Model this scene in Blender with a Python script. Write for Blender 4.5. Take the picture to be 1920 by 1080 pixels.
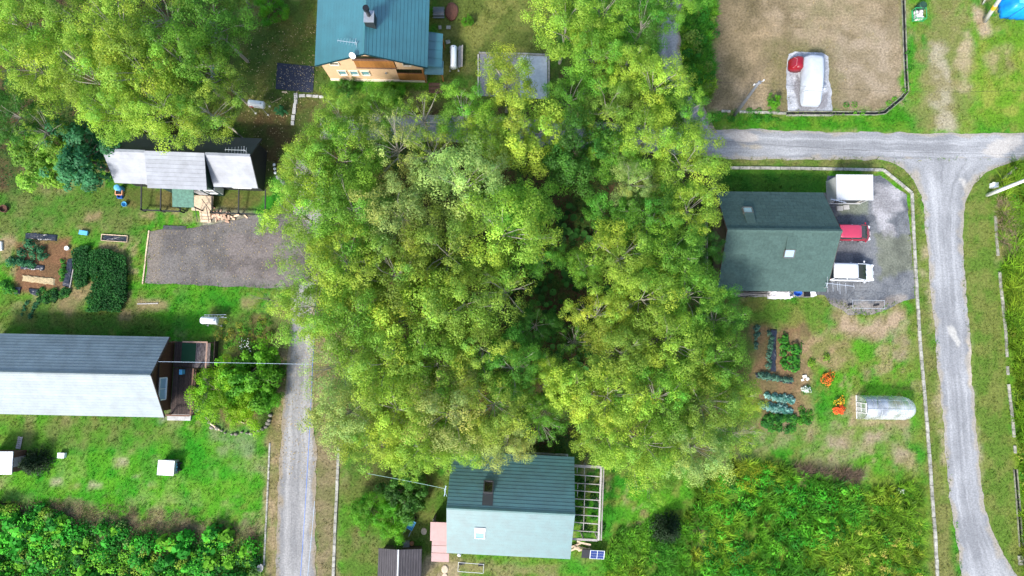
import bpy, math, random
import numpy as np
from mathutils import Vector, Matrix, Euler
rad = math.radians
for o in list(bpy.data.objects): bpy.data.objects.remove(o)
SC = bpy.context.scene
COL = SC.collection
# ------------------------------------------------------------------ camera, sky, sun, exposure
CAM_H = 62.0; FPX = 1280.0; TILT = math.atan(115 / 1280.0)
cam = bpy.data.cameras.new('camera'); cam.lens = 24.0; cam.sensor_width = 36.0
cam.clip_start = 0.5; cam.clip_end = 2000
camo = bpy.data.objects.new('camera', cam); COL.objects.link(camo)
camo.location = (0, 0, CAM_H); camo.rotation_euler = (TILT, 0, 0); SC.camera = camo
SUN_EL = rad(44); SUN_AZ = rad(180 + 33)            # sun stands to the south-south-west
W = bpy.data.worlds.new('World'); SC.world = W; W.use_nodes = True
wn = W.node_tree.nodes; wl = W.node_tree.links
sky = wn.new('ShaderNodeTexSky'); sky.sky_type = 'NISHITA'; sky.sun_disc = False
sky.sun_elevation = SUN_EL; sky.sun_rotation = SUN_AZ; sky.dust_density = 2.0
wl.new(sky.outputs[0], wn['Background'].inputs[0]); wn['Background'].inputs[1].default_value = 0.15
sl = bpy.data.lights.new('sun', 'SUN'); sl.energy = 2.3; sl.angle = rad(10.0); sl.color = (1.0, 0.97, 0.91)
so = bpy.data.objects.new('sun', sl); COL.objects.link(so)
sd = Vector((math.sin(SUN_AZ) * math.cos(SUN_EL), math.cos(SUN_AZ) * math.cos(SUN_EL), math.sin(SUN_EL)))
so.rotation_euler = sd.to_track_quat('Z', 'Y').to_euler(); so.location = (0, 0, 80)
SC.view_settings.view_transform = 'Standard'; SC.view_settings.look = 'None'
SC.view_settings.exposure = 1.26; SC.view_settings.gamma = 1.0; SC.view_settings.use_curve_mapping = False
SC.render.engine = 'CYCLES'; SC.cycles.max_bounces = 6; SC.cycles.transparent_max_bounces = 8
SC.cycles.diffuse_bounces = 3; SC.cycles.transmission_bounces = 3; SC.cycles.glossy_bounces = 2

# ------------------------------------------------------------------ helpers
def P(px, py, z=0.0):
    """where the sight line of a point measured in the photograph meets height z"""
    x = (px - 960) / FPX; y = (540 - py) / FPX
    dy = y * math.cos(TILT) + math.sin(TILT); dz = y * math.sin(TILT) - math.cos(TILT)
    t = (z - CAM_H) / dz
    return (x * t, dy * t)
def P3(px, py, z=0.0):
    a = P(px, py, z); return (a[0], a[1], z)
def S(r, g, b):
    f = lambda c: (c / 255 / 12.92) if c < 10.3 else ((c / 255 + 0.055) / 1.055) ** 2.4
    return (f(r), f(g), f(b))

MATS = {}
def mat(name, col, rough=0.7, metal=0.0, var=0.0, scale=3.0, bump=0.0, obj=0.0, spec=0.4, detail=4, col2=None, bscale=None, stretch=None, coat=0.0, sheen=0.0):
    if name in MATS: return MATS[name]
    m = bpy.data.materials.new(name); m.use_nodes = True
    nt = m.node_tree; N = nt.nodes; L = nt.links; b = N['Principled BSDF']
    b.inputs['Roughness'].default_value = rough; b.inputs['Metallic'].default_value = metal
    b.inputs['Specular IOR Level'].default_value = spec; b.inputs['Coat Weight'].default_value = coat
    if sheen: b.inputs['Coat Weight'].default_value = 1.0; b.inputs['Coat IOR'].default_value = sheen; b.inputs['Coat Roughness'].default_value = 0.5
    b.inputs['Base Color'].default_value = (*col, 1)
    geo = N.new('ShaderNodeNewGeometry'); vec = geo.outputs['Position']
    if stretch:
        mp = N.new('ShaderNodeMapping'); mp.inputs['Scale'].default_value = stretch
        L.new(vec, mp.inputs[0]); vec = mp.outputs[0]
    out = None
    if var or col2:
        n = N.new('ShaderNodeTexNoise'); n.inputs['Scale'].default_value = scale; n.inputs['Detail'].default_value = detail
        n.inputs['Roughness'].default_value = 0.65; L.new(vec, n.inputs['Vector'])
        r = N.new('ShaderNodeValToRGB'); L.new(n.outputs[0], r.inputs[0])
        c2 = col2 or tuple(c * (1 + var) for c in col); c1 = col if col2 else tuple(c * (1 - var) for c in col)
        r.color_ramp.elements[0].position = 0.32; r.color_ramp.elements[1].position = 0.68
        r.color_ramp.elements[0].color = (*c1, 1); r.color_ramp.elements[1].color = (*c2, 1); out = r.outputs[0]
    if obj:
        oi = N.new('ShaderNodeObjectInfo'); mr = N.new('ShaderNodeMapRange')
        mr.inputs[3].default_value = 1 - obj; mr.inputs[4].default_value = 1 + obj; L.new(oi.outputs['Random'], mr.inputs[0])
        hs = N.new('ShaderNodeHueSaturation'); L.new(mr.outputs[0], hs.inputs['Value'])
        if out: L.new(out, hs.inputs['Color'])
        else: hs.inputs['Color'].default_value = (*col, 1)
        out = hs.outputs[0]
    if out: L.new(out, b.inputs['Base Color'])
    if bump:
        n2 = N.new('ShaderNodeTexNoise'); n2.inputs['Scale'].default_value = bscale or scale * 4; n2.inputs['Detail'].default_value = 3
        L.new(vec, n2.inputs['Vector']); bp = N.new('ShaderNodeBump'); bp.inputs['Strength'].default_value = bump; bp.inputs['Distance'].default_value = 0.05
        L.new(n2.outputs[0], bp.inputs['Height']); L.new(bp.outputs[0], b.inputs['Normal'])
    MATS[name] = m; return m
def mat_attr(name, fine=0.35, scale=9.0, rough=0.9, bump=0.5, trans=0.0, objcol=False, spec=0.15):
    """colour comes from the mesh attribute 'Col' (the thing's own colour), broken up by fine noise"""
    m = bpy.data.materials.new(name); m.use_nodes = True
    nt = m.node_tree; N = nt.nodes; L = nt.links; b = N['Principled BSDF']
    b.inputs['Roughness'].default_value = rough; b.inputs['Specular IOR Level'].default_value = spec
    a = N.new('ShaderNodeAttribute'); a.attribute_name = 'Col'; c = a.outputs['Color']
    if objcol:
        oi = N.new('ShaderNodeObjectInfo'); mx = N.new('ShaderNodeMix'); mx.data_type = 'RGBA'; mx.blend_type = 'MULTIPLY'
        mx.inputs[0].default_value = 1; L.new(c, mx.inputs[6]); L.new(oi.outputs['Color'], mx.inputs[7]); c = mx.outputs[2]
    if fine:
        g = N.new('ShaderNodeNewGeometry')
        n = N.new('ShaderNodeTexNoise'); n.inputs['Scale'].default_value = scale; n.inputs['Detail'].default_value = 5; n.inputs['Roughness'].default_value = 0.7
        L.new(g.outputs['Position'], n.inputs['Vector'])
        mr = N.new('ShaderNodeMapRange'); mr.inputs[1].default_value = 0.25; mr.inputs[2].default_value = 0.75
        mr.inputs[3].default_value = 1 - fine; mr.inputs[4].default_value = 1 + fine; L.new(n.outputs[0], mr.inputs[0])
        hs = N.new('ShaderNodeHueSaturation'); L.new(c, hs.inputs['Color']); L.new(mr.outputs[0], hs.inputs['Value']); c = hs.outputs[0]
        if bump:
            bp = N.new('ShaderNodeBump'); bp.inputs['Strength'].default_value = bump; bp.inputs['Distance'].default_value = 0.08
            L.new(n.outputs[0], bp.inputs['Height']); L.new(bp.outputs[0], b.inputs['Normal'])
    L.new(c, b.inputs['Base Color'])
    if trans:
        t = N.new('ShaderNodeBsdfTranslucent'); L.new(c, t.inputs[0]); ms = N.new('ShaderNodeMixShader'); ms.inputs[0].default_value = trans
        L.new(b.outputs[0], ms.inputs[1]); L.new(t.outputs[0], ms.inputs[2]); L.new(ms.outputs[0], N['Material Output'].inputs[0])
    MATS[name] = m; return m

class MB:
    def __init__(s): s.v = []; s.f = []
    def add(s, vs, fs):
        o = len(s.v); s.v += [tuple(v) for v in vs]; s.f += [tuple(i + o for i in f) for f in fs]; return s
    def box(s, c, d, rz=0.0, rot=None):
        hx, hy, hz = d[0] / 2, d[1] / 2, d[2] / 2
        m = rot if rot is not None else Matrix.Rotation(rz, 3, 'Z')
        vs = [Vector(c) + m @ Vector((x, y, z)) for z in (-hz, hz) for x, y in ((-hx, -hy), (hx, -hy), (hx, hy), (-hx, hy))]
        return s.add(vs, [(3, 2, 1, 0), (4, 5, 6, 7), (0, 1, 5, 4), (1, 2, 6, 5), (2, 3, 7, 6), (3, 0, 4, 7)])
    def bar(s, a, b, w, h=None):
        a = Vector(a); b = Vector(b); d = b - a; L = d.length
        q = d.to_track_quat('X', 'Z').to_matrix()
        return s.box((a + b) / 2, (L, w, h or w), rot=q)
    def tube(s, pts, r, n=6, caps=True):
        pts = [Vector(p) for p in pts]; k = len(pts); rs = r if isinstance(r, (list, tuple)) else [r] * k
        o = len(s.v)
        for i, p in enumerate(pts):
            d = (pts[min(i + 1, k - 1)] - pts[max(i - 1, 0)]).normalized()
            q = d.to_track_quat('Z', 'Y').to_matrix()
            for j in range(n):
                a = 2 * math.pi * j / n; s.v.append(tuple(p + q @ Vector((math.cos(a) * rs[i], math.sin(a) * rs[i], 0))))
        for i in range(k - 1):
            for j in range(n):
                a = o + i * n + j; b = o + i * n + (j + 1) % n; s.f.append((a, b, b + n, a + n))
        if caps: s.f.append(tuple(o + j for j in reversed(range(n)))); s.f.append(tuple(o + (k - 1) * n + j for j in range(n)))
        return s
    def cyl(s, c, r, z0, z1, n=16, r2=None): return s.tube([(c[0], c[1], z0), (c[0], c[1], z1)], [r, r2 if r2 is not None else r], n)
    def prism(s, poly, z0, z1):
        n = len(poly); vs = [(x, y, z0) for x, y in poly] + [(x, y, z1) for x, y in poly]
        return s.add(vs, [tuple(reversed(range(n))), tuple(range(n, 2 * n))] + [(i, (i + 1) % n, n + (i + 1) % n, n + i) for i in range(n)])
    def loft(s, rings, caps=True):
        o = len(s.v); n = len(rings[0])
        for r in rings: s.v += [tuple(p) for p in r]
        for i in range(len(rings) - 1):
            for j in range(n):
                a = o + i * n + j; b = o + i * n + (j + 1) % n; s.f.append((a, b, b + n, a + n))
        if caps: s.f.append(tuple(o + j for j in reversed(range(n)))); s.f.append(tuple(o + (len(rings) - 1) * n + j for j in range(n)))
        return s
    def build(s, name, m, parent=None, loc=None, rot=None, smooth=False, bevel=0.0):
        me = bpy.data.meshes.new(name); me.from_pydata(s.v, [], s.f); me.update()
        if m is not None: me.materials.append(m)
        if smooth: me.shade_smooth()
        o = link(name, me, parent, loc, rot)
        if bevel:
            md = o.modifiers.new('bevel', 'BEVEL'); md.width = bevel; md.segments = 2; md.limit_method = 'ANGLE'
        return o
def link(name, me, parent=None, loc=None, rot=None):
    o = bpy.data.objects.new(name, me); COL.objects.link(o)
    if parent: o.parent = parent
    if loc: o.location = loc
    if rot: o.rotation_euler = rot
    return o
def tag(o, label, cat, group=None, kind=None):
    o['label'] = label
    if cat: o['category'] = cat
    if group: o['group'] = group
    if kind: o['kind'] = kind
    return o
def struct(o): o['kind'] = 'structure'; return o
def thing(name, label, cat, loc=(0, 0, 0), rz=0.0, group=None):
    e = link(name, None, None, loc, (0, 0, rz)); e.empty_display_size = 0.3
    return tag(e, label, cat, group)
def mk(name, fn, m, parent=None, **kw):
    b = MB(); fn(b); return b.build(name, m, parent, **kw)

# numpy value noise
_rg = np.random.RandomState(5); _NT = _rg.rand(256, 256)
def vnoise(x, y):
    xi = np.floor(x).astype(int); yi = np.floor(y).astype(int); fx = x - xi; fy = y - yi
    fx = fx * fx * (3 - 2 * fx); fy = fy * fy * (3 - 2 * fy)
    g = lambda a, b: _NT[a % 256, b % 256]
    return (g(xi, yi) * (1 - fx) + g(xi + 1, yi) * fx) * (1 - fy) + (g(xi, yi + 1) * (1 - fx) + g(xi + 1, yi + 1) * fx) * fy
def fbm(x, y, sc, oct=4, off=0.0):
    t = 0; a = 1; n = 0
    for k in range(oct):
        t = t + a * vnoise(x * sc + off + 17.3 * k, y * sc - off + 9.1 * k); n += a; a *= 0.55; sc *= 2.1
    return t / n
def sdist(x, y, poly):
    """signed distance to a polygon, positive inside"""
    n = len(poly); d = np.full(x.shape, 1e9); ins = np.zeros(x.shape, bool)
    for i in range(n):
        ax, ay = poly[i]; bx, by = poly[(i + 1) % n]; ex, ey = bx - ax, by - ay
        t = np.clip(((x - ax) * ex + (y - ay) * ey) / (ex * ex + ey * ey + 1e-9), 0, 1)
        d = np.minimum(d, np.hypot(x - ax - t * ex, y - ay - t * ey))
        c = ((ay > y) != (by > y)); xx = ax + (y - ay) / (by - ay + 1e-12) * ex; ins ^= (c & (x < xx))
    return np.where(ins, d, -d)
def ss(a): a = np.clip(a, 0, 1); return a * a * (3 - 2 * a)
def np_mesh(name, V, F, m, col=None, dom='FACE', smooth=False):
    """V (n,3), F (k,3 or 4) -> mesh with optional 'Col' attribute"""
    me = bpy.data.meshes.new(name); k, q = F.shape
    me.vertices.add(len(V)); me.vertices.foreach_set('co', V.astype(np.float32).ravel())
    me.loops.add(k * q); me.loops.foreach_set('vertex_index', F.astype(np.int32).ravel())
    me.polygons.add(k); me.polygons.foreach_set('loop_start', (np.arange(k) * q).astype(np.int32))
    try: me.polygons.foreach_set('loop_total', np.full(k, q, np.int32))
    except Exception: pass
    me.update(calc_edges=True)
    if m: me.materials.append(m)
    if col is not None:
        at = me.attributes.new('Col', 'FLOAT_COLOR', dom)
        c = np.ones((len(col), 4), np.float32); c[:, :3] = col; at.data.foreach_set('color', c.ravel())
    if smooth: me.shade_smooth()
    return me
# ------------------------------------------------------------------ ground sheet
def PP(l): return [P(a, b) for a, b in l]
xs = np.concatenate([np.array([-900, -400, -200, -110, -80, -66, -58]), np.arange(-53, 53.01, 0.25), np.array([58, 66, 80, 110, 200, 400, 900])])
ys = np.concatenate([np.array([-900, -400, -200, -100, -60, -42, -33]), np.arange(-28, 40.01, 0.25), np.array([45, 54, 70, 110, 200, 400, 900])])
GX, GY = np.meshgrid(xs, ys); gx = GX.ravel(); gy = GY.ravel()
GREEN_A = np.array([0.026, 0.165, 0.008]); GREEN_B = np.array([0.070, 0.220, 0.010]); OLIVE = np.array([0.125, 0.165, 0.028]); DRY = np.array([0.270, 0.215, 0.110])
ZONES = []   # (polygon, colour a, colour b, softness, noise amplitude, strength, grassiness)
def zone(pts, ca, cb, soft=0.8, amp=1.2, strength=1.0, grass=0.0, nsc=0.6): ZONES.append((PP(pts), np.array(ca), np.array(cb), soft, amp, strength, grass, nsc))
LITTER = (0.075, 0.050, 0.024); LITTER2 = (0.050, 0.085, 0.016)
TAN = (0.275, 0.215, 0.130); TAND = (0.150, 0.118, 0.062)
# lime meadow upper right, deeper lawns left
zone([(1810, 60), (2000, 40), (2000, 245), (1815, 240)], (0.095, 0.205, 0.012), (0.185, 0.225, 0.035), 1.5, 2, 1, 1)
zone([(0, 790), (500, 790), (495, 960), (0, 950)], (0.024, 0.200, 0.006), (0.075, 0.245, 0.010), 1.5, 2, .7, 1)
zone([(250, 540), (510, 545), (520, 640), (330, 640), (250, 600)], (0.020, 0.160, 0.006), (0.055, 0.195, 0.010), 1.2, 1.5, .9, 1)
zone([(0, 560), (260, 570), (300, 625), (0, 625)], (0.085, 0.110, 0.022), (0.050, 0.120, 0.014), 1.2, 1.5, .9, 1)
zone([(0, 340), (270, 350), (270, 440), (0, 440)], (0.050, 0.135, 0.014), (0.10, 0.13, 0.03), 1.2, 1.5, .9, 1)
zone([(1350, 305), (1550, 310), (1550, 365), (1340, 365)], (0.030, 0.120, 0.008), (0.055, 0.14, 0.012), .4, .5, 1, 1)  # shade north of the shingle house mixed into this grass colour
zone([(1330, 205), (1700, 208), (1700, 245), (1330, 240)], (0.035, 0.165, 0.006), (0.090, 0.19, 0.014), .6, .6, 1, 1)
zone([(1270, -40), (1345, -40), (1340, 60), (1325, 205), (1270, 205)], (0.030, 0.150, 0.008), (0.07, 0.15, 0.02), .6, .8, 1, 1)
zone([(1280, 950), (1760, 880), (1760, 1150), (1200, 1150)], (0.050, 0.170, 0.010), (0.13, 0.19, 0.02), 1.5, 2, .9, 1)
zone([(640, 1040), (1300, 1000), (1300, 1150), (640, 1150)], (0.040, 0.190, 0.010), (0.10, 0.17, 0.02), 1.5, 2, .8, 1)
# gardens of the upper house
zone([(430, 40), (600, -40), (615, 160), (560, 330), (470, 330), (430, 200)], (0.105, 0.120, 0.028), (0.060, 0.105, 0.018), 1.5, 2, 1, .8)
zone([(815, -60), (1060, -60), (1040, 120), (900, 130), (820, 200)], (0.150, 0.160, 0.040), (0.085, 0.115, 0.022), 1.5, 2, 1, .8)
zone([(455, 200), (545, 200), (560, 330), (470, 330)], (0.085, 0.052, 0.024), (0.065, 0.075, 0.02), 1.0, 1.5, .9, .1)
# forest floor
zone([(560, 200), (900, 190), (1040, 120), (1230, 120), (1340, 250), (1345, 540), (1420, 600), (1420, 800), (1330, 870), (1080, 855), (850, 850), (760, 960), (650, 900), (610, 700), (640, 500), (560, 420)], LITTER, LITTER2, 2.0, 2.0, 1, .12)
zone([(-60, -60), (440, -60), (430, 200), (470, 270), (180, 290), (20, 360), (-60, 360)], LITTER, LITTER2, 2.0, 2, 1, .12)
# vacant lot, tracks
zone([(1345, -80), (1690, -80), (1692, 175), (1648, 205), (1480, 210), (1325, 207), (1342, 150), (1344, 60)], (0.265, 0.205, 0.130), (0.165, 0.128, 0.072), .35, .6, 1, .02)
zone([(1345, -60), (1420, -60), (1420, 90), (1380, 205), (1330, 200)], (0.105, 0.085, 0.042), (0.17, 0.13, 0.07), 1.2, 1.6, .8, .05)
zone([(1560, 60), (1685, 40), (1690, 180), (1570, 190)], (0.28, 0.225, 0.155), (0.205, 0.165, 0.10), 1.2, 2.4, .8, .02)
zone([(1500, -60), (1640, -60), (1620, 60), (1500, 70)], (0.19, 0.165, 0.085), TAN, 1.2, 2.5, .7, .1)
zone([(1385, 60), (1470, 50), (1470, 170), (1400, 180)], (0.29, 0.215, 0.125), (0.21, 0.16, 0.09), 1.2, 2.4, .8, .02)
zone([(1600, -40), (1690, -40), (1690, 30), (1610, 30)], (0.16, 0.13, 0.065), (0.26, 0.2, 0.12), 1.0, 2.4, .7, .05)
zone([(1440, 90), (1485, 80), (1560, 85), (1575, 205), (1440, 205)], (0.155, 0.130, 0.062), (0.12, 0.12, 0.04), 1, 1.2, .8, .15)
zone([(1735, -60), (1810, -60), (1815, 100), (1815, 246), (1712, 246), (1735, 100)], (0.185, 0.165, 0.065), (0.14, 0.155, 0.042), 1.0, 1.6, .9, .35)
zone([(1748, 80), (1763, 80), (1795, 246), (1755, 246)], (0.32, 0.28, 0.20), (0.20, 0.175, 0.09), .5, 1.2, .8, .05)
zone([(1795, 90), (1815, 60), (1818, 160), (1802, 160)], (0.34, 0.27, 0.17), (0.26, 0.22, 0.11), .5, 1, .8, .05)
zone([(1825, 10), (1850, 35), (1860, 65), (1840, 70), (1828, 40)], (0.36, 0.27, 0.19), (0.30, 0.22, 0.14), .4, .5, .9, .02)
zone([(1850, 88), (1895, 85), (1905, 130), (1855, 140)], (0.27, 0.21, 0.11), OLIVE, .7, 1, .8, .2)
zone([(1885, 112), (1903, 112), (1903, 128), (1885, 128)], (0.05, 0.05, 0.02), (0.09, 0.08, 0.03), .4, .6, .8, .2)
# verges of the roads
zone([(1320, 294), (1660, 296), (1712, 330), (1735, 420), (1760, 700), (1800, 1120), (1750, 1120), (1738, 900), (1722, 600), (1712, 362), (1655, 318), (1320, 312)], (0.140, 0.145, 0.042), (0.085, 0.135, 0.02), .5, .6, 1, .6)
zone([(1805, 300), (1920, 302), (1880, 330), (1862, 400), (1885, 600), (1900, 820), (1930, 1120), (1840, 1120), (1820, 800), (1800, 500), (1795, 380)], (0.130, 0.155, 0.034), (0.080, 0.145, 0.018), .6, .8, 1, .7)
zone([(1698, 420), (1712, 420), (1728, 640), (1732, 830), (1712, 830)], OLIVE, (0.10, 0.14, 0.02), .5, .8, .7, .6)
for a, b_ in (((1728, 400), (1742, 620)), ((1750, 700), (1765, 930))):
    zone([(a[0], a[1]), (a[0] + 18, a[1]), (b_[0] + 18, b_[1]), b_], (0.30, 0.245, 0.145), OLIVE, .4, .8, .75, .1)
zone([(1808, 620), (1822, 620), (1836, 930), (1822, 930)], (0.32, 0.27, 0.19), OLIVE, .4, .7, .8, .1)
# left lane verges
zone([(515, 560), (548, 560), (534, 780), (522, 1120), (496, 1120), (500, 820), (512, 700)], (0.250, 0.190, 0.105), (0.15, 0.135, 0.05), .35, .6, 1, .25)
zone([(585, 560), (650, 560), (640, 820), (632, 1120), (588, 1120), (586, 800)], (0.185, 0.150, 0.080), (0.13, 0.125, 0.05), .35, .6, 1, .3)
zone([(640, 880), (850, 880), (840, 1120), (636, 1120)], (0.105, 0.115, 0.03), (0.06, 0.12, 0.015), 1, 1.4, .8, .6)
zone([(795, 1040), (860, 1040), (870, 1120), (780, 1120)], (0.27, 0.215, 0.13), (0.15, 0.14, 0.05), .5, .8, .9, .1)
zone([(860, 1052), (1060, 1055), (1050, 1085), (880, 1085)], (0.22, 0.17, 0.085), (0.09, 0.12, 0.02), .5, 1, .7, .4)
# lower left lawn wear, brush line, flower bed
zone([(0, 945), (120, 940), (200, 960), (260, 962), (480, 988), (490, 1015), (300, 1010), (120, 985), (0, 980)], (0.150, 0.115, 0.070), (0.08, 0.085, 0.03), .6, 1.8, .85, .25)
zone([(0, 785), (310, 790), (330, 830), (60, 850), (0, 820)], (0.125, 0.135, 0.04), (0.07, 0.15, 0.015), 1, 1.2, .75, .6)
zone([(395, 800), (500, 800), (500, 880), (410, 860)], (0.18, 0.18, 0.11), (0.07, 0.17, 0.015), 1, 1.6, .6, .5)
for cx_, cy_, r_ in ((230, 868, 12), (180, 910, 14), (108, 903, 10), (140, 912, 10), (255, 893, 9), (288, 915, 8), (248, 845, 7)):
    zone([(cx_ - r_, cy_ - r_ * .5), (cx_ + r_, cy_ - r_ * .5), (cx_ + r_, cy_ + r_ * .5), (cx_ - r_, cy_ + r_ * .5)], (0.30, 0.26, 0.17), OLIVE, .3, .5, .8, .2)
zone([(330, 640), (392, 660), (402, 700), (372, 770), (300, 790), (340, 700)], (0.230, 0.235, 0.200), (0.11, 0.135, 0.05), .5, .8, .9, .1)
zone([(400, 590), (520, 590), (515, 800), (400, 790), (420, 700)], (0.065, 0.115, 0.018), (0.11, 0.08, 0.035), .8, 1.0, .9, .3)
zone([(415, 770), (480, 770), (480, 802), (425, 800)], (0.15, 0.085, 0.05), (0.10, 0.08, 0.03), .4, .5, .9, .05)
# cottage yard and left vegetable garden
zone([(380, 392), (480, 392), (485, 440), (440, 432), (375, 425)], (0.290, 0.270, 0.235), (0.17, 0.155, 0.11), .5, .6, 1, .03)
zone([(235, 352), (490, 352), (490, 392), (235, 390)], (0.110, 0.095, 0.03), (0.07, 0.10, 0.018), .4, .5, 1, .3)
zone([(30, 455), (128, 450), (140, 545), (30, 548)], (0.165, 0.085, 0.042), (0.13, 0.075, 0.035), .4, .7, 1, .02)
zone([(110, 540), (185, 525), (170, 560), (130, 590), (110, 580)], (0.25, 0.165, 0.09), (0.17, 0.135, 0.06), .4, .6, .85, .05)
for (cx_, cy_, rx_, ry_) in ((205, 463, 16, 6), (238, 557, 8, 11), (238, 588, 10, 7), (288, 573, 30, 12), (180, 345, 20, 8), (10, 470, 14, 22), (160, 430, 12, 6), (235, 470, 6, 18), (470, 568, 14, 6), (175, 405, 16, 8), (275, 405, 14, 7)):
    zone([(cx_ - rx_, cy_ - ry_), (cx_ + rx_, cy_ - ry_), (cx_ + rx_, cy_ + ry_), (cx_ - rx_, cy_ + ry_)], (0.25, 0.18, 0.10), (0.15, 0.125, 0.05), .35, .5, .85, .05)
# right yard and garden
zone([(1555, 575), (1620, 610), (1690, 575), (1700, 600), (1640, 640), (1560, 620)], (0.30, 0.225, 0.145), (0.18, 0.145, 0.07), .6, 1.0, 1, .05)
zone([(1365, 555), (1560, 555), (1560, 590), (1530, 620), (1400, 610)], (0.075, 0.155, 0.016), (0.14, 0.15, 0.035), .8, 1.2, .9, .8)
zone([(1408, 612), (1510, 610), (1525, 640), (1510, 780), (1490, 810), (1420, 800)], (0.175, 0.105, 0.055), (0.13, 0.095, 0.045), .4, .8, .95, .04)
zone([(1500, 630), (1590, 625), (1600, 670), (1560, 690), (1525, 680), (1530, 780), (1495, 790), (1502, 690)], (0.25, 0.175, 0.095), (0.16, 0.15, 0.05), .5, 1.0, .9, .1)
zone([(1420, 800), (1520, 780), (1600, 775), (1700, 780), (1720, 870), (1600, 880), (1480, 840), (1400, 850)], (0.245, 0.195, 0.115), (0.100, 0.165, 0.030), .8, 2.6, .65, .35, 0.35)
zone([(1595, 740), (1608, 740), (1608, 790), (1700, 785), (1705, 798), (1590, 800)], (0.29, 0.215, 0.13), (0.20, 0.16, 0.08), .35, .5, .9, .05)
for cx_, cy_, r_ in ((1690, 635, 15), (1685, 665, 11), (1630, 698, 9), (1648, 600, 10), (1690, 860, 12), (1640, 822, 14), (1570, 830, 16)):
    zone([(cx_ - r_, cy_ - r_ * .7), (cx_ + r_, cy_ - r_ * .7), (cx_ + r_, cy_ + r_ * .7), (cx_ - r_, cy_ + r_ * .7)], (0.27, 0.205, 0.145), (0.17, 0.15, 0.07), .35, .6, .8, .1)
zone([(1480, 862), (1620, 880), (1615, 905), (1500, 880)], (0.13, 0.10, 0.07), (0.09, 0.085, 0.03), .5, .8, .9, .1)
zone([(1865, 300), (2000, 300), (2000, 1150), (1925, 1150), (1905, 820), (1888, 600), (1870, 400)], (0.085, 0.205, 0.010), (0.15, 0.21, 0.02), .6, 1.0, 1, 1)
zone([(1868, 385), (1880, 370), (1895, 410), (1890, 430), (1903, 470), (1895, 500), (1872, 440)], (0.33, 0.26, 0.15), (0.2, 0.19, 0.06), .4, .6, .8, .1)
zone([(1300, 955), (1325, 955), (1310, 1085), (1290, 1085)], (0.19, 0.16, 0.075), (0.1, 0.14, 0.03), .4, .7, .8, .4)
def ground_at(x, y):
    n1 = fbm(x, y, 0.22, 4)[:, None]; n2 = fbm(x, y, 1.1, 3, 40)[:, None]; n3 = fbm(x, y, 0.6, 4, 80)[:, None]
    c = GREEN_A + (GREEN_B - GREEN_A) * ss((n1 - .3) / .4)
    c = c + (OLIVE - c) * ss((n2 - .50) / .16) * .85
    c = c + (DRY - c) * ss((n3 - .57) / .12) * .7
    g = np.ones(len(x))
    for k, (poly, ca, cb, soft, amp, st, gr, nsc) in enumerate(ZONES):
        bx = [p[0] for p in poly]; by = [p[1] for p in poly]; mg = soft + amp + 0.3
        sel = np.where((x > min(bx) - mg) & (x < max(bx) + mg) & (y > min(by) - mg) & (y < max(by) + mg))[0]
        if len(sel) == 0: continue
        xs_, ys_ = x[sel], y[sel]
        d = sdist(xs_, ys_, poly) + (fbm(xs_, ys_, nsc * 1.3, 4, k * 3.7) - .5) * 2 * amp
        w = ss(d / soft * .5 + .5) * st
        m = ss((fbm(xs_, ys_, 0.9, 4, 11 + k * 5.1) - .35) / .3)[:, None]
        cc = ca + (cb - ca) * m
        c[sel] = c[sel] + (cc - c[sel]) * w[:, None]; g[sel] = g[sel] + (gr - g[sel]) * w
    return c, g
gc, gg = ground_at(gx, gy)
GROUND = mat_attr('ground_soil_and_turf', fine=0.55, scale=5.0, bump=0.9)
nx, ny = len(xs), len(ys); idx = np.arange(nx * ny).reshape(ny, nx)
F_ = np.stack([idx[:-1, :-1], idx[:-1, 1:], idx[1:, 1:], idx[1:, :-1]], -1).reshape(-1, 4)
struct(link('ground', np_mesh('ground', np.stack([gx, gy, np.zeros_like(gx)], -1), F_, GROUND, gc, 'POINT')))

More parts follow.
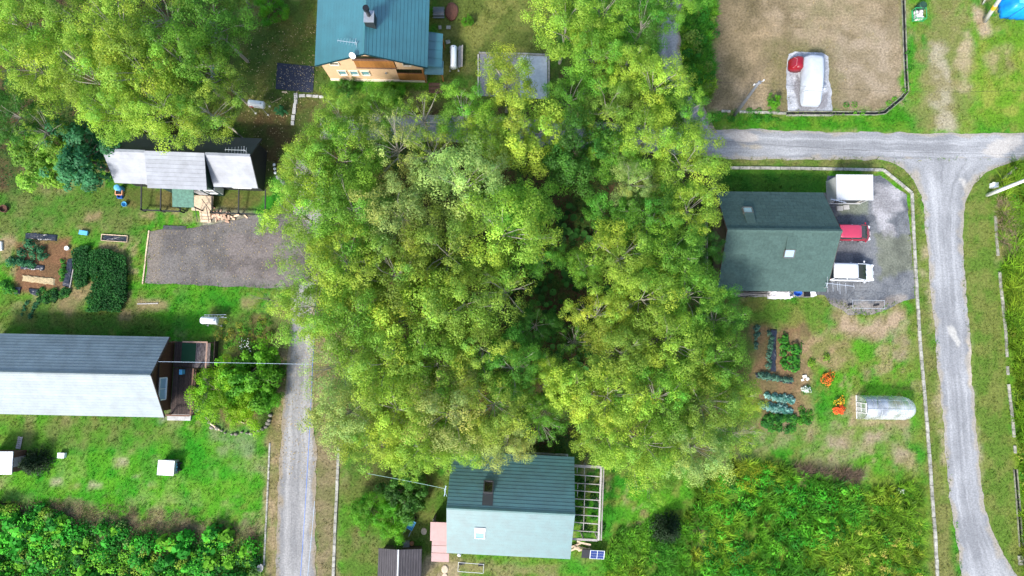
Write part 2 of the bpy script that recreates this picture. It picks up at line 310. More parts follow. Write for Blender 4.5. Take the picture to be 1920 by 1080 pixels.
# ------------------------------------------------------------------ roads, lanes, pads
ASPH = mat('road_asphalt', (0.27, 0.285, 0.31), 0.85, var=0.0, col2=(0.40, 0.41, 0.42), scale=0.9, detail=7, bump=0.35, bscale=14, spec=0.2)
def ribbon(name, pts, m, z, step=0.35, wob=0.22, col=None, seed=0, subs=()):
    """pts: (left px, right px) pairs along the road, resampled into a sheet with ragged edges"""
    Lp = [Vector(P(*a)) for a, b in pts]; Rp = [Vector(P(*b)) for a, b in pts]
    Ls, Rs, vv = [], [], []
    acc = 0
    for i in range(len(pts) - 1):
        n = max(2, int(((Lp[i + 1] - Lp[i]).length + (Rp[i + 1] - Rp[i]).length) / 2 / step))
        for k in range(n + (1 if i == len(pts) - 2 else 0)):
            t = k / n
            def cr(A):
                p0 = A[max(i - 1, 0)]; p1 = A[i]; p2 = A[i + 1]; p3 = A[min(i + 2, len(A) - 1)]
                return 0.5 * (2 * p1 + (p2 - p0) * t + (2 * p0 - 5 * p1 + 4 * p2 - p3) * t * t + (3 * p1 - p0 - 3 * p2 + p3) * t ** 3)
            Ls.append(cr(Lp)); Rs.append(cr(Rp))
    V = []; C = []; n = len(Ls); K = 31
    for i in range(n):
        a, b = Ls[i], Rs[i]; d = (b - a).normalized()
        wa = (float(fbm(np.array([i * .35]), np.array([seed + 1.5]), 1.0, 3)[0]) - .5) * 2 * wob; wb = (float(fbm(np.array([i * .35]), np.array([seed + 7.5]), 1.0, 3)[0]) - .5) * 2 * wob
        a = a + d * wa; b = b + d * wb
        for j in range(K):
            p = a.lerp(b, j / (K - 1)); V.append((p.x, p.y, z))
    V = np.array(V); ii = np.arange(n * K).reshape(n, K)
    F = np.stack([ii[:-1, :-1], ii[:-1, 1:], ii[1:, 1:], ii[1:, :-1]], -1).reshape(-1, 4)
    u = np.tile(np.linspace(0, 1, K), n); v = np.repeat(np.arange(n) * step, K)
    c0, c1, ce = (np.array(q) for q in col)
    wear = np.exp(-((u - .27) / .12) ** 2) + np.exp(-((u - .73) / .12) ** 2)      # wheel tracks, worn paler
    str_ = fbm(u * 17 + seed, v * .22, 1.0, 4, 3); big = fbm(V[:, 0], V[:, 1], .3, 4, seed * 3.3)
    t = np.clip(.22 + .34 * wear + (str_ - .5) * 1.3 + (big - .5) * 1.4, 0, 1)[:, None]
    C = c0 + (c1 - c0) * t
    ed = ss((np.abs(u - .5) * 2 - .72 + (fbm(V[:, 0], V[:, 1], 1.2, 3, seed) - .5) * .7) / .25)[:, None]
    C = C + (ce - C) * ed * .85
    for k, (pl, cc, st) in enumerate(subs):
        w = ss((sdist(V[:, 0], V[:, 1], PP(pl)) + (fbm(V[:, 0], V[:, 1], 1.6, 3, 7 * k + seed) - .5) * .5) / .2 + .5)[:, None] * st
        C = C + (np.array(cc) - C) * w
    return struct(link(name, np_mesh(name, V, F, m, C, 'POINT')))
ROADM = mat_attr('road_surface', fine=0.34, scale=7.0, bump=0.35, spec=0.25, rough=0.8)
GREYS = ((0.192, 0.196, 0.202), (0.345, 0.349, 0.354), (0.285, 0.255, 0.205))
ribbon('road', [((600, 262), (600, 216)), ((900, 268), (900, 218)), ((1200, 285), (1200, 235)), ((1330, 296), (1330, 242)), ((1450, 299), (1450, 244)), ((1620, 300), (1620, 248)), ((1760, 302), (1760, 250)), ((1920, 300), (1920, 249)), ((2060, 300), (2060, 248))][::-1], ROADM, 0.020, col=GREYS, seed=1, subs=[([(1345, 250), (1400, 246), (1430, 262), (1380, 266)], (0.42, 0.375, 0.33), .8), ([(1840, 285), (1870, 262), (1915, 252), (1920, 268), (1870, 300)], (0.46, 0.42, 0.37), .6), ([(1390, 270), (1430, 272), (1425, 280), (1395, 278)], (0.30, 0.26, 0.19), .7)])
ribbon('road', [((1640, 298), (1925, 296)), ((1668, 304), (1892, 306)), ((1700, 322), (1852, 322)), ((1725, 362), (1818, 360)), ((1735, 420), (1806, 420)), ((1742, 520), (1810, 520)), ((1752, 620), (1818, 620)), ((1762, 720), (1824, 720)), ((1770, 820), (1832, 820)), ((1780, 920), (1842, 920)), ((1790, 1000), (1862, 1000)), ((1802, 1070), (1895, 1060)), ((1812, 1150), (1940, 1130))], ROADM, 0.026, col=GREYS, seed=4, step=.25, subs=[([(1773, 613), (1784, 610), (1800, 640), (1796, 650)], (0.50, 0.48, 0.43), .6), ([(1800, 336), (1811, 338), (1812, 352), (1802, 352)], (0.50, 0.47, 0.42), .6), ([(1815, 640), (1826, 650), (1828, 720), (1818, 720)], (0.42, 0.36, 0.28), .7), ([(1770, 640), (1800, 660), (1795, 700), (1772, 690)], (0.22, 0.225, 0.235), .5)])
LANE = ((0.190, 0.187, 0.184), (0.330, 0.320, 0.306), (0.235, 0.190, 0.125))
ribbon('lane', [((552, 300), (606, 300)), ((552, 330), (610, 330)), ((548, 470), (604, 470)), ((546, 560), (594, 560)), ((543, 620), (589, 620)), ((536, 700), (586, 700)), ((530, 780), (588, 780)), ((525, 860), (594, 860)), ((521, 940), (592, 940)), ((519, 1020), (592, 1020)), ((517, 1150), (594, 1150))], ROADM, 0.032, col=LANE, seed=9)
ribbon('lane', [((1238, -60), (1290, -60)), ((1232, 60), (1276, 60)), ((1240, 130), (1284, 130)), ((1268, 200), (1318, 200)), ((1290, 250), (1345, 250))], ROADM, 0.038, col=LANE, seed=12)
def pad(name, pts, z, ca, cb, subs=(), amp=.15, seed=0, nsc=0.8):
    """ground pad as a thin sheet with a ragged edge"""
    W_ = [Vector(p) for p in PP(pts)]; ring = []
    for i in range(len(W_)):
        a, b = W_[i], W_[(i + 1) % len(W_)]; n = max(2, int((b - a).length / .2)); d = (b - a).normalized(); nr = Vector((-d.y, d.x))
        for k in range(n):
            p = a.lerp(b, k / n); q = (float(fbm(np.array([p.x]), np.array([p.y]), 1.3, 3, seed)[0]) - .5) * 2 * amp
            ring.append(p + nr * q)
    c = sum(ring, Vector((0, 0))) / len(ring); R = 30; V = []; n = len(ring)
    for j in range(R + 1):
        for p in ring: q = c.lerp(p, max(j, .02) / R); V.append((q.x, q.y, z))
    V = np.array(V); ii = np.arange((R + 1) * n).reshape(R + 1, n); jj = np.roll(ii, -1, 1)
    F = np.stack([ii[:-1], ii[1:], jj[1:], jj[:-1]], -1).reshape(-1, 4)
    m = ss((fbm(V[:, 0], V[:, 1], nsc, 5, seed * 2.1) - .33) / .34)[:, None]
    C = np.array(ca) + (np.array(cb) - np.array(ca)) * m
    for k, (pl, cc, st) in enumerate(subs):
        w = ss((sdist(V[:, 0], V[:, 1], PP(pl)) + (fbm(V[:, 0], V[:, 1], 1.1, 4, 7 * k + seed) - .5) * 1.6) / .5 + .5)[:, None] * st
        C = C + (np.array(cc) * (.8 + .4 * m) - C) * w
    return struct(link(name, np_mesh(name, V, F, GRAVM, C, 'POINT')))
GRAVM = mat_attr('gravel_surface', fine=0.5, scale=6.5, bump=0.6, spec=0.2, rough=0.9)
pad('parking_pad', [(281, 432), (370, 426), (480, 404), (560, 400), (590, 430), (590, 520), (540, 542), (400, 536), (273, 531)], .036, (0.104, 0.095, 0.090), (0.150, 0.137, 0.128), [([(430, 440), (520, 430), (540, 530), (420, 520)], (0.145, 0.122, 0.115), .6), ([(280, 430), (310, 430), (300, 530), (272, 530)], (0.165, 0.14, 0.115), .7)], seed=3)
pad('gravel_yard', [(1552, 330), (1650, 328), (1700, 366), (1708, 450), (1716, 560), (1690, 566), (1640, 590), (1590, 590), (1556, 568), (1545, 555), (1500, 548), (1500, 360), (1548, 360)], .014, (0.088, 0.095, 0.106), (0.158, 0.165, 0.172), [([(1630, 335), (1680, 345), (1695, 372), (1672, 410), (1685, 440), (1658, 448), (1644, 410), (1636, 370)], (0.31, 0.30, 0.305), .8), ([(1640, 440), (1710, 440), (1710, 500), (1650, 520)], (0.12, 0.13, 0.075), .6), ([(1550, 570), (1700, 555), (1640, 592), (1560, 590)], (0.22, 0.19, 0.16), .7), ([(1570, 375), (1620, 380), (1620, 400), (1570, 405)], (0.13, 0.15, 0.09), .6)], seed=6)
pad('gravel_yard', [(1478, 100), (1490, 97), (1540, 99), (1553, 106), (1554, 150), (1561, 170), (1559, 211), (1478, 212), (1474, 160)], .012, (0.42, 0.43, 0.45), (0.28, 0.29, 0.31), [([(1489, 138), (1507, 138), (1510, 196), (1545, 192), (1552, 172), (1540, 206), (1496, 206), (1486, 180)], (0.17, 0.165, 0.175), .9)], seed=15, nsc=1.4)
pad('gravel_yard', [(1372, 545), (1528, 545), (1526, 556), (1380, 558)], .016, (0.17, 0.165, 0.16), (0.26, 0.25, 0.23), seed=18)
# ------------------------------------------------------------------ buildings
def M(n): return MATS[n]
mat('teal_metal', (0.018, 0.122, 0.150), 0.5, 0.0, sheen=1.7, var=.12, scale=.7, obj=.06, spec=.5)
mat('green_metal', (0.026, 0.108, 0.112), 0.6, 0.0, sheen=2.1, var=.2, scale=1.2, obj=.08, spec=.3)
mat('silver_metal', (0.215, 0.228, 0.258), 0.6, 0.0, sheen=1.5, var=.2, scale=.9, obj=.07, spec=.3)
mat('pewter_metal', (0.140, 0.182, 0.205), 0.6, 0.0, sheen=1.6, var=.2, scale=.9, obj=.10, spec=.3)
mat('shingle_green', (0.056, 0.096, 0.086), 0.9, 0, var=.16, scale=5, obj=.08, bump=.3, bscale=40, spec=.2)
mat('peach_wall', (0.66, 0.44, 0.265), 0.85, 0, var=.06, scale=2)
mat('cream_trim', (0.72, 0.64, 0.52), 0.7, 0, var=.06, scale=2)
mat('white_paint', (0.70, 0.70, 0.70), 0.5, 0, var=.05, scale=2)
mat('cedar', (0.36, 0.155, 0.04), 0.7, 0, var=.18, scale=4, stretch=(1, 1, 6), obj=.1)
mat('dark_wood', (0.040, 0.026, 0.022), 0.8, 0, var=.35, scale=6, obj=.35)
mat('brown_wood', (0.16, 0.085, 0.055), 0.8, 0, var=.25, scale=5, obj=.2)
mat('grey_wood', (0.34, 0.315, 0.29), 0.85, 0, var=.25, scale=7, obj=.22)
mat('pale_wood', (0.55, 0.42, 0.29), 0.8, 0, var=.2, scale=6, obj=.25)
mat('black_wall', (0.020, 0.022, 0.022), 0.7, 0, var=.2, scale=4)
mat('green_wall', (0.012, 0.040, 0.030), 0.7, 0, var=.2, scale=4)
mat('dark_fascia', (0.025, 0.030, 0.032), 0.5)
mat('teal_fascia', (0.012, 0.055, 0.070), 0.5, .3)
mat('concrete', (0.42, 0.41, 0.39), 0.9, 0, var=.22, scale=3, bump=.2, obj=.12)
mat('kerb_concrete', (0.29, 0.28, 0.24), 0.9, 0, var=.45, scale=3, bump=.3, obj=.16)
mat('black_metal', (0.018, 0.018, 0.020), 0.35, .3)
mat('grey_metal', (0.38, 0.40, 0.42), 0.45, .6, var=.1)
mat('alu', (0.72, 0.74, 0.76), 0.35, .7)
mat('rubber', (0.015, 0.015, 0.016), 0.8)
mat('white_plastic', (0.80, 0.81, 0.82), 0.35, 0, var=.03)
mat('black_plastic', (0.016, 0.020, 0.030), 0.28, 0, var=.4, scale=3, bump=.8, bscale=5, spec=.6)
mat('blue_plastic', (0.03, 0.14, 0.55), 0.4)
mat('sky_blue_plastic', (0.10, 0.38, 0.62), 0.4)
mat('orange_clay', (0.60, 0.28, 0.14), 0.7)
mat('red_paint', (0.55, 0.05, 0.06), 0.4)
def glass(name, col, rough=.06):
    m = mat(name, col, rough, 0, spec=1.0); return m
glass('window_glass', (0.020, 0.045, 0.055)); glass('pale_glass', (0.16, 0.32, 0.36)); glass('skylight_glass', (0.30, 0.42, 0.56), .12); glass('dark_glass_and_shade', (0.015, 0.012, 0.010))

def slope(parent, x0, x1, ye, ze, yr, zr, m, n, name='roof_slope', th=.10, step=.045, fascia=None, gap=.026):
    """one roof slope; ye/ze the eave line, yr/zr the ridge line; n lapped courses as pieces"""
    run = abs(yr - ye); L = math.hypot(run, zr - ze); a = math.atan2(zr - ze, run); north = ye > yr
    o = mk(name, lambda b: b.box((0, L / 2, -th / 2), (x1 - x0, L, th)), fascia or m, parent,
           loc=((x0 + x1) / 2, ye, ze), rot=(a, 0, math.pi if north else 0))
    w = L / n; Lx = x1 - x0 + .02  # gaps bare the dark slab, standing in for shade under each course edge
    b = MB(); t = step
    b.add([(-Lx / 2, 0, .001), (Lx / 2, 0, .001), (Lx / 2, w - gap, .001), (-Lx / 2, w - gap, .001),
           (-Lx / 2, 0, t), (Lx / 2, 0, t), (Lx / 2, w - gap, .022), (-Lx / 2, w - gap, .022)],
          [(3, 2, 1, 0), (4, 5, 6, 7), (0, 1, 5, 4), (1, 2, 6, 5), (2, 3, 7, 6), (3, 0, 4, 7)])
    me = None
    for i in range(n):
        if me is None: c = b.build('roof_course', m, o, loc=(0, i * w, .001)); me = c.data
        else: link('roof_course', me, o, loc=(0, i * w, .001))
    return o, a, L
def on_slope(o, fn, name, m, parent=None):
    """a piece standing on a slope: built in slope coordinates (x along eave, y up the slope, z out)"""
    b = MB(); fn(b); p = b.build(name, m, parent or o.parent); p.location = o.location; p.rotation_euler = o.rotation_euler; return p
def gable_walls(parent, x0, x1, ys, yn, zs, zn, yr, zr, m, name='wall', drop=.16):
    """walls with gables under a pitched roof"""
    a = [(x0, ys, 0), (x0, yn, 0), (x0, yn, zn - drop), (x0, yr, zr - drop), (x0, ys, zs - drop)]
    b_ = [(x1, y, z) for _, y, z in a]
    return mk(name, lambda b: b.add(a + b_, [(0, 1, 2, 3, 4), (9, 8, 7, 6, 5)] + [((i + 1) % 5, i, 5 + i, 5 + (i + 1) % 5) for i in range(5)]), m, parent)
def window(parent, c, w, h, face, frame='white_paint', gl='window_glass', mull=1, t=.09):
    """window on a wall; face: unit normal along x or y"""
    fx, fy = face
    def bx(b, u, v, du, dv, d0, dd):
        if fy: b.box((c[0] + u, c[1] + fy * (d0), c[2] + v), (du, dd, dv))
        else: b.box((c[0] + fx * d0, c[1] + u, c[2] + v), (dd, du, dv))
    o = mk('window', lambda b: [bx(b, -w / 2, 0, t, h + t, .03, .10), bx(b, w / 2, 0, t, h + t, .03, .10), bx(b, 0, h / 2, w - t, t, .03, .10), bx(b, 0, -h / 2, w - t, t, .04, .14)] +
           [bx(b, -w / 2 + w * (k + 1) / (mull + 1), 0, .05, h - t, .025, .07) for k in range(mull)], M(frame), parent)
    mk('pane', lambda b: bx(b, 0, 0, w - t, h - t, .012, .02), M(gl), o)
    return o
def ridge_cap(parent, x0, x1, y, z, m, w=.34):
    return mk('ridge_cap', lambda b: b.add([(x, y + dy, z + dz) for x in (x0 - .02, x1 + .02) for dy, dz in ((-w / 2, -.045), (0, .075), (w / 2, -.045), (0, .02))], [(0, 1, 5, 4), (1, 2, 6, 5), (2, 3, 7, 6), (3, 0, 4, 7), (3, 2, 1, 0), (4, 5, 6, 7)]), m, parent)
def antenna(parent_or_none, label, loc, rz, L=1.5, els=7, h=1.0):
    t = thing('tv_antenna', label, 'antenna', loc, rz)
    mk('mast', lambda b: b.tube([(0, 0, 0), (0, 0, h)], .022, 6), M('alu'), t)
    mk('boom', lambda b: b.bar((-L, 0, h), (.15, 0, h), .035), M('alu'), t)
    me = None
    for k in range(els):
        x = -L + .05 + k * (L / els); w = .16 + .035 * k
        mk('element', lambda b: b.tube([(x, -w, h + .02), (x, w, h + .02)], .010, 5), M('alu'), t)
    mk('reflector', lambda b: [b.bar((.1, -.3, h - .25), (.1, .3, h - .25), .02), b.bar((.1, -.3, h + .25), (.1, .3, h + .25), .02), b.bar((.1, 0, h - .3), (.1, 0, h + .3), .025)], M('alu'), t)
    return t

# --- 1: upper house, peach gable and teal roof (local x runs north, local y runs west)
h1 = thing('peach_house', 'two storey house with peach gable wall and teal metal roof at the top', 'house', (-12.40, 25.1, 0), rad(90 - 1.0))
ZE, ZR = 3.85, 6.5; HW = 4.95
gable_walls(h1, 0.0, 13.0, -4.42, 4.55, 4.15, 4.15, 0.05, 6.62, M('peach_wall'))
for s, nm in ((1, 'w'), (-1, 'e')):
    o, a, L = slope(h1, -.28, 13.3, s * HW, ZE, .05, ZR, M('teal_metal'), 17, fascia=M('teal_fascia'))
    if s < 0: SE1 = o
ridge_cap(h1, -.28, 13.3, .05, ZR + .03, M('teal_metal'), .3)
mk('bargeboard', lambda b: [b.bar((-.31, s * HW, ZE - .10), (-.31, .05, ZR - .10), .05, .16) for s in (1, -1)], M('teal_fascia'), h1)
# openings of the south gable (face at local x = 0)
def h1win(y, z, w, hh, gl, mull=0): return window(h1, (0, y, z), w, hh, (-1, 0), 'cream_trim', gl, mull)
h1win(3.3, 3.72, .80, .55, 'dark_glass_and_shade'); h1win(-3.15, 3.85, .72, .60, 'dark_glass_and_shade')
for y in (3.05, 1.98, .95): h1win(y, 1.75, .72, .95, 'pale_glass')
mk('loggia_shade', lambda b: b.box((-.012, -.32, 5.02), (.03, 3.45, .66)), M('dark_glass_and_shade'), h1)  # dark panel standing in for the shade of the open recess
bal = mk('balcony', lambda b: b.box((-.03, -.32, 3.9), (.05, 3.5, 1.58)), M('brown_wood'), h1)
for k in range(10): mk('balcony_board', lambda b: b.box((-.075, -.32 - 1.75 + 3.5 * (k + .5) / 10, 3.92), (.035, 3.5 / 10 - .012, 1.5)), M('cedar'), bal)
mk('balcony_rail', lambda b: [b.box((-.09, -.32, 4.72), (.12, 3.6, .07)), b.box((-.08, -.32, 3.08), (.14, 3.6, .10))], M('brown_wood'), bal)
mk('porch_opening_shade', lambda b: b.box((-.012, -3.18, 2.3), (.03, 2.42, .8)), M('dark_glass_and_shade'), h1)  # flat dark panel in place of the shade behind the porch front
por = mk('porch_front', lambda b: b.box((-.03, -3.18, 1.1), (.05, 2.45, 1.5)), M('brown_wood'), h1)
for k in range(7): mk('porch_board', lambda b: b.box((-.075, -3.18 - 1.22 + 2.44 * (k + .5) / 7, 1.15), (.035, 2.44 / 7 - .012, 1.45)), M('cedar'), por)
mk('porch_post', lambda b: b.box((-.10, -4.36, 1.35), (.12, .12, 2.7)), M('cedar'), h1)
mk('plinth', lambda b: b.box((-.05, .05, .15), (.12, 9.0, .3)), M('cream_trim'), h1)
mk('wall_lamp', lambda b: b.box((-.07, -.95, 1.9), (.12, .14, .22)), M('grey_metal'), h1)
mk('vent_cap', lambda b: b.tube([(-.10, .6, 2.05), (0, .6, 2.05)], .09, 8), M('grey_metal'), h1)
# side porch roof on the east, chimney, small things
sp = mk('side_porch_roof', lambda b: b.add([(.2, -4.55, 3.0), (3.4, -4.55, 3.0), (3.4, -6.1, 2.55), (.2, -6.1, 2.55), (.2, -4.55, 3.08), (3.4, -4.55, 3.08), (3.4, -6.1, 2.63), (.2, -6.1, 2.63)], [(3, 2, 1, 0), (4, 5, 6, 7), (0, 1, 5, 4), (1, 2, 6, 5), (2, 3, 7, 6), (3, 0, 4, 7)]), M('teal_metal'), h1)
for k in range(5): mk('roof_seam', lambda b: b.bar((.25 + k * .78, -4.6, 3.075), (.25 + k * .78, -6.1, 2.645), .03, .05), M('teal_metal'), sp)
mk('side_porch_lean_to', lambda b: b.add([(-.3, -4.5, 2.3), (.9, -4.5, 2.5), (.9, -6.2, 2.45), (-.3, -6.2, 2.25), (-.3, -4.5, 2.38), (.9, -4.5, 2.58), (.9, -6.2, 2.53), (-.3, -6.2, 2.33)], [(3, 2, 1, 0), (4, 5, 6, 7), (0, 1, 5, 4), (1, 2, 6, 5), (2, 3, 7, 6), (3, 0, 4, 7)]), M('teal_metal'), h1)
mk('side_porch_post', lambda b: [b.box((.0, -6.0, 1.12), (.12, .12, 2.24))], M('cedar'), h1)
mk('side_porch_post', lambda b: [b.box((3.2, -6.0, 1.28), (.12, .12, 2.5))], M('cedar'), h1)
mk('side_wall', lambda b: b.box((1.9, -5.4, 1.2), (2.4, .1, 2.4)), M('peach_wall'), h1)
for k in range(3): mk('step', lambda b: b.box((-.45 - k * .3, -5.3, .40 - k * .14), (.3, 1.3, .08)), M('brown_wood'), h1)
ch = mk('chimney', lambda b: b.box((2.55, -.42, 6.55), (.95, .80, 1.5)), M('dark_fascia'), h1)
mk('chimney_cap', lambda b: b.box((2.55, -.42, 7.33), (1.02, .86, .06)), M('grey_metal'), ch)
mk('flue', lambda b: [b.cyl((2.65, -.42), .17, 7.3, 8.5, 14), b.cyl((2.65, -.42), .26, 8.35, 8.62, 14)], M('black_metal'), ch)
antenna(None, 'silver antenna on the west slope of the teal roof', (-13.25, 25.75, 5.6), rad(-8), 1.5, 6, .9)
dish = thing('satellite_dish', 'white satellite dish on the gable edge of the teal roof', 'satellite dish', (-13.25, 25.0, 6.0), 0)
db = MB(); rings = []
for k in range(4):
    r = .30 * k / 3 + .001; rings.append([(r * math.cos(t * math.pi / 8), r * math.sin(t * math.pi / 8), .09 * (k / 3) ** 2) for t in range(16)])
db.loft(rings, caps=False); dd = db.build('reflector', M('white_plastic'), dish, loc=(-.15, -.35, .55), rot=(rad(50), rad(-20), 0), smooth=True)
dd.modifiers.new('solid', 'SOLIDIFY').thickness = .015
mk('arm', lambda b: [b.bar((0, -.02, -.1), (0, -.3, .1), .04), b.bar((0, -.3, .1), (-.13, -.35, .5), .04), b.bar((-.15, -.36, .55), (-.2, -.65, .8), .02)], M('grey_metal'), dish)

# --- 2: left cottage with silver roof and raised middle
h2 = thing('silver_roof_cottage', 'long cottage with silver front roof, raised middle section and rear slope coloured dark for shade', 'house', P3(0, 0)[:0] or (-28.65, 16.72, 0), rad(-2.2))
ZE, ZR = 2.75, 5.0; x0, x1 = -6.35, 6.30
gable_walls(h2, x0 + .35, x1 - .45, -1.95, 1.85, 2.95, 2.95, 0, 5.0, M('black_wall'))
mat('shaded_roof_metal', (0.040, 0.048, 0.056), 0.5, .3, var=.15, scale=.6, obj=.06)  # darker copy of the roof metal, the rear slope's shade in its colour
slope(h2, x0, x1, 2.15, ZE, 0, ZR, M('shaded_roof_metal'), 9, fascia=M('dark_fascia'))
slope(h2, x0, -2.62, -2.30, ZE, 0, ZR, M('silver_metal'), 9, gap=.016, fascia=M('dark_fascia'))
slope(h2, 2.42, x1, -2.30, ZE, 0, ZR, M('silver_metal'), 9, gap=.016, fascia=M('dark_fascia'))
slope(h2, -2.66, 2.44, -2.95, 4.10, .05, ZR + .12, M('silver_metal'), 9, gap=.016, fascia=M('dark_fascia'), name='dormer_slope')
for x, w in ((-4.5, 3.7), (4.38, 3.85)): mk('ridge_cap', lambda b: b.box((x, 0, 5.03), (w, .22, .06)), M('silver_metal'), h2)
mk('dormer_wall', lambda b: b.add([(x, y, z) for x in (-2.4, 2.2) for y, z in ((-2.55, 0), (0, 0), (0, 4.95), (-2.55, 4.05))], [(0, 1, 2, 3), (7, 6, 5, 4), (0, 4, 5, 1), (1, 5, 6, 2), (2, 6, 7, 3), (3, 7, 4, 0)]), M('green_wall'), h2)
for x in (-4.0, -3.55, ): pass
window(h2, (-3.6, -1.95, 1.7), 1.5, 1.0, (0, -1)); window(h2, (4.3, -1.95, 1.75), 1.7, 1.05, (0, -1), mull=1)
window(h2, (-.65, -2.55, 1.75), .9, 1.1, (0, -1), mull=0); window(h2, (1.75, -2.55, 1.75), .8, 1.1, (0, -1), mull=0)
mk('door', lambda b: b.box((.55, -2.58, 1.35), (.85, .08, 1.9)), M('white_paint'), h2)
mk('side_door', lambda b: b.box((2.24, -2.2, 1.35), (.06, .62, 1.9)), M('white_paint'), h2)
aw = mk('porch_awning', lambda b: b.add([(x, y, z) for z0 in (0, .06) for x, y, z in ((-1.25, -2.5, 2.75 + z0), (.65, -2.5, 2.75 + z0), (.65, -4.2, 2.40 + z0), (-1.25, -4.2, 2.40 + z0))], [(3, 2, 1, 0), (4, 5, 6, 7), (0, 1, 5, 4), (1, 2, 6, 5), (2, 3, 7, 6), (3, 0, 4, 7)]), mat('awning_green', (0.075, 0.17, 0.125), .7, 0, var=.3, scale=4), h2)
for x in (-1.15, .55): mk('awning_post', lambda b: b.box((x, -4.1, 1.2), (.09, .09, 2.4)), M('black_wall'), h2)
mk('landing', lambda b: [b.box((.95, -3.35, .55), (1.0, 1.3, .12)), b.box((.0, -3.4, .55), (.9, 1.4, .12))], M('pale_wood'), h2)
for k in range(4): mk('step', lambda b: b.box((.72, -4.15 - k * .27, .50 - k * .13), (.95, .25, .05)), M('pale_wood'), h2)
mk('stair_rail', lambda b: [b.bar((.2, -3.9, 1.35), (.2, -5.1, .6), .05), b.bar((1.24, -3.9, 1.35), (1.24, -5.1, .6), .05), b.bar((.6, -3.1, 1.0), (1.4, -4.1, .9), .05)], M('black_wall'), h2)
# veranda frames on both sides of the porch: posts and rails of their own
for sx in ((-4.95, -1.4), (1.5, 6.35)):
    mk('veranda_sill', lambda b: b.box(((sx[0] + sx[1]) / 2, -4.25, .62), (sx[1] - sx[0], .12, .12)), M('black_wall'), h2)
    n = 3
    for k in range(n):
        x = sx[0] + (sx[1] - sx[0]) * k / (n - 1)
        mk('veranda_post', lambda b: b.box((x, -4.25, .45), (.12, .12, .9)), M('black_wall'), h2)
        mk('veranda_beam', lambda b: b.bar((x, -2.0, 1.05), (x, -4.25, .74), .10), M('black_wall'), h2)
mk('gable_fascia', lambda b: [b.bar((x1 + .03, 2.15, ZE - .05), (x1 + .03, 0, ZR - .05), .05, .16), b.bar((x1 + .03, -2.3, ZE - .05), (x1 + .03, 0, ZR - .05), .05, .16)], M('dark_fascia'), h2)
antenna(None, 'silver antenna at the ridge end of the cottage roof', (-22.65, 16.75, 4.5), rad(-2), 1.6, 6, 1.1)
for k, (x, y) in enumerate(((-21.3, 15.6), (-20.9, 15.15))):
    t = thing('gas_cylinder', ('grey gas cylinder beside the cottage gable, the one nearer the wall', 'grey gas cylinder beside the cottage gable, the one farther from the wall')[k], 'gas cylinder', (x, y, 0), 0, 'gas cylinders at the cottage gable')
    mk('bottle', lambda b: b.tube([(0, 0, 0), (0, 0, .08), (0, 0, 1.0), (0, 0, 1.15), (0, 0, 1.22)], [.16, .19, .19, .12, .05], 14), M('grey_metal'), t, smooth=True)
    mk('collar', lambda b: b.cyl((0, 0), .10, 1.16, 1.34, 10), M('grey_metal'), t)
for k in range(3):
    b = MB(); r = []
    b.tube([(0, 0, 0), (0, 0, .06), (0, 0, .16), (0, 0, .22)], [.10, .14, .14, .08], 10)
    tag(b.build('float_ball', M('white_plastic'), None, loc=(-22.0 + .06 * k, 17.0 - .38 * k, 0), smooth=True), ('white ball topmost of three beside the dark cottage gable', 'white ball in the middle of three beside the dark cottage gable', 'white ball lowest of three beside the dark cottage gable')[k], 'ball', 'white balls at the cottage gable')

# --- 3: lower left house
h3 = thing('pewter_roof_house', 'house with long pewter roof, bright front slope and dark deck, at the left edge', 'house', (-38.3, -1.93, 0), rad(-1.2))
ZE, ZR = 2.5, 5.2; x0, x1 = -8.6, 8.45
gable_walls(h3, x0 + .4, x1 - .75, -3.3, 2.75, 2.75, 2.75, 0, 5.2, mat('brown_wall', (0.085, 0.035, 0.016), .8, 0, var=.25, scale=5))
slope(h3, x0, x1, 3.15, ZE, 0, ZR, M('pewter_metal'), 13, fascia=M('dark_fascia'))
slope(h3, x0, x1, -3.70, ZE, 0, ZR, M('pewter_metal'), 15, fascia=M('dark_fascia'))
ridge_cap(h3, x0, x1, 0, ZR + .04, M('pewter_metal'), .26)
for s in (3.15, -3.70): mk('bargeboard', lambda b: b.bar((x1 + .03, s, ZE - .06), (x1 + .03, 0, ZR - .06), .05, .18), M('dark_wood'), h3)
xe = x1 - .75
window(h3, (xe, -1.35, 1.65), 1.9, 1.15, (1, 0), mull=1, gl='skylight_glass'); mk('gable_brace', lambda b: [b.bar((xe + .14, -2.2, 2.9), (xe + .14, .0, 4.4), .09), b.bar((xe + .14, 2.0, 2.9), (xe + .14, .0, 4.4), .09), b.bar((xe + .14, -3.2, 2.75), (xe + .14, 2.7, 2.75), .10)], M('dark_wood'), h3)
dk = thing('timber_deck', 'dark timber deck with railing at the gable of the pewter roof house', 'deck', (-29.75, -2.1, 0), rad(-1.2))
for k in range(13): mk('deck_board', lambda b: b.box((-.45 + k * .16, -1.6, .58), (.148, 4.1, .05)), M('dark_wood'), dk)
for k in range(19): mk('deck_board', lambda b: b.box((-.45 + k * .17, 1.65, .60), (.155, 2.3, .05)), M('dark_wood') if k < 10 else mat('worn_board', (0.13, 0.105, 0.10), .85, 0, var=.6, scale=9, obj=.35, stretch=(1, .3, 1)), dk)
mk('deck_frame', lambda b: [b.box((.55, -1.6, .45), (1.9, 3.9, .18)), b.box((1.1, 1.65, .45), (3.0, 2.2, .18))], M('dark_wood'), dk)
for (x, y) in ((1.7, -3.6), (1.7, -1.6), (1.7, .4), (-.4, -3.6), (2.75, .55), (2.75, 2.75), (1.2, 2.75), (-.4, 2.75)):
    mk('deck_post', lambda b: b.box((x, y, .75), (.10, .10, 1.5)), M('brown_wood'), dk)
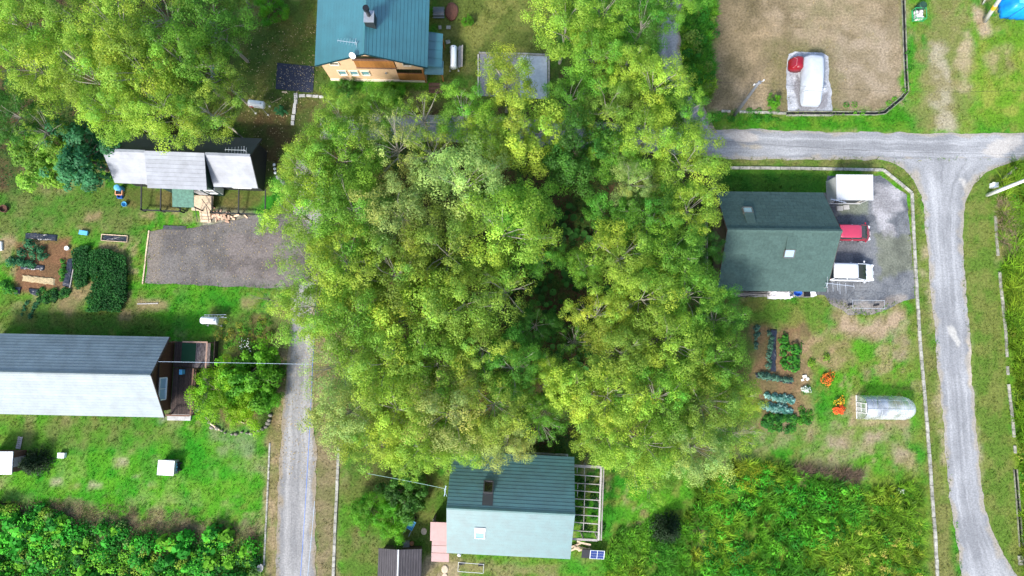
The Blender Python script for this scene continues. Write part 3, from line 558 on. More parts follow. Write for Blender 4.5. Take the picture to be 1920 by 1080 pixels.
mk('railing', lambda b: [b.bar((1.7, -3.65, 1.53), (1.7, .45, 1.53), .14, .06), b.bar((-.45, -3.65, 1.54), (1.62, -3.65, 1.54), .14, .06), b.bar((1.70, -3.6, 1.0), (1.70, .4, 1.0), .05, .10)], M('brown_wood'), dk)
mk('railing', lambda b: [b.bar((.6, 2.78, 1.53), (2.82, 2.78, 1.53), .13, .06), b.bar((2.78, .5, 1.54), (2.78, 2.72, 1.54), .13, .06)], mat('tan_rail', (0.30, 0.19, 0.14), .8, 0, var=.2), dk)
for k in range(6): mk('lattice_slat', lambda b: b.bar((1.78, -3.5 + k * .65, .5), (1.78, -3.5 + (k + 1) * .65 - .1, 1.45), .03, .06), M('dark_wood'), dk)
mk('skirt_wall', lambda b: b.box((3.1, 1.65, .38), (.06, 2.5, .76)), M('dark_wood'), dk)
for k in range(3): mk('step', lambda b: b.box((2.95, .15 - k * .28, .46 - k * .14), (1.0, .28, .05)), mat('step_wood', (0.10, 0.075, 0.065), .85, 0, var=.4, obj=.2), dk)
tag(mk('door_mat', lambda b: b.box((-28.93, -.32, .645), (1.25, 1.75, .03), rad(-1.2)), mat('mat_green', (0.008, 0.05, 0.022), .95)), 'dark green mat lying on the upper part of the dark deck', 'mat')
tag(mk('deck_bench', lambda b: [b.box((-28.35, -4.7, 1.02), (.42, 1.9, .06), rad(-1.2)), b.box((-28.4, -5.5, .8), (.36, .08, .4)), b.box((-28.3, -3.95, .8), (.36, .08, .4))], mat('bench_wood', (0.075, 0.055, 0.05), .85, 0, var=.4)), 'narrow dark bench against the railing of the dark deck', 'bench')
tag(mk('meter_box', lambda b: [b.box((-29.25, -2.0, 1.0), (.22, .4, .55)), b.box((-29.25, -2.0, 1.3), (.26, .44, .04)), b.box((-29.25, -2.0, .65), (.06, .06, .2))], M('sky_blue_plastic')), 'small pale blue box standing on the dark deck', 'box')
mk('doorstep', lambda b: b.box((8.6, -3.95, .09), (2.1, .55, .18)), M('concrete'), h3)

# --- 4: lower house with green metal roof
h4 = thing('green_roof_house', 'house with green metal roof, pale lit front slope, under the birches at the bottom', 'house', (-.09, -12.95, 0), rad(-2.8))
ZE, ZR = 3.2, 5.7; x0, x1 = -5.17, 5.15
gable_walls(h4, x0 + .35, x1 - .35, -3.85, 3.75, 3.45, 3.45, 0, 5.75, mat('timber_wall', (0.10, 0.075, 0.05), .8, 0, var=.3, scale=5))
NS4, a4, L4 = slope(h4, x0, x1, 4.12, ZE, 0, ZR, M('green_metal'), 16, fascia=M('dark_fascia'))
SS4, a4s, L4s = slope(h4, x0, x1, -4.22, ZE, 0, ZR, M('green_metal'), 16, fascia=M('dark_fascia'))
ridge_cap(h4, x0, x1, 0, ZR + .04, M('green_metal'), .3)
# roof windows: north one is a dark box flue with apron, south one white framed
fl = on_slope(NS4, lambda b: [b.box((2.28, 3.0, .16), (.09, .95, .3)), b.box((2.28 - .74 + .0, 3.0, .16), (.09, .95, .3)), b.box((1.91, 3.48, .16), (.65, .08, .3)), b.box((1.91, 2.52, .16), (.65, .08, .3)), b.box((1.91, 4.0, .035), (.86, .95, .05))], 'roof_window', mat('brown_flash', (0.075, 0.075, 0.078), .5, .4), h4)
on_slope(NS4, lambda b: b.box((1.91, 3.0, .12), (.66, .88, .06)), 'pane', M('dark_glass_and_shade'), h4)
on_slope(SS4, lambda b: [b.box((-2.42, 2.75, .08), (.86, .55, .08)), b.box((-2.80, 2.2, .07), (.09, .62, .12)), b.box((-2.04, 2.2, .07), (.09, .62, .12)), b.box((-2.42, 1.88, .07), (.86, .07, .10))], 'roof_window', M('white_paint'), h4)
on_slope(SS4, lambda b: b.box((-2.42, 2.2, .05), (.66, .58, .05)), 'pane', M('pale_glass'), h4)
mk('foundation_slab', lambda b: b.box((0, 0, .06), (9.8, 7.8, .12)), M('concrete'), h4)
window(h4, (-1.5, -3.85, 1.6), 1.6, 1.1, (0, -1)); window(h4, (2.0, -3.85, 1.6), 1.6, 1.1, (0, -1))
PINK = mat('pink_sheet', (0.36, 0.225, 0.212), .6, .1, var=.08, scale=2, obj=.06)
lt = thing('pink_lean_to', 'pink sheet lean-to roof on posts at the west gable of the bottom house', 'lean-to', (-6.2, -16.3, 0), rad(-2))
for y0, y1, z0, z1, xw, xo in ((.1, 1.75, 2.75, 2.35, 1.5, 0), (-.30, .14, 2.28, 2.2, 1.35, .08), (-.95, -.34, 2.16, 2.05, 1.45, .12), (-1.75, -1.0, 2.0, 1.85, 1.5, .12)):
    mk('roof_sheet', lambda b: b.add([(x, y, z + d) for d in (0, .05) for x, y, z in ((xo - xw / 2, y0, z1), (xo + xw / 2, y0, z1), (xo + xw / 2, y1, z0), (xo - xw / 2, y1, z0))], [(3, 2, 1, 0), (4, 5, 6, 7), (0, 1, 5, 4), (1, 2, 6, 5), (2, 3, 7, 6), (3, 0, 4, 7)]), PINK, lt)
for x in (-.6, .65):
    for y, z in ((1.6, 2.6), (.2, 2.3), (-1.6, 1.85)): mk('post', lambda b: b.box((x, y, z / 2), (.08, .08, z)), M('grey_wood'), lt)
mk('boarding', lambda b: b.box((-.62, .2, 1.0), (.04, 3.2, 2.0)), M('grey_wood'), lt)
# pergola to the east
pg = thing('timber_pergola', 'weathered open timber pergola grid at the right gable of the bottom house', 'pergola', (6.25, -13.05, 0), rad(-2.8))
yT, yB, xl, xr = 3.05, -3.05, -1.05, 1.25; zt = 2.3
mk('top_rail', lambda b: b.bar((xl, yT, zt), (xr + .1, yT, zt), .22, .12), M('grey_wood'), pg)
mk('top_rail', lambda b: b.bar((xr, yB, zt + .01), (xr, yT - .12, zt + .01), .16, .12), M('grey_wood'), pg)
mk('top_rail', lambda b: b.bar((xr + .22, yB, zt), (xr + .22, yT, zt), .10, .12), M('grey_wood'), pg)
mk('top_rail', lambda b: b.bar((xl, yB, zt), (xr - .1, yB, zt), .18, .12), M('grey_wood'), pg)
for k in range(8):
    y = yT - .75 - k * .66
    mk('slat', lambda b: b.bar((xl, y + .02 * (-1) ** k, zt + .05), (xr - .08, y - .05, zt + .05), .07, .06), M('grey_wood'), pg)
for k in range(8):
    y = yT - .1 - k * .66; x = (-.35 if k else -.45) + .28
    mk('batten', lambda b: b.bar((x, y, zt + .0), (x, y - .60, zt + .0), .06, .05), M('grey_wood'), pg)
    if k in (0, 2, 3): mk('batten', lambda b: b.bar((x - .62, y, zt), (x - .62, y - .5, zt), .05, .05), M('grey_wood'), pg)
for x, y in ((xr, yT - .05), (xr, 0), (xr, yB), (0, yB), (0, yT)): mk('post', lambda b: b.box((x, y, zt / 2 - .03), (.10, .10, zt - .06)), M('grey_wood'), pg)
# solar panels
sp_ = thing('solar_panel', 'tilted blue solar panel with white grid lines beside the pergola', 'solar panel', P3(1118, 1036, 0), rad(-3))
tr = Euler((rad(22), 0, 0)).to_matrix()
mk('frame', lambda b: b.box((0, 0, .62), (1.26, .86, .05), rot=tr), M('alu'), sp_)
for i in range(2):
    for j in range(3): mk('cell', lambda b: b.box(Vector((0, 0, .62)) + tr @ Vector((-.30 + .60 * i, -.27 + .27 * j, .029)), (.56, .25, .008), rot=tr), mat('solar_cell', (0.010, 0.028, 0.13), .2, 0, obj=.2), sp_)
mk('stand', lambda b: [b.bar((-.5, .3, 0), (-.5, .3, .72), .05), b.bar((.5, .3, 0), (.5, .3, .72), .05), b.bar((-.5, -.3, 0), (-.5, -.3, .48), .05), b.bar((.5, -.3, 0), (.5, -.3, .48), .05)], M('alu'), sp_)
sp2 = thing('solar_panel', 'plain black solar panel left of the blue one', 'solar panel', P3(1101, 1035, 0), rad(-3))
mk('panel', lambda b: b.box((-.15, 0, .55), (.78, .86, .05), rot=tr), M('black_metal'), sp2)
mk('stand', lambda b: [b.bar((-.4, .3, 0), (-.4, .3, .66), .05), b.bar((.1, .3, 0), (.1, .3, .66), .05), b.bar((-.4, -.3, 0), (-.4, -.3, .40), .05), b.bar((.1, -.3, 0), (.1, -.3, .40), .05)], M('alu'), sp2)
jk = thing('board_pile', 'heap of pale scrap boards below the pergola', 'boards', P3(1085, 1022, 0))
rr = random.Random(4)
for k in range(9): mk('board', lambda b: b.box((rr.uniform(-.6, .6), rr.uniform(-.35, .35), .06 + .05 * k), (rr.uniform(.7, 1.3), .14, .04), rr.uniform(-.5, .5)), M('pale_wood'), jk)

# --- 5: right house with green shingles
h5 = thing('shingle_roof_house', 'house with green shingle roof beside the gravel yard on the right', 'house', (22.6, 9.8, 0), rad(-.7))
ZE, ZR = 3.0, 6.1; x0, x1 = -4.75, 4.72
gable_walls(h5, x0 + .5, x1 - .5, -4.2, 3.5, 3.35, 3.35, 0, 6.1, mat('plank_wall', (0.10, 0.085, 0.07), .8, 0, var=.3, scale=4))
def shingled(ye, seed):
    run = abs(ye); L = math.hypot(run, ZR - ZE); a = math.atan2(ZR - ZE, run); north = ye > 0
    o = mk('roof_slope', lambda b: b.box((0, L / 2, -.06), (x1 - x0, L, .12)), M('shingle_green'), h5, loc=((x0 + x1) / 2, ye, ZE), rot=(a, 0, math.pi if north else 0))
    rows = round(L / .44); w = L / rows; tw = (x1 - x0) / 12; t = .022; Lx = tw - .022; rg = random.Random(seed)
    def shape(Lx):
        b = MB(); return b.add([(-Lx / 2, -.02, .002), (Lx / 2, -.02, .002), (Lx / 2, w, .002), (-Lx / 2, w, .002), (-Lx / 2, -.02, t), (Lx / 2, -.02, t), (Lx / 2, w, .006), (-Lx / 2, w, .006)], [(3, 2, 1, 0), (4, 5, 6, 7), (0, 1, 5, 4), (1, 2, 6, 5), (2, 3, 7, 6), (3, 0, 4, 7)])
    me = None; hm = None
    for r in range(rows):
        half = r % 2
        for k in range(12 + half):
            x = -(x1 - x0) / 2 + tw * (k + .5 - .5 * half)
            if half and k in (0, 12):
                x += tw / 4 if k == 0 else -tw / 4
                if hm is None: c = shape(tw / 2 - .022).build('shingle', M('shingle_green'), o); hm = c.data
                else: c = link('shingle', hm, o)
            else:
                if me is None: c = shape(Lx).build('shingle', M('shingle_green'), o); me = c.data
                else: c = link('shingle', me, o)
            c.location = (x, r * w, rg.uniform(0, .004))
    return o
NS5 = shingled(3.95, 1); SS5 = shingled(-4.75, 2)
ridge_cap(h5, x0, x1, 0, ZR + .05, M('shingle_green'), .36)
def shed_dormer(o, x, y, w, L, gl, up):
    """raised roof window with a long apron behind it"""
    on_slope(o, lambda b: [b.box((x - w / 2, y, .11), (.07, .72, .22)), b.box((x + w / 2, y, .11), (.07, .72, .22)), b.box((x, y - .36, .11), (w - .07, .07, .22)), b.box((x, y + .36, .11), (w - .07, .07, .22))], 'roof_window', mat('bronze_frame', (0.13, 0.13, 0.12), .5, .3), h5)
    on_slope(o, lambda b: b.box((x, y, .13), (w - .07, .65, .05)), 'pane', M(gl), h5)
    on_slope(o, lambda b: b.add([(x - w / 2, y + .40, .03), (x + w / 2, y + .40, .03), (x + w / 2, y + .40 + L, .03), (x - w / 2, y + .40 + L, .03), (x - w / 2, y + .40, .22), (x + w / 2, y + .40, .22), (x + w / 2, y + .40 + L, .04), (x - w / 2, y + .40 + L, .04)], [(3, 2, 1, 0), (4, 5, 6, 7), (0, 1, 5, 4), (1, 2, 6, 5), (2, 3, 7, 6), (3, 0, 4, 7)]), 'window_apron', M('shingle_green'), h5)
shed_dormer(NS5, 2.55, 2.65, .78, 1.15, 'pale_glass', 1)
shed_dormer(SS5, .75, 3.65, .82, 1.15, 'skylight_glass', 0)
mk('bargeboard', lambda b: [b.bar((x + .02 * s, 3.95, ZE - .09), (x + .02 * s, 0, ZR - .09), .04, .16) for x, s in ((x0, -1), (x1, 1))] + [b.bar((x + .02 * s, -4.75, ZE - .09), (x + .02 * s, 0, ZR - .09), .04, .16) for x, s in ((x0, -1), (x1, 1))], M('dark_wood'), h5)
window(h5, (x1 - .5, -1.5, 1.6), 1.5, 1.1, (1, 0)); mk('door', lambda b: b.box((x1 - .46, 1.2, 1.05), (.08, .95, 2.1)), M('brown_wood'), h5)
window(h5, (-1.0, -4.2, 1.6), 1.6, 1.1, (0, -1))
dk5 = thing('side_rail_fence', 'grey rail fence along the tree side of the shingle roof house', 'fence', (17.6, 9.5, 0), rad(-.7))
for y in (3.2, 1.6, 0, -1.6, -3.2): mk('post', lambda b: b.box((0, y, .55), (.09, .09, 1.1)), M('grey_wood'), dk5)
for z in (.55, 1.08): mk('rail', lambda b: b.box((0, 0, z), (.08, 6.6, .06)), M('grey_wood'), dk5)
# ------------------------------------------------------------------ smaller buildings
# white storage shed
s6 = thing('storage_shed', 'white metal storage shed with ribbed roof in the gravel yard', 'shed', P3(1602, 351, 2.1)[:2] + (0,), rad(-.5))
WM = mat('white_metal', (0.56, 0.57, 0.57), .45, .2, var=.05, scale=1)
mk('wall', lambda b: [b.box((0, 1.02, 1.02), (3.0, .05, 2.04)), b.box((-1.5, 0, 1.02), (.05, 2.0, 2.04)), b.box((1.5, 0, 1.02), (.05, 2.0, 2.04))], WM, s6)
mk('floor_base', lambda b: b.box((0, 0, .06), (3.1, 2.12, .12)), M('concrete'), s6)
rf = mk('roof', lambda b: b.add([(x, y, z + d) for d in (0, .07) for x, y, z in ((-1.64, -1.18, 2.06), (1.64, -1.18, 2.06), (1.64, 1.12, 2.16), (-1.64, 1.12, 2.16))], [(3, 2, 1, 0), (4, 5, 6, 7), (0, 1, 5, 4), (1, 2, 6, 5), (2, 3, 7, 6), (3, 0, 4, 7)]), WM, s6)
for k in range(12): mk('roof_rib', lambda b: b.bar((-1.52 + k * .276, -1.17, 2.155), (-1.52 + k * .276, 1.11, 2.255), .05, .05), WM, rf)
for k in range(11): mk('wall_rib', lambda b: b.box((-1.54, -.9 + k * .18, 1.05), (.03, .05, 1.9)), WM, s6)
mk('door', lambda b: [b.box((.55, -.98, 1.05), (.95, .04, 1.85))], mat('shaded_shed_door', (0.03, 0.035, 0.04), .5), s6)  # near-black doors: shade under the roof overhang put into the colour
mk('door', lambda b: [b.box((-.45, -1.02, 1.05), (.95, .04, 1.85))], M('shaded_shed_door'), s6)
mk('door_frame', lambda b: [b.box((0, -1.03, 2.0), (3.0, .06, .12)), b.box((1.45, -1.03, 1.0), (.1, .06, 2.0)), b.box((-1.45, -1.03, 1.0), (.1, .06, 2.0)), b.box((0, -1.06, .12), (3.0, .08, .06))], WM, s6)
for k, (px, py) in enumerate(((1574, 391), (1586, 389))): tag(mk('doorstep_slab', lambda b: b.box((*P(px, py), .07), (.52, .42, .12), .1 * k), M('concrete')), ('stone slab before the white shed door, the left one', 'stone slab before the white shed door, the right one')[k], 'slab', 'slabs before the white shed')
tag(mk('aerial_rod', lambda b: [b.bar((28.2, 13.25, 2.5), (29.6, 12.95, 2.45), .05), b.bar((29.5, 12.97, 2.14), (29.5, 12.97, 2.5), .035)] + [b.bar((28.3 + .22 * k, 13.23 - .045 * k - .15, 2.5), (28.3 + .22 * k, 13.23 - .045 * k + .15, 2.5), .015) for k in range(6)], M('alu')), 'thin white aerial lying over the corner of the white shed roof', 'antenna')
# black ribbed shed at the bottom
s7 = thing('black_shed', 'small black roofed shed beside the pink lean-to at the bottom edge', 'shed', P3(749, 1072, 2.0)[:2] + (0,), rad(-1))
BS = mat('black_sheet', (0.045, 0.040, 0.045), .6, .2, var=.35, scale=2.5, stretch=(3, .4, 1))
mk('wall', lambda b: b.add([(x, y, z) for y in (-1.6, 1.6) for x, z in ((-1.6, 0), (1.6, 0), (1.6, 1.85), (-.2, 2.1), (-1.6, 1.85))], [(0, 1, 2, 3, 4), (9, 8, 7, 6, 5)] + [((i + 1) % 5, i, 5 + i, 5 + (i + 1) % 5) for i in range(5)]), M('timber_wall'), s7)
for x0_, x1_, z0_, z1_ in ((-1.85, -.1, 1.92, 2.25), (-.1, 1.85, 2.25, 1.9)):
    rp = mk('roof_slope', lambda b: b.add([(x, y, z + d) for d in (0, .06) for x, y, z in ((x0_, -1.9, z0_), (x1_, -1.9, z1_), (x1_, 1.9, z1_), (x0_, 1.9, z0_))], [(3, 2, 1, 0), (4, 5, 6, 7), (0, 1, 5, 4), (1, 2, 6, 5), (2, 3, 7, 6), (3, 0, 4, 7)]), BS, s7)
    for k in range(9):
        t = (k + .5) / 9; xx = x0_ + (x1_ - x0_) * t; zz = z0_ + (z1_ - z0_) * t + .07
        mk('roof_rib', lambda b: b.bar((xx, -1.9, zz), (xx, 1.9, zz), .07, .05), BS, rp)
mk('ridge_cap', lambda b: b.box((-.1, 0, 2.35), (.12, 3.84, .05)), M('grey_metal'), s7)
# blue tarp shelter top right
s8 = thing('blue_tarp_shelter', 'shelter under a bright blue tarpaulin in the upper right corner', 'tarp shelter', P3(1905, 10, 0)[:2] + (0,), rad(-4))
TB = mat('blue_tarp', (0.004, 0.235, 0.72), .42, 0, var=.22, scale=1.2, bump=.6, bscale=3, spec=.5); TB2 = mat('pale_blue_tarp', (0.10, 0.52, 0.70), .4, 0, var=.12, scale=1.4, bump=.5, bscale=3)
def tarp(b):
    N_ = 22; V = []; rg = random.Random(3)
    prof = [(1.0, 0.0), (.985, .5), (.93, 1.1), (.86, 1.55), (.74, 1.80), (.4, 1.95), (0.02, 2.02)]
    rings = []
    for s_, z in prof:
        ring = []
        for k in range(N_ * 2):
            t = 2 * math.pi * k / (N_ * 2); c_, s2 = math.cos(t), math.sin(t); q = 1 / max(abs(c_), abs(s2)) ** .85
            w = 1 + .035 * math.sin(k * 2.3) * (s_ > .5)
            ring.append((1.75 * s_ * q * c_ * w, 1.45 * s_ * q * s2 * w, z + .04 * math.sin(k * 1.7)))
        rings.append(ring)
    b.loft(rings)
mk('tarpaulin', tarp, TB, s8, smooth=True)
mk('top_sheet', lambda b: b.add([(x, y, z + .0) for x, y, z in ((-1.0, -.75, 1.98), (1.5, -.80, 1.98), (1.5, 1.1, 2.05), (-1.05, 1.15, 2.05), (-1.05, -.8, 1.85), (1.55, -.85, 1.85), (1.55, 1.15, 1.9), (-1.1, 1.2, 1.9))], [(0, 1, 2, 3), (4, 5, 1, 0), (5, 6, 2, 1), (6, 7, 3, 2), (7, 4, 0, 3)]), TB2, s8)
mk('rope', lambda b: b.tube([(-1.3, -1.75, .1), (-.6, -1.2, 1.72), (.2, -.6, 2.05), (1.4, .1, 2.08)], .02, 5), M('rubber'), s8)
# small white roofed hut on the left edge
s9 = thing('white_roof_hut', 'small white roofed hut cut by the left edge beside a dark conifer', 'hut', (P(0, 868, 1.8)[0] - .3, P(0, 868, 1.8)[1], 0))
mk('wall', lambda b: b.box((0, 0, .85), (2.6, 1.7, 1.7)), M('brown_wood'), s9); mk('roof', lambda b: b.box((0, 0, 1.77), (2.75, 1.95, .10)), M('white_paint'), s9, bevel=.02)
mk('door', lambda b: b.box((1.31, 0, .8), (.05, .8, 1.5)), M('grey_wood'), s9)
# white cabinet with burner
wc = thing('white_cabinet', 'square white topped cabinet standing alone on the lower left lawn', 'cabinet', P3(312, 877, .9)[:2] + (0,), rad(-3))
mk('body', lambda b: b.box((0, 0, .45), (1.3, 1.15, .9)), M('grey_wood'), wc); mk('lid', lambda b: b.box((-.02, 0, .94), (1.46, 1.30, .07)), M('white_paint'), wc, bevel=.02)
gr = thing('garden_machine', 'small dark garden machine with turquoise panels beside the white cabinet', 'machine', P3(330, 875, .3)[:2] + (0,))
mk('frame', lambda b: [b.box((0, 0, .3), (.55, .75, .35)), b.bar((-.2, .3, .5), (.05, .75, .85), .06)], M('rubber'), gr)
for k in range(3): mk('panel', lambda b: b.box((.02 + .04 * (k % 2), -.25 + .25 * k, .5), (.34, .19, .06)), mat('turquoise', (0.10, 0.35, 0.38), .5), gr)
for y in (-.3, .3): mk('wheel', lambda b: b.tube([(.28, y - .05, .2), (.28, y + .05, .2)], .2, 12), M('rubber'), gr)
tag(mk('white_box', lambda b: [b.box((*P(119, 853), .17), (.56, .42, .34), -.05), b.box((*P(119, 853), .36), (.60, .46, .04), -.05)], M('white_plastic')), 'small white box on the lawn right of the dark conifer', 'box')
pl = thing('wooden_pallet', 'small grey wooden duckboard on the lawn above the dark conifer', 'pallet', P3(37, 830), rad(-8))
for k in range(6): mk('slat', lambda b: b.box((0, -.45 + .18 * k, .07), (.42, .14, .03)), M('grey_wood'), pl)
mk('bearer', lambda b: [b.box((-.15, 0, .025), (.06, 1.1, .05)), b.box((.15, 0, .025), (.06, 1.1, .05))], M('grey_wood'), pl)
tag(mk('stone_bowl', lambda b: b.loft([[(P(490, 1063)[0] + r * math.cos(t * .5236), P(490, 1063)[1] + 1.3 * r * math.sin(t * .5236), z) for t in range(12)] for r, z in ((.14, 0), (.24, .1), (.28, .35), (.24, .36), (.18, .22), (.02, .18))]), mat('bowl_stone', (0.62, 0.56, 0.50), .7, 0, var=.15), smooth=True), 'pale bowl shaped stone beside the lane kerb at the bottom', 'bowl')

# fuel tanks on legs
def fuel_tank(label, loc, rz, L, w, h, legh, red=False, ladder=False):
    t = thing('fuel_tank', label, 'fuel tank', loc, rz)
    n = 14; rings = []
    for x, s_ in ((-L / 2, .72), (-L / 2 + .07, 1), (L / 2 - .07, 1), (L / 2, .72)):
        rings.append([(x, s_ * w / 2 * math.copysign(abs(math.cos(k * 2 * math.pi / n)) ** .7, math.cos(k * 2 * math.pi / n)), legh + h / 2 + s_ * h / 2 * math.copysign(abs(math.sin(k * 2 * math.pi / n)) ** .7, math.sin(k * 2 * math.pi / n))) for k in range(n)])
    b = MB(); b.loft(rings); b.build('tank', mat('tank_white', (0.74, 0.77, 0.79), .4, .1, var=.06), t, smooth=True)
    for x in (-L / 2 + .15, L / 2 - .12):
        for s_ in (-1, 1):
            lg = mk('leg', lambda b: b.bar((x, s_ * (w / 2 + .02), legh + h * .6), (x + .02, s_ * (w / 2 + .10), 0), .045), M('alu'), t)
            mk('foot', lambda b: b.box((x + .02, s_ * (w / 2 + .10), .03), (.16, .16, .06)), M('concrete'), lg)
    mk('filler_cap', lambda b: b.cyl((L / 2 - .2, 0), .06, legh + h, legh + h + .1, 8), M('grey_metal'), t)
    if red:
        for k in range(2): mk('red_mark', lambda b: b.box((-L / 2 + .2 + .2 * k, -w / 2 - .012, legh + h * .5), (.12, .02, h * .45)), M('red_paint'), t)
    if ladder:
        mk('ladder', lambda b: [b.bar((-L / 2, w / 2 + .18, .6), (L / 2 + .5, w / 2 + .30, .7), .035), b.bar((-L / 2, w / 2 + .02, .45), (L / 2 + .5, w / 2 + .05, .5), .035)] + [b.bar((-L / 2 + .2 + k * .25, w / 2 + .02, .46), (-L / 2 + .2 + k * .25, w / 2 + .2, .62), .025) for k in range(7)], M('alu'), t)
    return t
fuel_tank('white fuel tank on legs with aluminium ladder above the flowering bed', P3(403, 602)[:2] + (0,), rad(-3), 1.5, .62, .72, .75, ladder=True)
for k in range(4): pass
fuel_tank('white fuel tank on tall legs with red marks below the dark mat', P3(492, 206)[:2] + (0,), rad(-8), 1.45, .62, .75, 1.1, red=True)
fuel_tank('long white tank standing beside the teal side porch', P3(852, 116)[:2] + (0,), rad(90), 2.1, .6, .8, .6)
bs = thing('board_stack', 'grey boards leaning in a stack beside the long white tank', 'boards', P3(863, 110), rad(-1))
for k in range(4): mk('board', lambda b: b.box((-.15 + .12 * k, .03 * k, .35 + .03 * k), (.11, 2.0 + .1 * (k % 2), .05)), M('grey_wood'), bs)
mk('trestle', lambda b: [b.box((0, -.7, .16), (.5, .08, .32)), b.box((0, .7, .16), (.5, .08, .32))], M('grey_wood'), bs)
# upper house yard
wr = thing('wood_rack', 'black wood rack with curved cover at the east wall of the upper house', 'rack', P3(824, 22), 0)
mk('cover', lambda b: b.loft([[(x, -.3 + .9 * math.cos(a) * .6, .35 + .55 * math.sin(a)) for a in [math.pi * k / 8 for k in range(9)]] for x in (-.5, .5)], caps=True), mat('rack_cover', (0.10, 0.12, 0.13), .3), wr)
for k in range(4): mk('rail', lambda b: b.box((0, -.95 + .3 * k, .75), (1.1, .03, .04)), M('grey_metal'), wr)
tag(mk('leaf_pile', lambda b: b.loft([[(P(847, 22)[0] + r * .65 * math.cos(t * .5236) * (1 + .08 * math.sin(t * 2.2)), P(847, 22)[1] + r * .95 * math.sin(t * .5236), z) for t in range(12)] for r, z in ((1, 0), (.92, .14), (.7, .26), (.35, .33), (.05, .35))]), mat('red_leaves', (0.20, 0.085, 0.055), .95, 0, var=.4, scale=14, bump=1), smooth=True), 'heap of reddish brown leaves beside the black wood rack', 'leaf heap')
for k, (px, py, lab) in enumerate(((841, 52, 'pale stepping stone below the reddish leaf heap'), (825, 52, 'small stepping stone close to the upper house wall'), (840, 79, 'pale stepping stone at the corner of the teal side porch'))):
    tag(mk('stepping_stone', lambda b: b.box((*P(px, py), .05), (.42 if k != 1 else .28, .36, .1), .1 * k), M('kerb_concrete'), bevel=.02), lab, 'stepping stone', 'stepping stones by the upper house')
# dark mat and slabs
dm = tag(mk('weed_mat', lambda b: b.prism(PP([(520, 118), (590, 125), (587, 174), (570, 173), (517, 167)]), .004, .05), mat('weed_mat', (0.016, 0.022, 0.045), .7, 0, var=.35, scale=5, bump=.3)), 'dark navy weed mat strewn with leaves left of the peach house', 'ground mat')
rr = random.Random(8)
bk = thing('stone_edging', 'L shaped edging of pale stones below the dark mat', 'edging', P3(553, 195))
E0 = P(553, 195)
for px, py, w, h_ in ((555, 180, .34, .5), (555, 190, .30, .5), (553, 199, .28, .45), (552, 209, .32, .55), (550, 221, .32, .5), (549, 231, .3, .4), (567, 180, .6, .28), (580, 180, .5, .22), (592, 181, .55, .26), (603, 182, .4, .24)):
    q = P(px, py); mk('stone', lambda b: b.box((q[0] - E0[0], q[1] - E0[1], .06), (w, h_, .13 + rr.uniform(0, .05)), rr.uniform(-.08, .08)), M('concrete'), bk, bevel=.025)
tag(mk('plank', lambda b: b.box((*P(534, 173), .04), (.5, .14, .06), -.05), M('pale_wood')), 'short pale plank at the lower edge of the dark mat', 'plank')
tag(mk('bamboo_cane', lambda b: b.tube([P3(508, 193, .5), P3(528, 183, .2)], .022, 6), M('pale_wood')), 'bamboo cane leaning by the red marked fuel tank', 'cane')
# concrete slab among trees
cs = thing('concrete_slab', 'concrete slab with white curb among the birches, pale at its right half', 'slab', P3(960, 140))
C0 = P(960, 140)
def loc2(l): return [(a - C0[0], b_ - C0[1]) for a, b_ in PP(l)]
mk('slab', lambda b: b.prism(loc2([(900, 102), (975, 104), (975, 184), (900, 180)]), .01, .07), mat('dark_gravel', (0.20, 0.20, 0.22), .9, 0, var=.3, scale=6, bump=.4), cs)
mk('slab', lambda b: b.prism(loc2([(975, 104), (1026, 106), (1026, 186), (975, 184)]), .01, .08), mat('pale_slab', (0.48, 0.51, 0.54), .85, 0, var=.14, scale=3), cs)
pts = [(898, 100), (940, 101), (985, 102), (1028, 104)]
for a, b_ in zip(pts, pts[1:]): mk('curb_stone', lambda b: b.bar((*loc2([a])[0], .09), (*loc2([b_])[0], .09), .16, .18), M('kerb_concrete'), cs)
for a, b_ in (((1029, 107), (1029, 145)), ((1029, 146), (1029, 186)), ((897, 103), (897, 140)), ((897, 141), (897, 180))): mk('curb_stone', lambda b: b.bar((*loc2([a])[0], .09), (*loc2([b_])[0], .09), .16, .18), M('kerb_concrete'), cs)

# ------------------------------------------------------------------ kerbs made of stones, gutters
def kerb(label, pts, w=.24, hgt=.20, L=.85, m='kerb_concrete', name='kerb', part='kerb_stone', gap=.025, skip=0.0, seed=0, z0=0.0):
    W_ = [Vector((*P(*p), 0)) for p in pts]; o = W_[0]; t = thing(name, label, 'kerb', tuple(o)); rg = random.Random(seed); me = {}
    for a, b_ in zip(W_, W_[1:]):
        d = b_ - a; n = max(1, round(d.length / L)); l = d.length / n; ang = math.atan2(d.y, d.x); key = round(l, 2)
        for k in range(n):
            if rg.random() < skip: continue
            c = a + d * ((k + .5) / n) - o
            if key not in me:
                q = mk(part, lambda b: b.box((0, 0, 0), (l - gap, w, hgt)), M(m), t, bevel=.02); me[key] = q.data
            else:
                q = link(part, me[key], t); md = q.modifiers.new('bevel', 'BEVEL'); md.width = .02; md.segments = 2
            q.location = (c.x, c.y, z0 + hgt / 2 - rg.uniform(0, .05)); q.rotation_euler = (0, rg.uniform(-.01, .01), ang + rg.uniform(-.012, .012))
    return t
kerb('concrete kerb of the shingle house yard bending round the road corner to the bottom', [(1368, 315), (1500, 316), (1600, 318), (1656, 319), (1709, 362), (1713, 450), (1718, 540), (1724, 640), (1732, 730), (1740, 830), (1747, 930), (1753, 1010), (1757, 1085)], .26, .18, .9, seed=1)
kerb('weathered kerb on the far right verge, broken in places', [(1866, 405), (1868, 450), (1876, 540), (1885, 620), (1890, 720), (1898, 790), (1903, 850)], .22, .16, .8, skip=.3, seed=2)
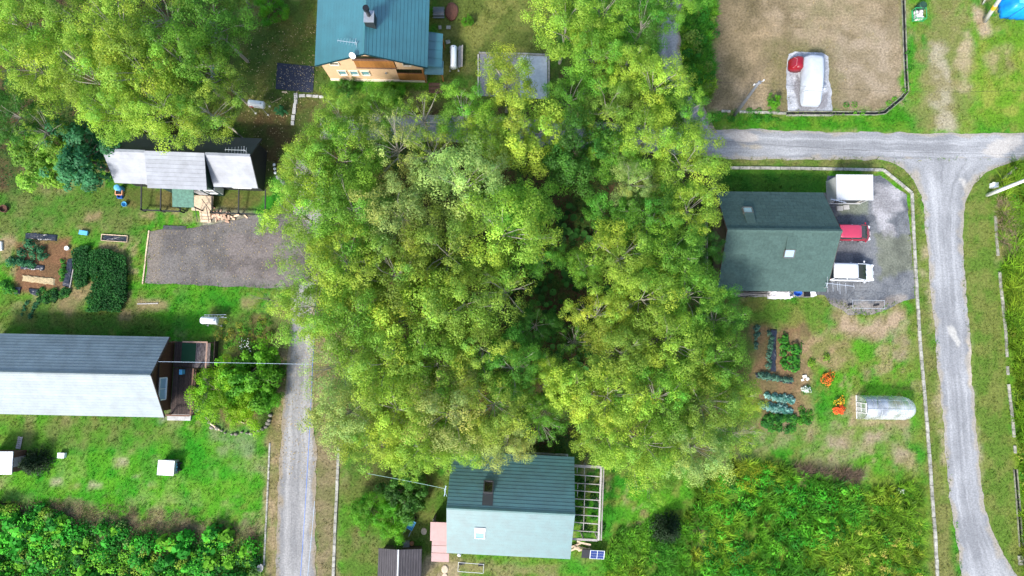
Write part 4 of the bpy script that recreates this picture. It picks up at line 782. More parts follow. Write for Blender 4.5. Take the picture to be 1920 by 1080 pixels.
kerb('short slanting pale kerb at the right corner of the road junction', [(1904, 314), (1870, 345)], .24, .2, .75, seed=3)
kerb('overgrown kerb above the road beside the vacant lot', [(1352, 209), (1420, 211), (1474, 213)], .22, .16, .8, skip=.1, seed=4)
kerb('concrete kerb on the right of the left lane', [(635, 838), (632, 920), (628, 1000), (625, 1085)], .26, .14, 1.0, seed=5)
kerb('low concrete kerb between the lower left lawn and the lane', [(506, 830), (503, 900), (499, 980), (495, 1060)], .16, .10, 1.0, seed=6)
kerb('pale timber edge along the left of the dark parking pad', [(280, 432), (274, 482), (268, 533)], .13, .12, 2.2, m='pale_wood', name='timber_edge', part='timber', seed=7)
kerb('slab edge in front of the covered car pad', [(1474, 216), (1562, 216)], .2, .1, 1.4, seed=8)
def gutter(label, pts):
    W_ = [Vector((*P(*p), 0)) for p in pts]; o = W_[0]; t = thing('drain_gutter', label, 'gutter', tuple(o))
    for a, b_ in zip(W_, W_[1:]):
        d = (b_ - a).normalized(); nrm = Vector((-d.y, d.x, 0)); a2 = a - o; b2 = b_ - o
        for s_ in (-1, 1): mk('gutter_wall', lambda b: b.bar(a2 + nrm * .15 * s_ + Vector((0, 0, .045)), b2 + nrm * .15 * s_ + Vector((0, 0, .045)), .07, .12), mat('gutter_concrete', (0.20, 0.20, 0.14), .9, 0, var=.6, scale=1.5), t)
        mk('gutter_bed', lambda b: b.bar(a2 + Vector((0, 0, .012)), b2 + Vector((0, 0, .012)), .24, .014), mat('wet_black', (0.008, 0.008, 0.008), .3), t)
gutter('narrow drain gutter with dark bed curving round the vacant lot', [(1474, 212.5), (1562, 212.5), (1640, 213), (1658, 211), (1690, 184), (1700, 172), (1697, 120), (1695, 60), (1693, 0)])
gutter('dark drain gutter along the lower right verge', [(1903, 880), (1908, 940), (1914, 1025)])
tag(mk('drain_cover', lambda b: [b.box((*P(1917, 1050), .06), (.8, .8, .12), .05), b.box((*P(1918, 1050), .125), (.6, .6, .02), .05)], M('kerb_concrete')), 'square concrete drain cover at the lower right edge', 'drain cover')
tag(mk('marker_box', lambda b: [b.box((*P(1859.5, 349), .25), (.46, .42, .5)), b.box((*P(1859.5, 349), .52), (.52, .48, .05))], M('white_plastic')), 'small white box on the verge beside the leaning pole', 'box')

# ------------------------------------------------------------------ poles and wires
def pole(label, base, top, r0=.16, r1=.10, band=False, arms=True, mt='pole_concrete', z0=0.0):
    t = thing('utility_pole', label, 'utility pole', (base[0], base[1], 0)); d = Vector((top[0] - base[0], top[1] - base[1], top[2]))
    mk('shaft', lambda b: b.tube([d * k / 4 for k in range(5)], [r0 + (r1 - r0) * k / 4 for k in range(5)], 14), M(mt), t, smooth=True)
    if band: mk('yellow_band', lambda b: b.tube([d * .30, d * .38], [r0 * .98, r0 * .96], 14), mat('yellow_band', (0.75, 0.42, 0.03), .6), t)
    if arms:
        e = mk('crossarm', lambda b: [b.bar(d * .96 + Vector((-.45, -.2, 0)), d * .96 + Vector((.45, .2, 0)), .07)], M('grey_metal'), t)
        for s_ in (-.4, 0, .4): mk('insulator', lambda b: b.cyl((d.x * .96 + s_, d.y * .96 + s_ * .45), .05, d.z * .96 + .03, d.z * .96 + .22, 8), M('white_plastic'), e)
        mk('bracket', lambda b: b.bar(d * .85 + Vector((-.05, .1, 0)), d * .85 + Vector((.5, .35, 0)), .05), M('grey_metal'), t)
    return t
mat('pole_concrete', (0.46, 0.46, 0.44), .8, 0, var=.12, scale=2); mat('pole_dark', (0.17, 0.18, 0.20), .6, .3, var=.2, scale=3); mat('pole_white', (0.66, 0.66, 0.64), .75, 0, var=.08, scale=2)
def top_of(px, py, z): q = P(px, py, z); return (q[0], q[1], z)
pole('dark steel utility pole at the kerb of the vacant lot', P(1377, 216), top_of(1424, 153, 7.0), .15, .11, mt='pole_dark')
pole('pale concrete utility pole leaning out over the right verge', P(1851, 366), top_of(1995, 309, 8.5), .17, .12, mt='pole_white')
pole('grey utility pole with yellow band beside the blue tarp', P(1846, 40), top_of(1905, -46, 8.0), .20, .13, band=True)
pole('thin pale post behind the banded pole at the top right', P(1842, 8), top_of(1853, -10, 2.2), .08, .07, arms=False)
pole('grey pole at the top edge among the upper left trees', P(470, 15), top_of(430, -70, 8.0), .16, .11, mt='pole_concrete')
def wire(label, pts, r, m, sag=.0, name='cable'):
    W_ = [Vector(p) for p in pts]; out = []
    for a, b_ in zip(W_, W_[1:]):
        for k in range(12): t = k / 12; q = a.lerp(b_, t); q.z -= sag * 4 * t * (1 - t); out.append(q)
    out.append(W_[-1]); return tag(mk(name, lambda b: b.tube(out, r, 5), m), label, 'cable')
BLUE = mat('blue_cable', (0.07, 0.20, 0.62), .5); LTB = mat('pale_cable', (0.42, 0.55, 0.70), .5)
wire('pale service cable from the gable of the pewter roof house to the lane', [top_of(297, 678, 4.6), top_of(586, 683, 5.0)], .012, LTB, .15)
wire('blue cable hanging along the left lane', [top_of(592, 560, 5.2), top_of(586, 683, 5.0), top_of(578, 850, 5.0), top_of(562, 1100, 5.0)], .020, BLUE, .1)
wire('thin pale cable running beside the blue lane cable', [top_of(590, 940, 4.4), top_of(575, 1100, 4.4)], .016, LTB, .05)
wire('pale green service cable to the west gable of the bottom house', [top_of(690, 888, 4.8), top_of(838, 917, 4.3)], .014, mat('mint_cable', (0.35, 0.55, 0.50), .5), .15)
wire('thin dark power line crossing above the vacant lot', [top_of(1330, 152, 6.9), top_of(1425, 155, 6.9), top_of(1700, 172, 6.6), top_of(1960, 168, 6.9)], .009, M('rubber'), .2)
wire('thin dark power line crossing above the right road', [top_of(1330, 262, 6.9), top_of(1640, 283, 6.6), top_of(1960, 290, 6.9)], .009, M('rubber'), .2)
sv = thing('meter_bracket', 'pale cable bracket at the west gable of the bottom house', 'bracket', P3(840, 918, 3.2))
mk('rod', lambda b: [b.tube([(-.15, .45, .6), (-.2, -.1, .4), (-.3, -.5, .2)], .025, 5), b.tube([(-.05, .4, .5), (-.3, 0, .2), (-.1, -.55, 0)], .02, 5)], LTB, sv)
# ------------------------------------------------------------------ vehicles
def car(label, loc, rz, L, Wd, H, belt, hood, ws, paint, roofc, rear=.12, group=None):
    t = thing('parked_car', label, 'car', loc, rz); w = Wd / 2
    hoodz = belt - .06
    st = [(-L / 2, .80, .42, belt * .80), (-L / 2 + .05, .93, .28, belt * .97), (-L / 2 + .3, 1.0, .2, belt), (-.2, 1.0, .18, belt), (L / 2 - hood, 1.0, .18, belt), (L / 2 - hood * .6, .985, .19, hoodz), (L / 2 - .22, .93, .22, hoodz - .12), (L / 2 - .07, .80, .26, hoodz - .24), (L / 2, .58, .34, hoodz - .42)]
    rings = []
    for x, s_, zl, zt in st:
        ww = w * s_
        rings.append([(x, -ww * .9, zl), (x, -ww, zl + .18), (x, -ww, zt - .20), (x, -ww * .95, zt - .05), (x, -ww * .82, zt), (x, 0, zt + .035), (x, ww * .82, zt), (x, ww * .95, zt - .05), (x, ww, zt - .20), (x, ww, zl + .18), (x, ww * .9, zl)])
    b = MB(); b.loft(rings); bd = b.build('body', paint, t, smooth=True)
    m2 = bd.modifiers.new('subdiv', 'SUBSURF'); m2.levels = 1; m2.render_levels = 1
    xb0 = -L / 2 + rear; xb1 = L / 2 - hood + .08; xt0 = xb0 + .14; xt1 = xb1 - ws; wb = w * .90; wt = w * .78; zb = belt - .02; zt = H - .04
    mk('cabin_glass', lambda b: b.add([(xb0, -wb, zb), (xb1, -wb * .95, zb), (xb1, wb * .95, zb), (xb0, wb, zb), (xt0, -wt, zt), (xt1, -wt * .97, zt), (xt1, wt * .97, zt), (xt0, wt, zt)], [(3, 2, 1, 0), (4, 5, 6, 7), (0, 1, 5, 4), (1, 2, 6, 5), (2, 3, 7, 6), (3, 0, 4, 7)]), mat('car_glass', (0.012, 0.020, 0.026), .05, 0, spec=1.0), t)
    rr_ = []
    for x, s_, dz in ((xt0 - .05, .86, -.03), (xt0 + .02, .97, .01), (xt0 + .3, 1.0, .045), ((xt0 + xt1) / 2, 1.0, .055), (xt1 - .3, .99, .04), (xt1 - .03, .95, .005), (xt1 + .02, .86, -.03)):
        rr_.append([(x, -wt * 1.02 * s_, zt + dz - .05), (x, -wt * 1.02 * s_, zt + dz - .01), (x, -wt * .85 * s_, zt + dz + .02), (x, 0, zt + dz + .035), (x, wt * .85 * s_, zt + dz + .02), (x, wt * 1.02 * s_, zt + dz - .01), (x, wt * 1.02 * s_, zt + dz - .05)])
    b = MB(); b.loft(rr_); b.build('roof', roofc, t, smooth=True)
    for s_ in (-1, 1):
        for (xa, xc) in ((xb1 - .0, xt1), (xb0, xt0), ((xb0 + xb1) / 2 - .05, (xt0 + xt1) / 2 + .05)):
            mk('pillar', lambda b: b.bar((xa, s_ * (wb + .005) * (.95 if xa == xb1 else 1), zb), (xc, s_ * (wt + .012), zt), .06, .05), paint, t)
        for x in (-L / 2 + .68, L / 2 - .72):
            wh = mk('wheel', lambda b: b.tube([(x, s_ * (w - .20), .30), (x, s_ * (w + .01), .30)], .30, 18), M('rubber'), t)
            mk('rim', lambda b: b.tube([(x, s_ * (w + .0), .30), (x, s_ * (w + .025), .30)], .19, 14), M('alu'), wh)
        mk('headlight', lambda b: b.box((L / 2 - .20, s_ * w * .72, hoodz - .20), (.22, .26, .12), -.45 * s_), mat('lamp_glass', (0.72, 0.75, 0.78), .1), t, bevel=.03)
        mk('tail_light', lambda b: b.box((-L / 2 + .06, s_ * w * .84, belt - .12), (.10, .16, .34)), M('red_paint'), t, bevel=.02)
        mm = mk('mirror', lambda b: b.box((xb1 - .22, s_ * (w + .09), belt + .08), (.12, .18, .13)), paint, t, bevel=.03)
        mk('door_handle', lambda b: b.box((-.05, s_ * (w + .01), belt - .14), (.16, .03, .03)), M('alu'), t)
    mk('wiper', lambda b: [b.bar((xb1 + .01, -.35, zb + .03), (xb1 - .2, .15, zb + .22), .02), b.bar((xb1 + .01, .12, zb + .03), (xb1 - .2, .55, zb + .22), .02)], M('rubber'), t)
    mk('front_bumper', lambda b: b.box((L / 2 - .04, 0, .42), (.10, Wd * .68, .16)), paint, t, bevel=.04)
    mk('number_plate', lambda b: b.box((L / 2 + .02, 0, .45), (.02, .33, .16)), M('white_paint'), t)
    return t
RED = mat('car_red', (0.30, 0.012, 0.03), .25, .1, coat=.8); REDR = mat('car_pink_red', (0.44, 0.04, 0.085), .35, .1, coat=.5, var=.06)
WHT = mat('car_white', (0.60, 0.62, 0.66), .25, 0, coat=.8)
car('small red hatchback parked in the gravel yard', (30.9, 10.55, 0), rad(-1), 3.4, 1.48, 1.52, .92, .52, .80, RED, REDR)
car('white estate car parked in the gravel yard beside the antenna', (30.62, 6.95, 0), rad(-1.5), 4.25, 1.68, 1.58, .95, .95, 1.0, WHT, WHT)
# covered car: loft of the sheet
cc = thing('covered_car', 'car under a tied white cover on the pale gravel pad', 'covered car', P3(1526, 150, 1.0)[:2] + (0,), rad(-94))
COV = mat('white_cover', (0.43, 0.465, 0.52), .6, 0, var=.06, scale=2, bump=.9, bscale=2.5)
rings = []; rg = random.Random(7); K = 22
prof = [(-2.28, .80, 1.05), (-2.24, .93, 1.45), (-2.05, .98, 1.66), (-1.5, 1.0, 1.74), (-.6, 1.0, 1.77), (.15, 1.0, 1.74), (.45, 1.0, 1.62), (.85, 1.0, 1.28), (1.05, 1.0, 1.13), (1.5, .99, 1.08), (1.95, .94, 1.0), (2.2, .84, .88), (2.3, .72, .66)]
for i, (x, s_, h) in enumerate(prof):
    ring = []
    for k in range(K + 1):
        t = -1 + 2 * k / K; a = abs(t)
        if a > .62: u = (a - .62) / .38; y = (.80 + .17 * u ** .6) ; z = h * (1 - u) * .93 + .10 * u
        else: y = a / .62 * .74; z = h * (1 - .05 * (a / .62) ** 3)
        if h > 1.4:
            if a > .62: u = (a - .62) / .38; y = .60 + (.36 * min(1, u / .45) + .04 * u); z = h * .94 - (h * .94 - 1.0) * min(1, u / .45) if u < .45 else 1.0 - .9 * (u - .45) / .55
            else: y = a / .62 * .60
        wv = .022 * math.sin(i * 2.1 + k * 1.3) + rg.uniform(-.008, .008)
        ring.append((x + wv * .5, math.copysign(y * 1.02 * s_ + wv * (a > .6), t), z + wv * .6 * (a > .5)))
    rings.append(ring)
b = MB(); b.loft(rings); cv = b.build('cover', COV, cc, smooth=True); m2 = cv.modifiers.new('subdiv', 'SUBSURF'); m2.levels = 1; m2.render_levels = 1
for dx in (.92, 1.12): mk('tie_rope', lambda b: b.tube([(dx + .06 * abs(y), y, z) for y, z in ((-1.03, .3), (-.95, .8), (-.80, 1.17), (0, 1.27 if dx < 1 else 1.18), (.80, 1.17), (.95, .8), (1.03, .3))], .022, 5), mat('rope', (0.45, 0.47, 0.50), .8), cc)
mk('mirror_bulge', lambda b: b.loft([[(.75 + .14 * math.cos(q * .7854) * s_, 1.0 + d, 1.0 + .10 * math.sin(q * .7854) * s_) for q in range(8)] for d, s_ in ((-.1, 1.2), (.05, 1.0), (.14, .6), (.17, .1))]), COV, cc, smooth=True)
rc = thing('covered_scooter', 'small vehicle under a glossy red cover beside the white covered car', 'covered scooter', P3(1488, 124)[:2] + (0,), rad(-4))
RC = mat('red_cover', (0.22, 0.004, 0.012), .32, 0, var=.12, scale=3, bump=.5, bscale=4, spec=.6)
rings = []
for i, (x, wy, h) in enumerate(((-.58, .34, .30), (-.50, .48, .52), (-.28, .58, .80), (-.04, .62, 1.0), (.02, .62, 1.05), (.40, .58, 1.08), (.50, .56, 1.02), (.55, .54, .6), (.56, .52, .05))):
    f = lambda k: .018 * math.sin(k * 2.7 + i * 1.9)
    rings.append([(x + f(k), wy * y + f(k + 3), max(.02, h * z)) for k, (y, z) in enumerate(((-1.06, .02), (-1.0, .5), (-.96, .86), (-.82, .98), (-.4, 1.0), (0, 1.01), (.4, 1.0), (.82, .98), (.96, .86), (1.0, .5), (1.06, .02)))])
mk('cover', lambda b: b.loft(rings), RC, rc, smooth=True)
mk('crease_highlight', lambda b: b.tube([(-.56, -.2, .30), (-.30, -.50, .75), (-.10, -.3, .98), (-.08, .3, 1.0), (-.3, .5, .76)], .018, 5), mat('crease_highlight_red', (0.55, 0.25, 0.27), .5), rc)  # pale tube drawn as the gloss highlight on the cover's fold

# ------------------------------------------------------------------ greenhouse tunnel
gh = thing('greenhouse_tunnel', 'plastic hoop greenhouse with white door frame and rounded far end', 'greenhouse', P3(1606, 763)[:2] + (0,), rad(-1))
gp = bpy.data.materials.new('plastic_film'); gp.use_nodes = True; MATS['film'] = gp
N = gp.node_tree.nodes; L_ = gp.node_tree.links; bs_ = N['Principled BSDF']; bs_.inputs['Base Color'].default_value = (.72, .76, .80, 1); bs_.inputs['Roughness'].default_value = .25
tp = N.new('ShaderNodeBsdfTransparent'); tp.inputs[0].default_value = (.93, .95, .97, 1); ms = N.new('ShaderNodeMixShader'); nz = N.new('ShaderNodeTexNoise'); nz.inputs['Scale'].default_value = 1.2; ge = N.new('ShaderNodeNewGeometry')
mr = N.new('ShaderNodeMapRange'); mr.inputs[1].default_value = .35; mr.inputs[2].default_value = .68; mr.inputs[3].default_value = .22; mr.inputs[4].default_value = .62
L_.new(ge.outputs['Position'], nz.inputs['Vector']); L_.new(nz.outputs[0], mr.inputs[0]); L_.new(mr.outputs[0], ms.inputs[0]); L_.new(tp.outputs[0], ms.inputs[1]); L_.new(bs_.outputs[0], ms.inputs[2]); L_.new(ms.outputs[0], N['Material Output'].inputs[0])
Rg = 1.04; Hg = 1.95; GL = 4.75
def hoop(x, s=1.0): return [(x, -Rg * s * math.cos(math.pi * k / 14), Hg * s ** .8 * math.sin(math.pi * k / 14) ** .75) for k in range(15)]
def film(b):
    rings = [hoop(.02 + x) for x in (0, .8, 1.6, 2.4, 3.2, 3.8)] + [hoop(3.8 + .9 * math.sin(a), max(.05, math.cos(a) ** .8)) for a in (.35, .7, 1.0, 1.25, 1.5)]
    o = len(b.v); n = 15
    for r in rings: b.v += r
    for i in range(len(rings) - 1):
        for k in range(n - 1): a = o + i * n + k; b.f.append((a, a + 1, a + 1 + n, a + n))
mk('film', film, gp, gh, smooth=True)
for k in range(7): mk('hoop', lambda b: b.tube([(p[0], p[1] * 1.01, p[2] * 1.01) for p in hoop(.03 + k * .63)], .018, 5), M('alu'), gh)
mk('purlin', lambda b: [b.bar((0, 0, Hg + .02), (4.0, 0, Hg + .02), .03), b.bar((0, -.72, Hg * .76), (3.9, -.72, Hg * .76), .025), b.bar((0, .72, Hg * .76), (3.9, .72, Hg * .76), .025)], M('alu'), gh)
mk('door_frame', lambda b: [b.bar((-.03, -.42, 0), (-.03, -.42, 1.75), .07), b.bar((-.03, .42, 0), (-.03, .42, 1.75), .07), b.bar((-.03, -.46, 1.75), (-.03, .46, 1.75), .07)] + [b.bar((-.03, -Rg, .03), (-.03, Rg, .03), .05)], M('white_paint'), gh)
mk('end_panel', lambda b: b.add([(-.01, p[1] * .97, p[2] * .97) for p in hoop(0)], [tuple(range(15))]), gp, gh)
mk('door', lambda b: [b.bar((-.05, 0, .05), (-.05, 0, 1.72), .035), b.bar((-.05, -.4, .9), (-.05, .4, .9), .035)], M('white_paint'), gh)
for k in range(2): mk('shade_net', lambda b: b.box((1.3 + 1.0 * k, 0, .12 + .04 * k), (.85, 1.5, .2)), mat('net_grey', (0.16, 0.18, 0.21), .8, 0, var=.3, scale=4), gh)

# ------------------------------------------------------------------ garden beds
def bed(label, pts, h=.14, m='black_plastic', rim=False, name='mulched_bed'):
    c = P(sum(p[0] for p in pts) / len(pts), sum(p[1] for p in pts) / len(pts)); q = [(a - c[0], b_ - c[1]) for a, b_ in PP(pts)]
    t = thing(name, label, 'garden bed', (c[0], c[1], 0)); n = 10; rg = random.Random(int(pts[0][0]))
    # ragged mound: outline resampled, domed with uneven folds
    ring = []
    for i in range(len(q)):
        a = Vector(q[i]); b_ = Vector(q[(i + 1) % len(q)]); k = max(2, int((b_ - a).length / .22))
        for j in range(k): p = a.lerp(b_, j / k); ring.append((p.x + rg.uniform(-.05, .05), p.y + rg.uniform(-.05, .05)))
    rs = [[(x * s_, y * s_, h * z + rg.uniform(-.02, .02) * (s_ < 1) if s_ < 1 else .004) for x, y in ring] for s_, z in ((1, 0), (.93, .75), (.75, .95), (.45, 1.0), (.12, 1.05))]
    mk('sheet', lambda b: b.loft(rs), M(m), t, smooth=False)
    if rim:
        for a, b_ in zip(q, q[1:] + q[:1]): mk('rim_board', lambda b: b.bar((a[0] * 1.03, a[1] * 1.05, .09), (b_[0] * 1.03, b_[1] * 1.05, .09), .05, .16), M('pale_wood'), t)
    return t
mat('straw_mulch', (0.46, 0.36, 0.20), .9, 0, var=.3, scale=9, bump=.8)
bed('long black mulched bed at the top of the left vegetable garden', [(48, 436), (108, 440), (107, 452), (47, 448)])
bed('framed black bed standing alone between the garden and the parking pad', [(193, 440), (240, 443), (239, 454), (192, 451)], .08, rim=True)
bed('black bed half hidden by dark leaves in the left garden', [(40, 497), (84, 497), (83, 507), (38, 505)])
bed('sand coloured straw covered bed in the left garden', [(43, 516), (104, 522), (103, 535), (42, 527)], .12, 'straw_mulch', name='straw_bed')
bed('upright black bed with a wooden edge right of the brown soil', [(128, 484), (141, 482), (131, 538), (117, 536)])
bed('small black bed at the lower left of the left garden', [(29, 538), (41, 538), (39, 552), (26, 550)])
bed('small black bed beside the bean patch in the left garden', [(55, 541), (80, 543), (72, 555), (58, 552)])
bed('upright black mulched bed in the right garden', [(1444, 617), (1456, 617), (1454, 697), (1444, 697)])
bed('slanting black bed with grey green plants in the right garden', [(1415, 699), (1488, 711), (1485, 720), (1418, 708)], .1)
mk_ = tag(mk('plank', lambda b: b.bar((*P(143, 482), .07), (*P(132, 540), .07), .07, .12), M('grey_wood')), 'thin grey plank along the upright black bed', 'plank')
tag(mk('plank', lambda b: b.bar((*P(258, 570), .05), (*P(297, 569), .05), .09, .06), M('grey_wood')), 'pale pole lying on the bare patch below the parking pad', 'plank')
tag(mk('blue_tub', lambda b: [b.box((*P(159, 437), .12), (.72, .34, .24), -.15), b.box((*P(159, 437), .25), (.78, .40, .03), -.15)], M('sky_blue_plastic'), bevel=.05), 'pale blue tub on the lawn between the two black beds', 'tub')
tag(mk('white_pot', lambda b: b.cyl(P(128, 466), .16, 0, .28, 12, .2), M('white_plastic')), 'small white pot above the upright black bed', 'pot')
tag(mk('seed_tray', lambda b: [b.box((P(0, 462)[0] + .1, P(0, 462)[1], .1), (.35, .8, .2), .1), b.box((P(0, 462)[0] + .1, P(0, 462)[1], .21), (.28, .7, .03), .1)], M('white_plastic')), 'white tray at the left edge above the vegetable garden', 'tray')
tag(mk('fire_ring', lambda b: b.loft([[(P(10, 392)[0] + r * math.cos(t * .5236), P(10, 392)[1] + r * math.sin(t * .5236), z) for t in range(12)] for r, z in ((.34, 0), (.36, .3), (.32, .31), (.28, .08), (.02, .06))]), mat('rust', (0.10, 0.045, 0.03), .9, 0, var=.3)), 'rusty round fire bin near the left edge', 'fire bin')
# items by the cottage
tag(mk('water_barrel', lambda b: b.tube([P3(228, 355, 0), P3(228, 355, .1)[:2] + (.1,), P3(228, 355)[:2] + (.75,), P3(228, 355)[:2] + (.82,)], [.26, .30, .30, .26], 14), M('sky_blue_plastic'), smooth=True), 'pale blue barrel under the left end of the silver eave', 'barrel')
pb = thing('planter_box', 'orange clay planter box with dark soil beside the cottage veranda', 'planter', P3(226, 361)[:2] + (0,))
mk('box', lambda b: [b.box((0, .26, .16), (.66, .08, .32)), b.box((0, -.26, .16), (.66, .08, .32)), b.box((-.3, 0, .16), (.08, .44, .32)), b.box((.3, 0, .16), (.08, .44, .32))], M('orange_clay'), pb); mk('soil', lambda b: b.box((0, 0, .12), (.52, .44, .22)), M('rubber'), pb)
tag(mk('blue_crate', lambda b: [b.box((*P(227, 369), .03), (.42, .34, .06)), b.box((P(227, 369)[0], P(227, 369)[1] + .17, .16), (.42, .03, .3)), b.box((P(227, 369)[0], P(227, 369)[1] - .17, .16), (.42, .03, .3)), b.box((P(227, 369)[0] - .2, P(227, 369)[1], .16), (.03, .31, .3)), b.box((P(227, 369)[0] + .2, P(227, 369)[1], .16), (.03, .31, .3))], M('blue_plastic')), 'deep blue crate below the orange planter box', 'crate')
tag(mk('blue_bucket', lambda b: b.loft([[(P(236, 384)[0] + r * math.cos(t * .45), P(236, 384)[1] + r * math.sin(t * .45), z) for t in range(14)] for r, z in ((.17, 0), (.24, .34), (.22, .34), (.16, .05))]), M('sky_blue_plastic')), 'blue bucket at the corner of the cottage veranda', 'bucket')
fw = thing('firewood_heap', 'scattered heap of split pinkish firewood in front of the cottage veranda', 'firewood', P3(420, 406))
rg = random.Random(11)
for k in range(38):
    x = rg.gauss(0, .62); y = rg.gauss(0, .24); z = .07 + max(0, .22 - abs(x) * .15) * rg.random()
    mk('split_log', lambda b: b.box((x, y, z), (rg.uniform(.25, .45), rg.uniform(.10, .18), rg.uniform(.07, .13)), rot=Euler((rg.uniform(-.3, .3), rg.uniform(-.25, .25), rg.uniform(0, 3.1))).to_matrix()), mat('split_wood', (0.58, 0.38, 0.26), .85, 0, var=.25, scale=8, obj=.3), fw)
tag(mk('rubber_mat', lambda b: b.box((*P(328, 427), .045), (2.1, .36, .06), -.03), mat('mat_dark', (0.06, 0.06, 0.07), .9, 0, var=.3)), 'dark rubber strip along the upper edge of the parking pad', 'mat')
# items along the shingle house
def drying_rack(label, loc, rz, L, Wd, H=1.0):
    t = thing('drying_rack', label, 'drying rack', loc, rz)
    mk('rail', lambda b: b.tube([(-L / 2, Wd / 2, H), (L / 2, Wd / 2, H)], .022, 6), M('alu'), t); mk('rail', lambda b: b.tube([(-L / 2, -Wd / 2, H), (L / 2, -Wd / 2, H)], .022, 6), M('alu'), t)
    for x in (-L / 2, L / 2):
        mk('leg_frame', lambda b: [b.tube([(x, Wd / 2, H), (x, Wd * .62, 0)], .022, 6), b.tube([(x, -Wd / 2, H), (x, -Wd * .62, 0)], .022, 6), b.tube([(x, -Wd / 2, H * .98), (x, Wd / 2, H * .98)], .018, 6)], M('alu'), t)
        mk('foot_weight', lambda b: b.box((x + (.25 if x < 0 else -.25), 0, .08), (.5, .12, .16), .2), M('rubber'), t)
    return t
drying_rack('aluminium clothes drying rack on the gravel below the white car', P3(1618, 572)[:2] + (0,), rad(-1), 2.85, .72)
drying_rack('aluminium clothes drying rack before the front eave of the bottom house', P3(884, 1058)[:2] + (0,), rad(-4), 2.2, .75)
an = thing('large_antenna', 'long aluminium antenna projecting from the lower corner of the shingle roof', 'antenna', (27.0, 5.3, 0), rad(-3))
mk('mast', lambda b: b.tube([(0, 0, 0), (0, 0, 3.75)], .035, 8), M('alu'), an)
mk('boom', lambda b: b.bar((-.15, .35, 3.75), (2.3, .2, 3.75), .045), M('alu'), an); mk('stay', lambda b: b.bar((0, 0, 3.5), (0, .33, 3.75), .04), M('alu'), an)
for k, (x, l0, l1) in enumerate(((.0, 1.0, -.75), (.45, .3, -.65), (.85, .3, -.55), (1.05, .25, -.85), (1.55, .25, -.75), (2.25, .2, -.3))): mk('element', lambda b: b.tube([(x, .3 + l0 * .6, 3.78), (x + .06, .3 + l1, 3.78)], .016, 5), M('alu'), an)
ws = thing('sheeted_pile', 'white sheet over a pile along the front wall of the shingle house', 'sheeted pile', P3(1460, 552)[:2] + (0,))
rg = random.Random(21)
def crumple(b):
    V = []; n, m_ = 16, 8
    for i in range(n + 1):
        for j in range(m_ + 1):
            e = min(i, n - i, j, m_ - j); V.append((-1.05 + 2.1 * i / n + rg.uniform(-.03, .03), -.42 + .84 * j / m_ + rg.uniform(-.03, .03), .02 if e == 0 else .30 + .10 * rg.random() + (.06 if e > 1 else -.08)))
    b.add(V, [(i * (m_ + 1) + j, (i + 1) * (m_ + 1) + j, (i + 1) * (m_ + 1) + j + 1, i * (m_ + 1) + j + 1) for i in range(n) for j in range(m_)])
mk('sheet', crumple, mat('white_sheet', (0.68, 0.66, 0.68), .6, 0, var=.1), ws)
tag(mk('blue_basin', lambda b: b.loft([[(P(1493, 550)[0] + r * 1.35 * math.cos(t * .45), P(1493, 550)[1] + r * math.sin(t * .45), z) for t in range(14)] for r, z in ((.2, 0), (.29, .4), (.27, .4), (.18, .06))]), M('blue_plastic')), 'blue basin between the white sheet and the boxes of the shingle house', 'basin')
for k, (px, py, mt_, lab) in enumerate(((1511, 551, 'black_metal', 'black box beside the blue basin at the shingle house'), (1521, 551, 'white_plastic', 'white box at the right end of the shingle house front'))):
    tag(mk('storage_box', lambda b: [b.box((*P(px, py), .2), (.42, .5, .4), .3 * k), b.box((*P(px, py), .42), (.46, .54, .05), .3 * k)], M(mt_)), lab, 'box')
tag(mk('white_bottle', lambda b: b.tube([P3(1482, 557)[:2] + (z,) for z in (0, .3, .34, .4)], [.09, .09, .03, .03], 10), M('white_plastic')), 'small white bottle below the blue basin', 'bottle')
bp_ = thing('branch_pile', 'thin dry poles stacked along the front wall of the shingle house', 'poles', P3(1405, 552))
for k in range(9): mk('pole', lambda b: b.tube([(-1.6 + rg.uniform(-.3, .3), rg.uniform(-.2, .2), .05 + .03 * k), (1.7 + rg.uniform(-.3, .2), rg.uniform(-.2, .2), .05 + .03 * k)], .025, 5), M('grey_wood'), bp_)
# collection cage and compost bin top right
gc_ = thing('litter_cage', 'green wire litter cage filled with pale bags on the upper right verge', 'litter cage', P3(1719, 31), 0)
GW = mat('green_wire', (0.03, 0.30, 0.10), .5)
mk('frame', lambda b: [b.bar((x, y, 0), (x, y, .7), .05) for x in (-.5, .5) for y in (-.5, .5)] + [b.bar((-.5, y, .7), (.5, y, .7), .05) for y in (-.5, .5)] + [b.bar((x, -.5, .7), (x, .5, .7), .05) for x in (-.5, .5)] + [b.box((0, 0, .05), (1.0, 1.0, .06))], GW, gc_)
mk('mesh_wire', lambda b: [b.bar((-.5 + .125 * k, -.5, .05), (-.5 + .125 * k, -.5, .7), .012) for k in range(9)] + [b.bar((-.5, -.5, .1 + .12 * k), (.5, -.5, .1 + .12 * k), .012) for k in range(6)], GW, gc_)
for k in range(7):
    x, y = (-.25, -.2, .15, .25, 0, .22, -.25)[k], (.25, -.1, .05, -.28, -.3, .3, -.33)[k]
    mk('bag', lambda b: b.loft([[(x + r * math.cos(t * .7854) * (1 + .15 * math.sin(3 * t + k)), y + r * math.sin(t * .7854), z) for t in range(8)] for r, z in ((.12, .09), (.22, .2), (.2, .42), (.08, .55), (.02, .58))]), mat('bag_white', (0.62, 0.58, 0.56), .5, 0, obj=.25), gc_, smooth=True)
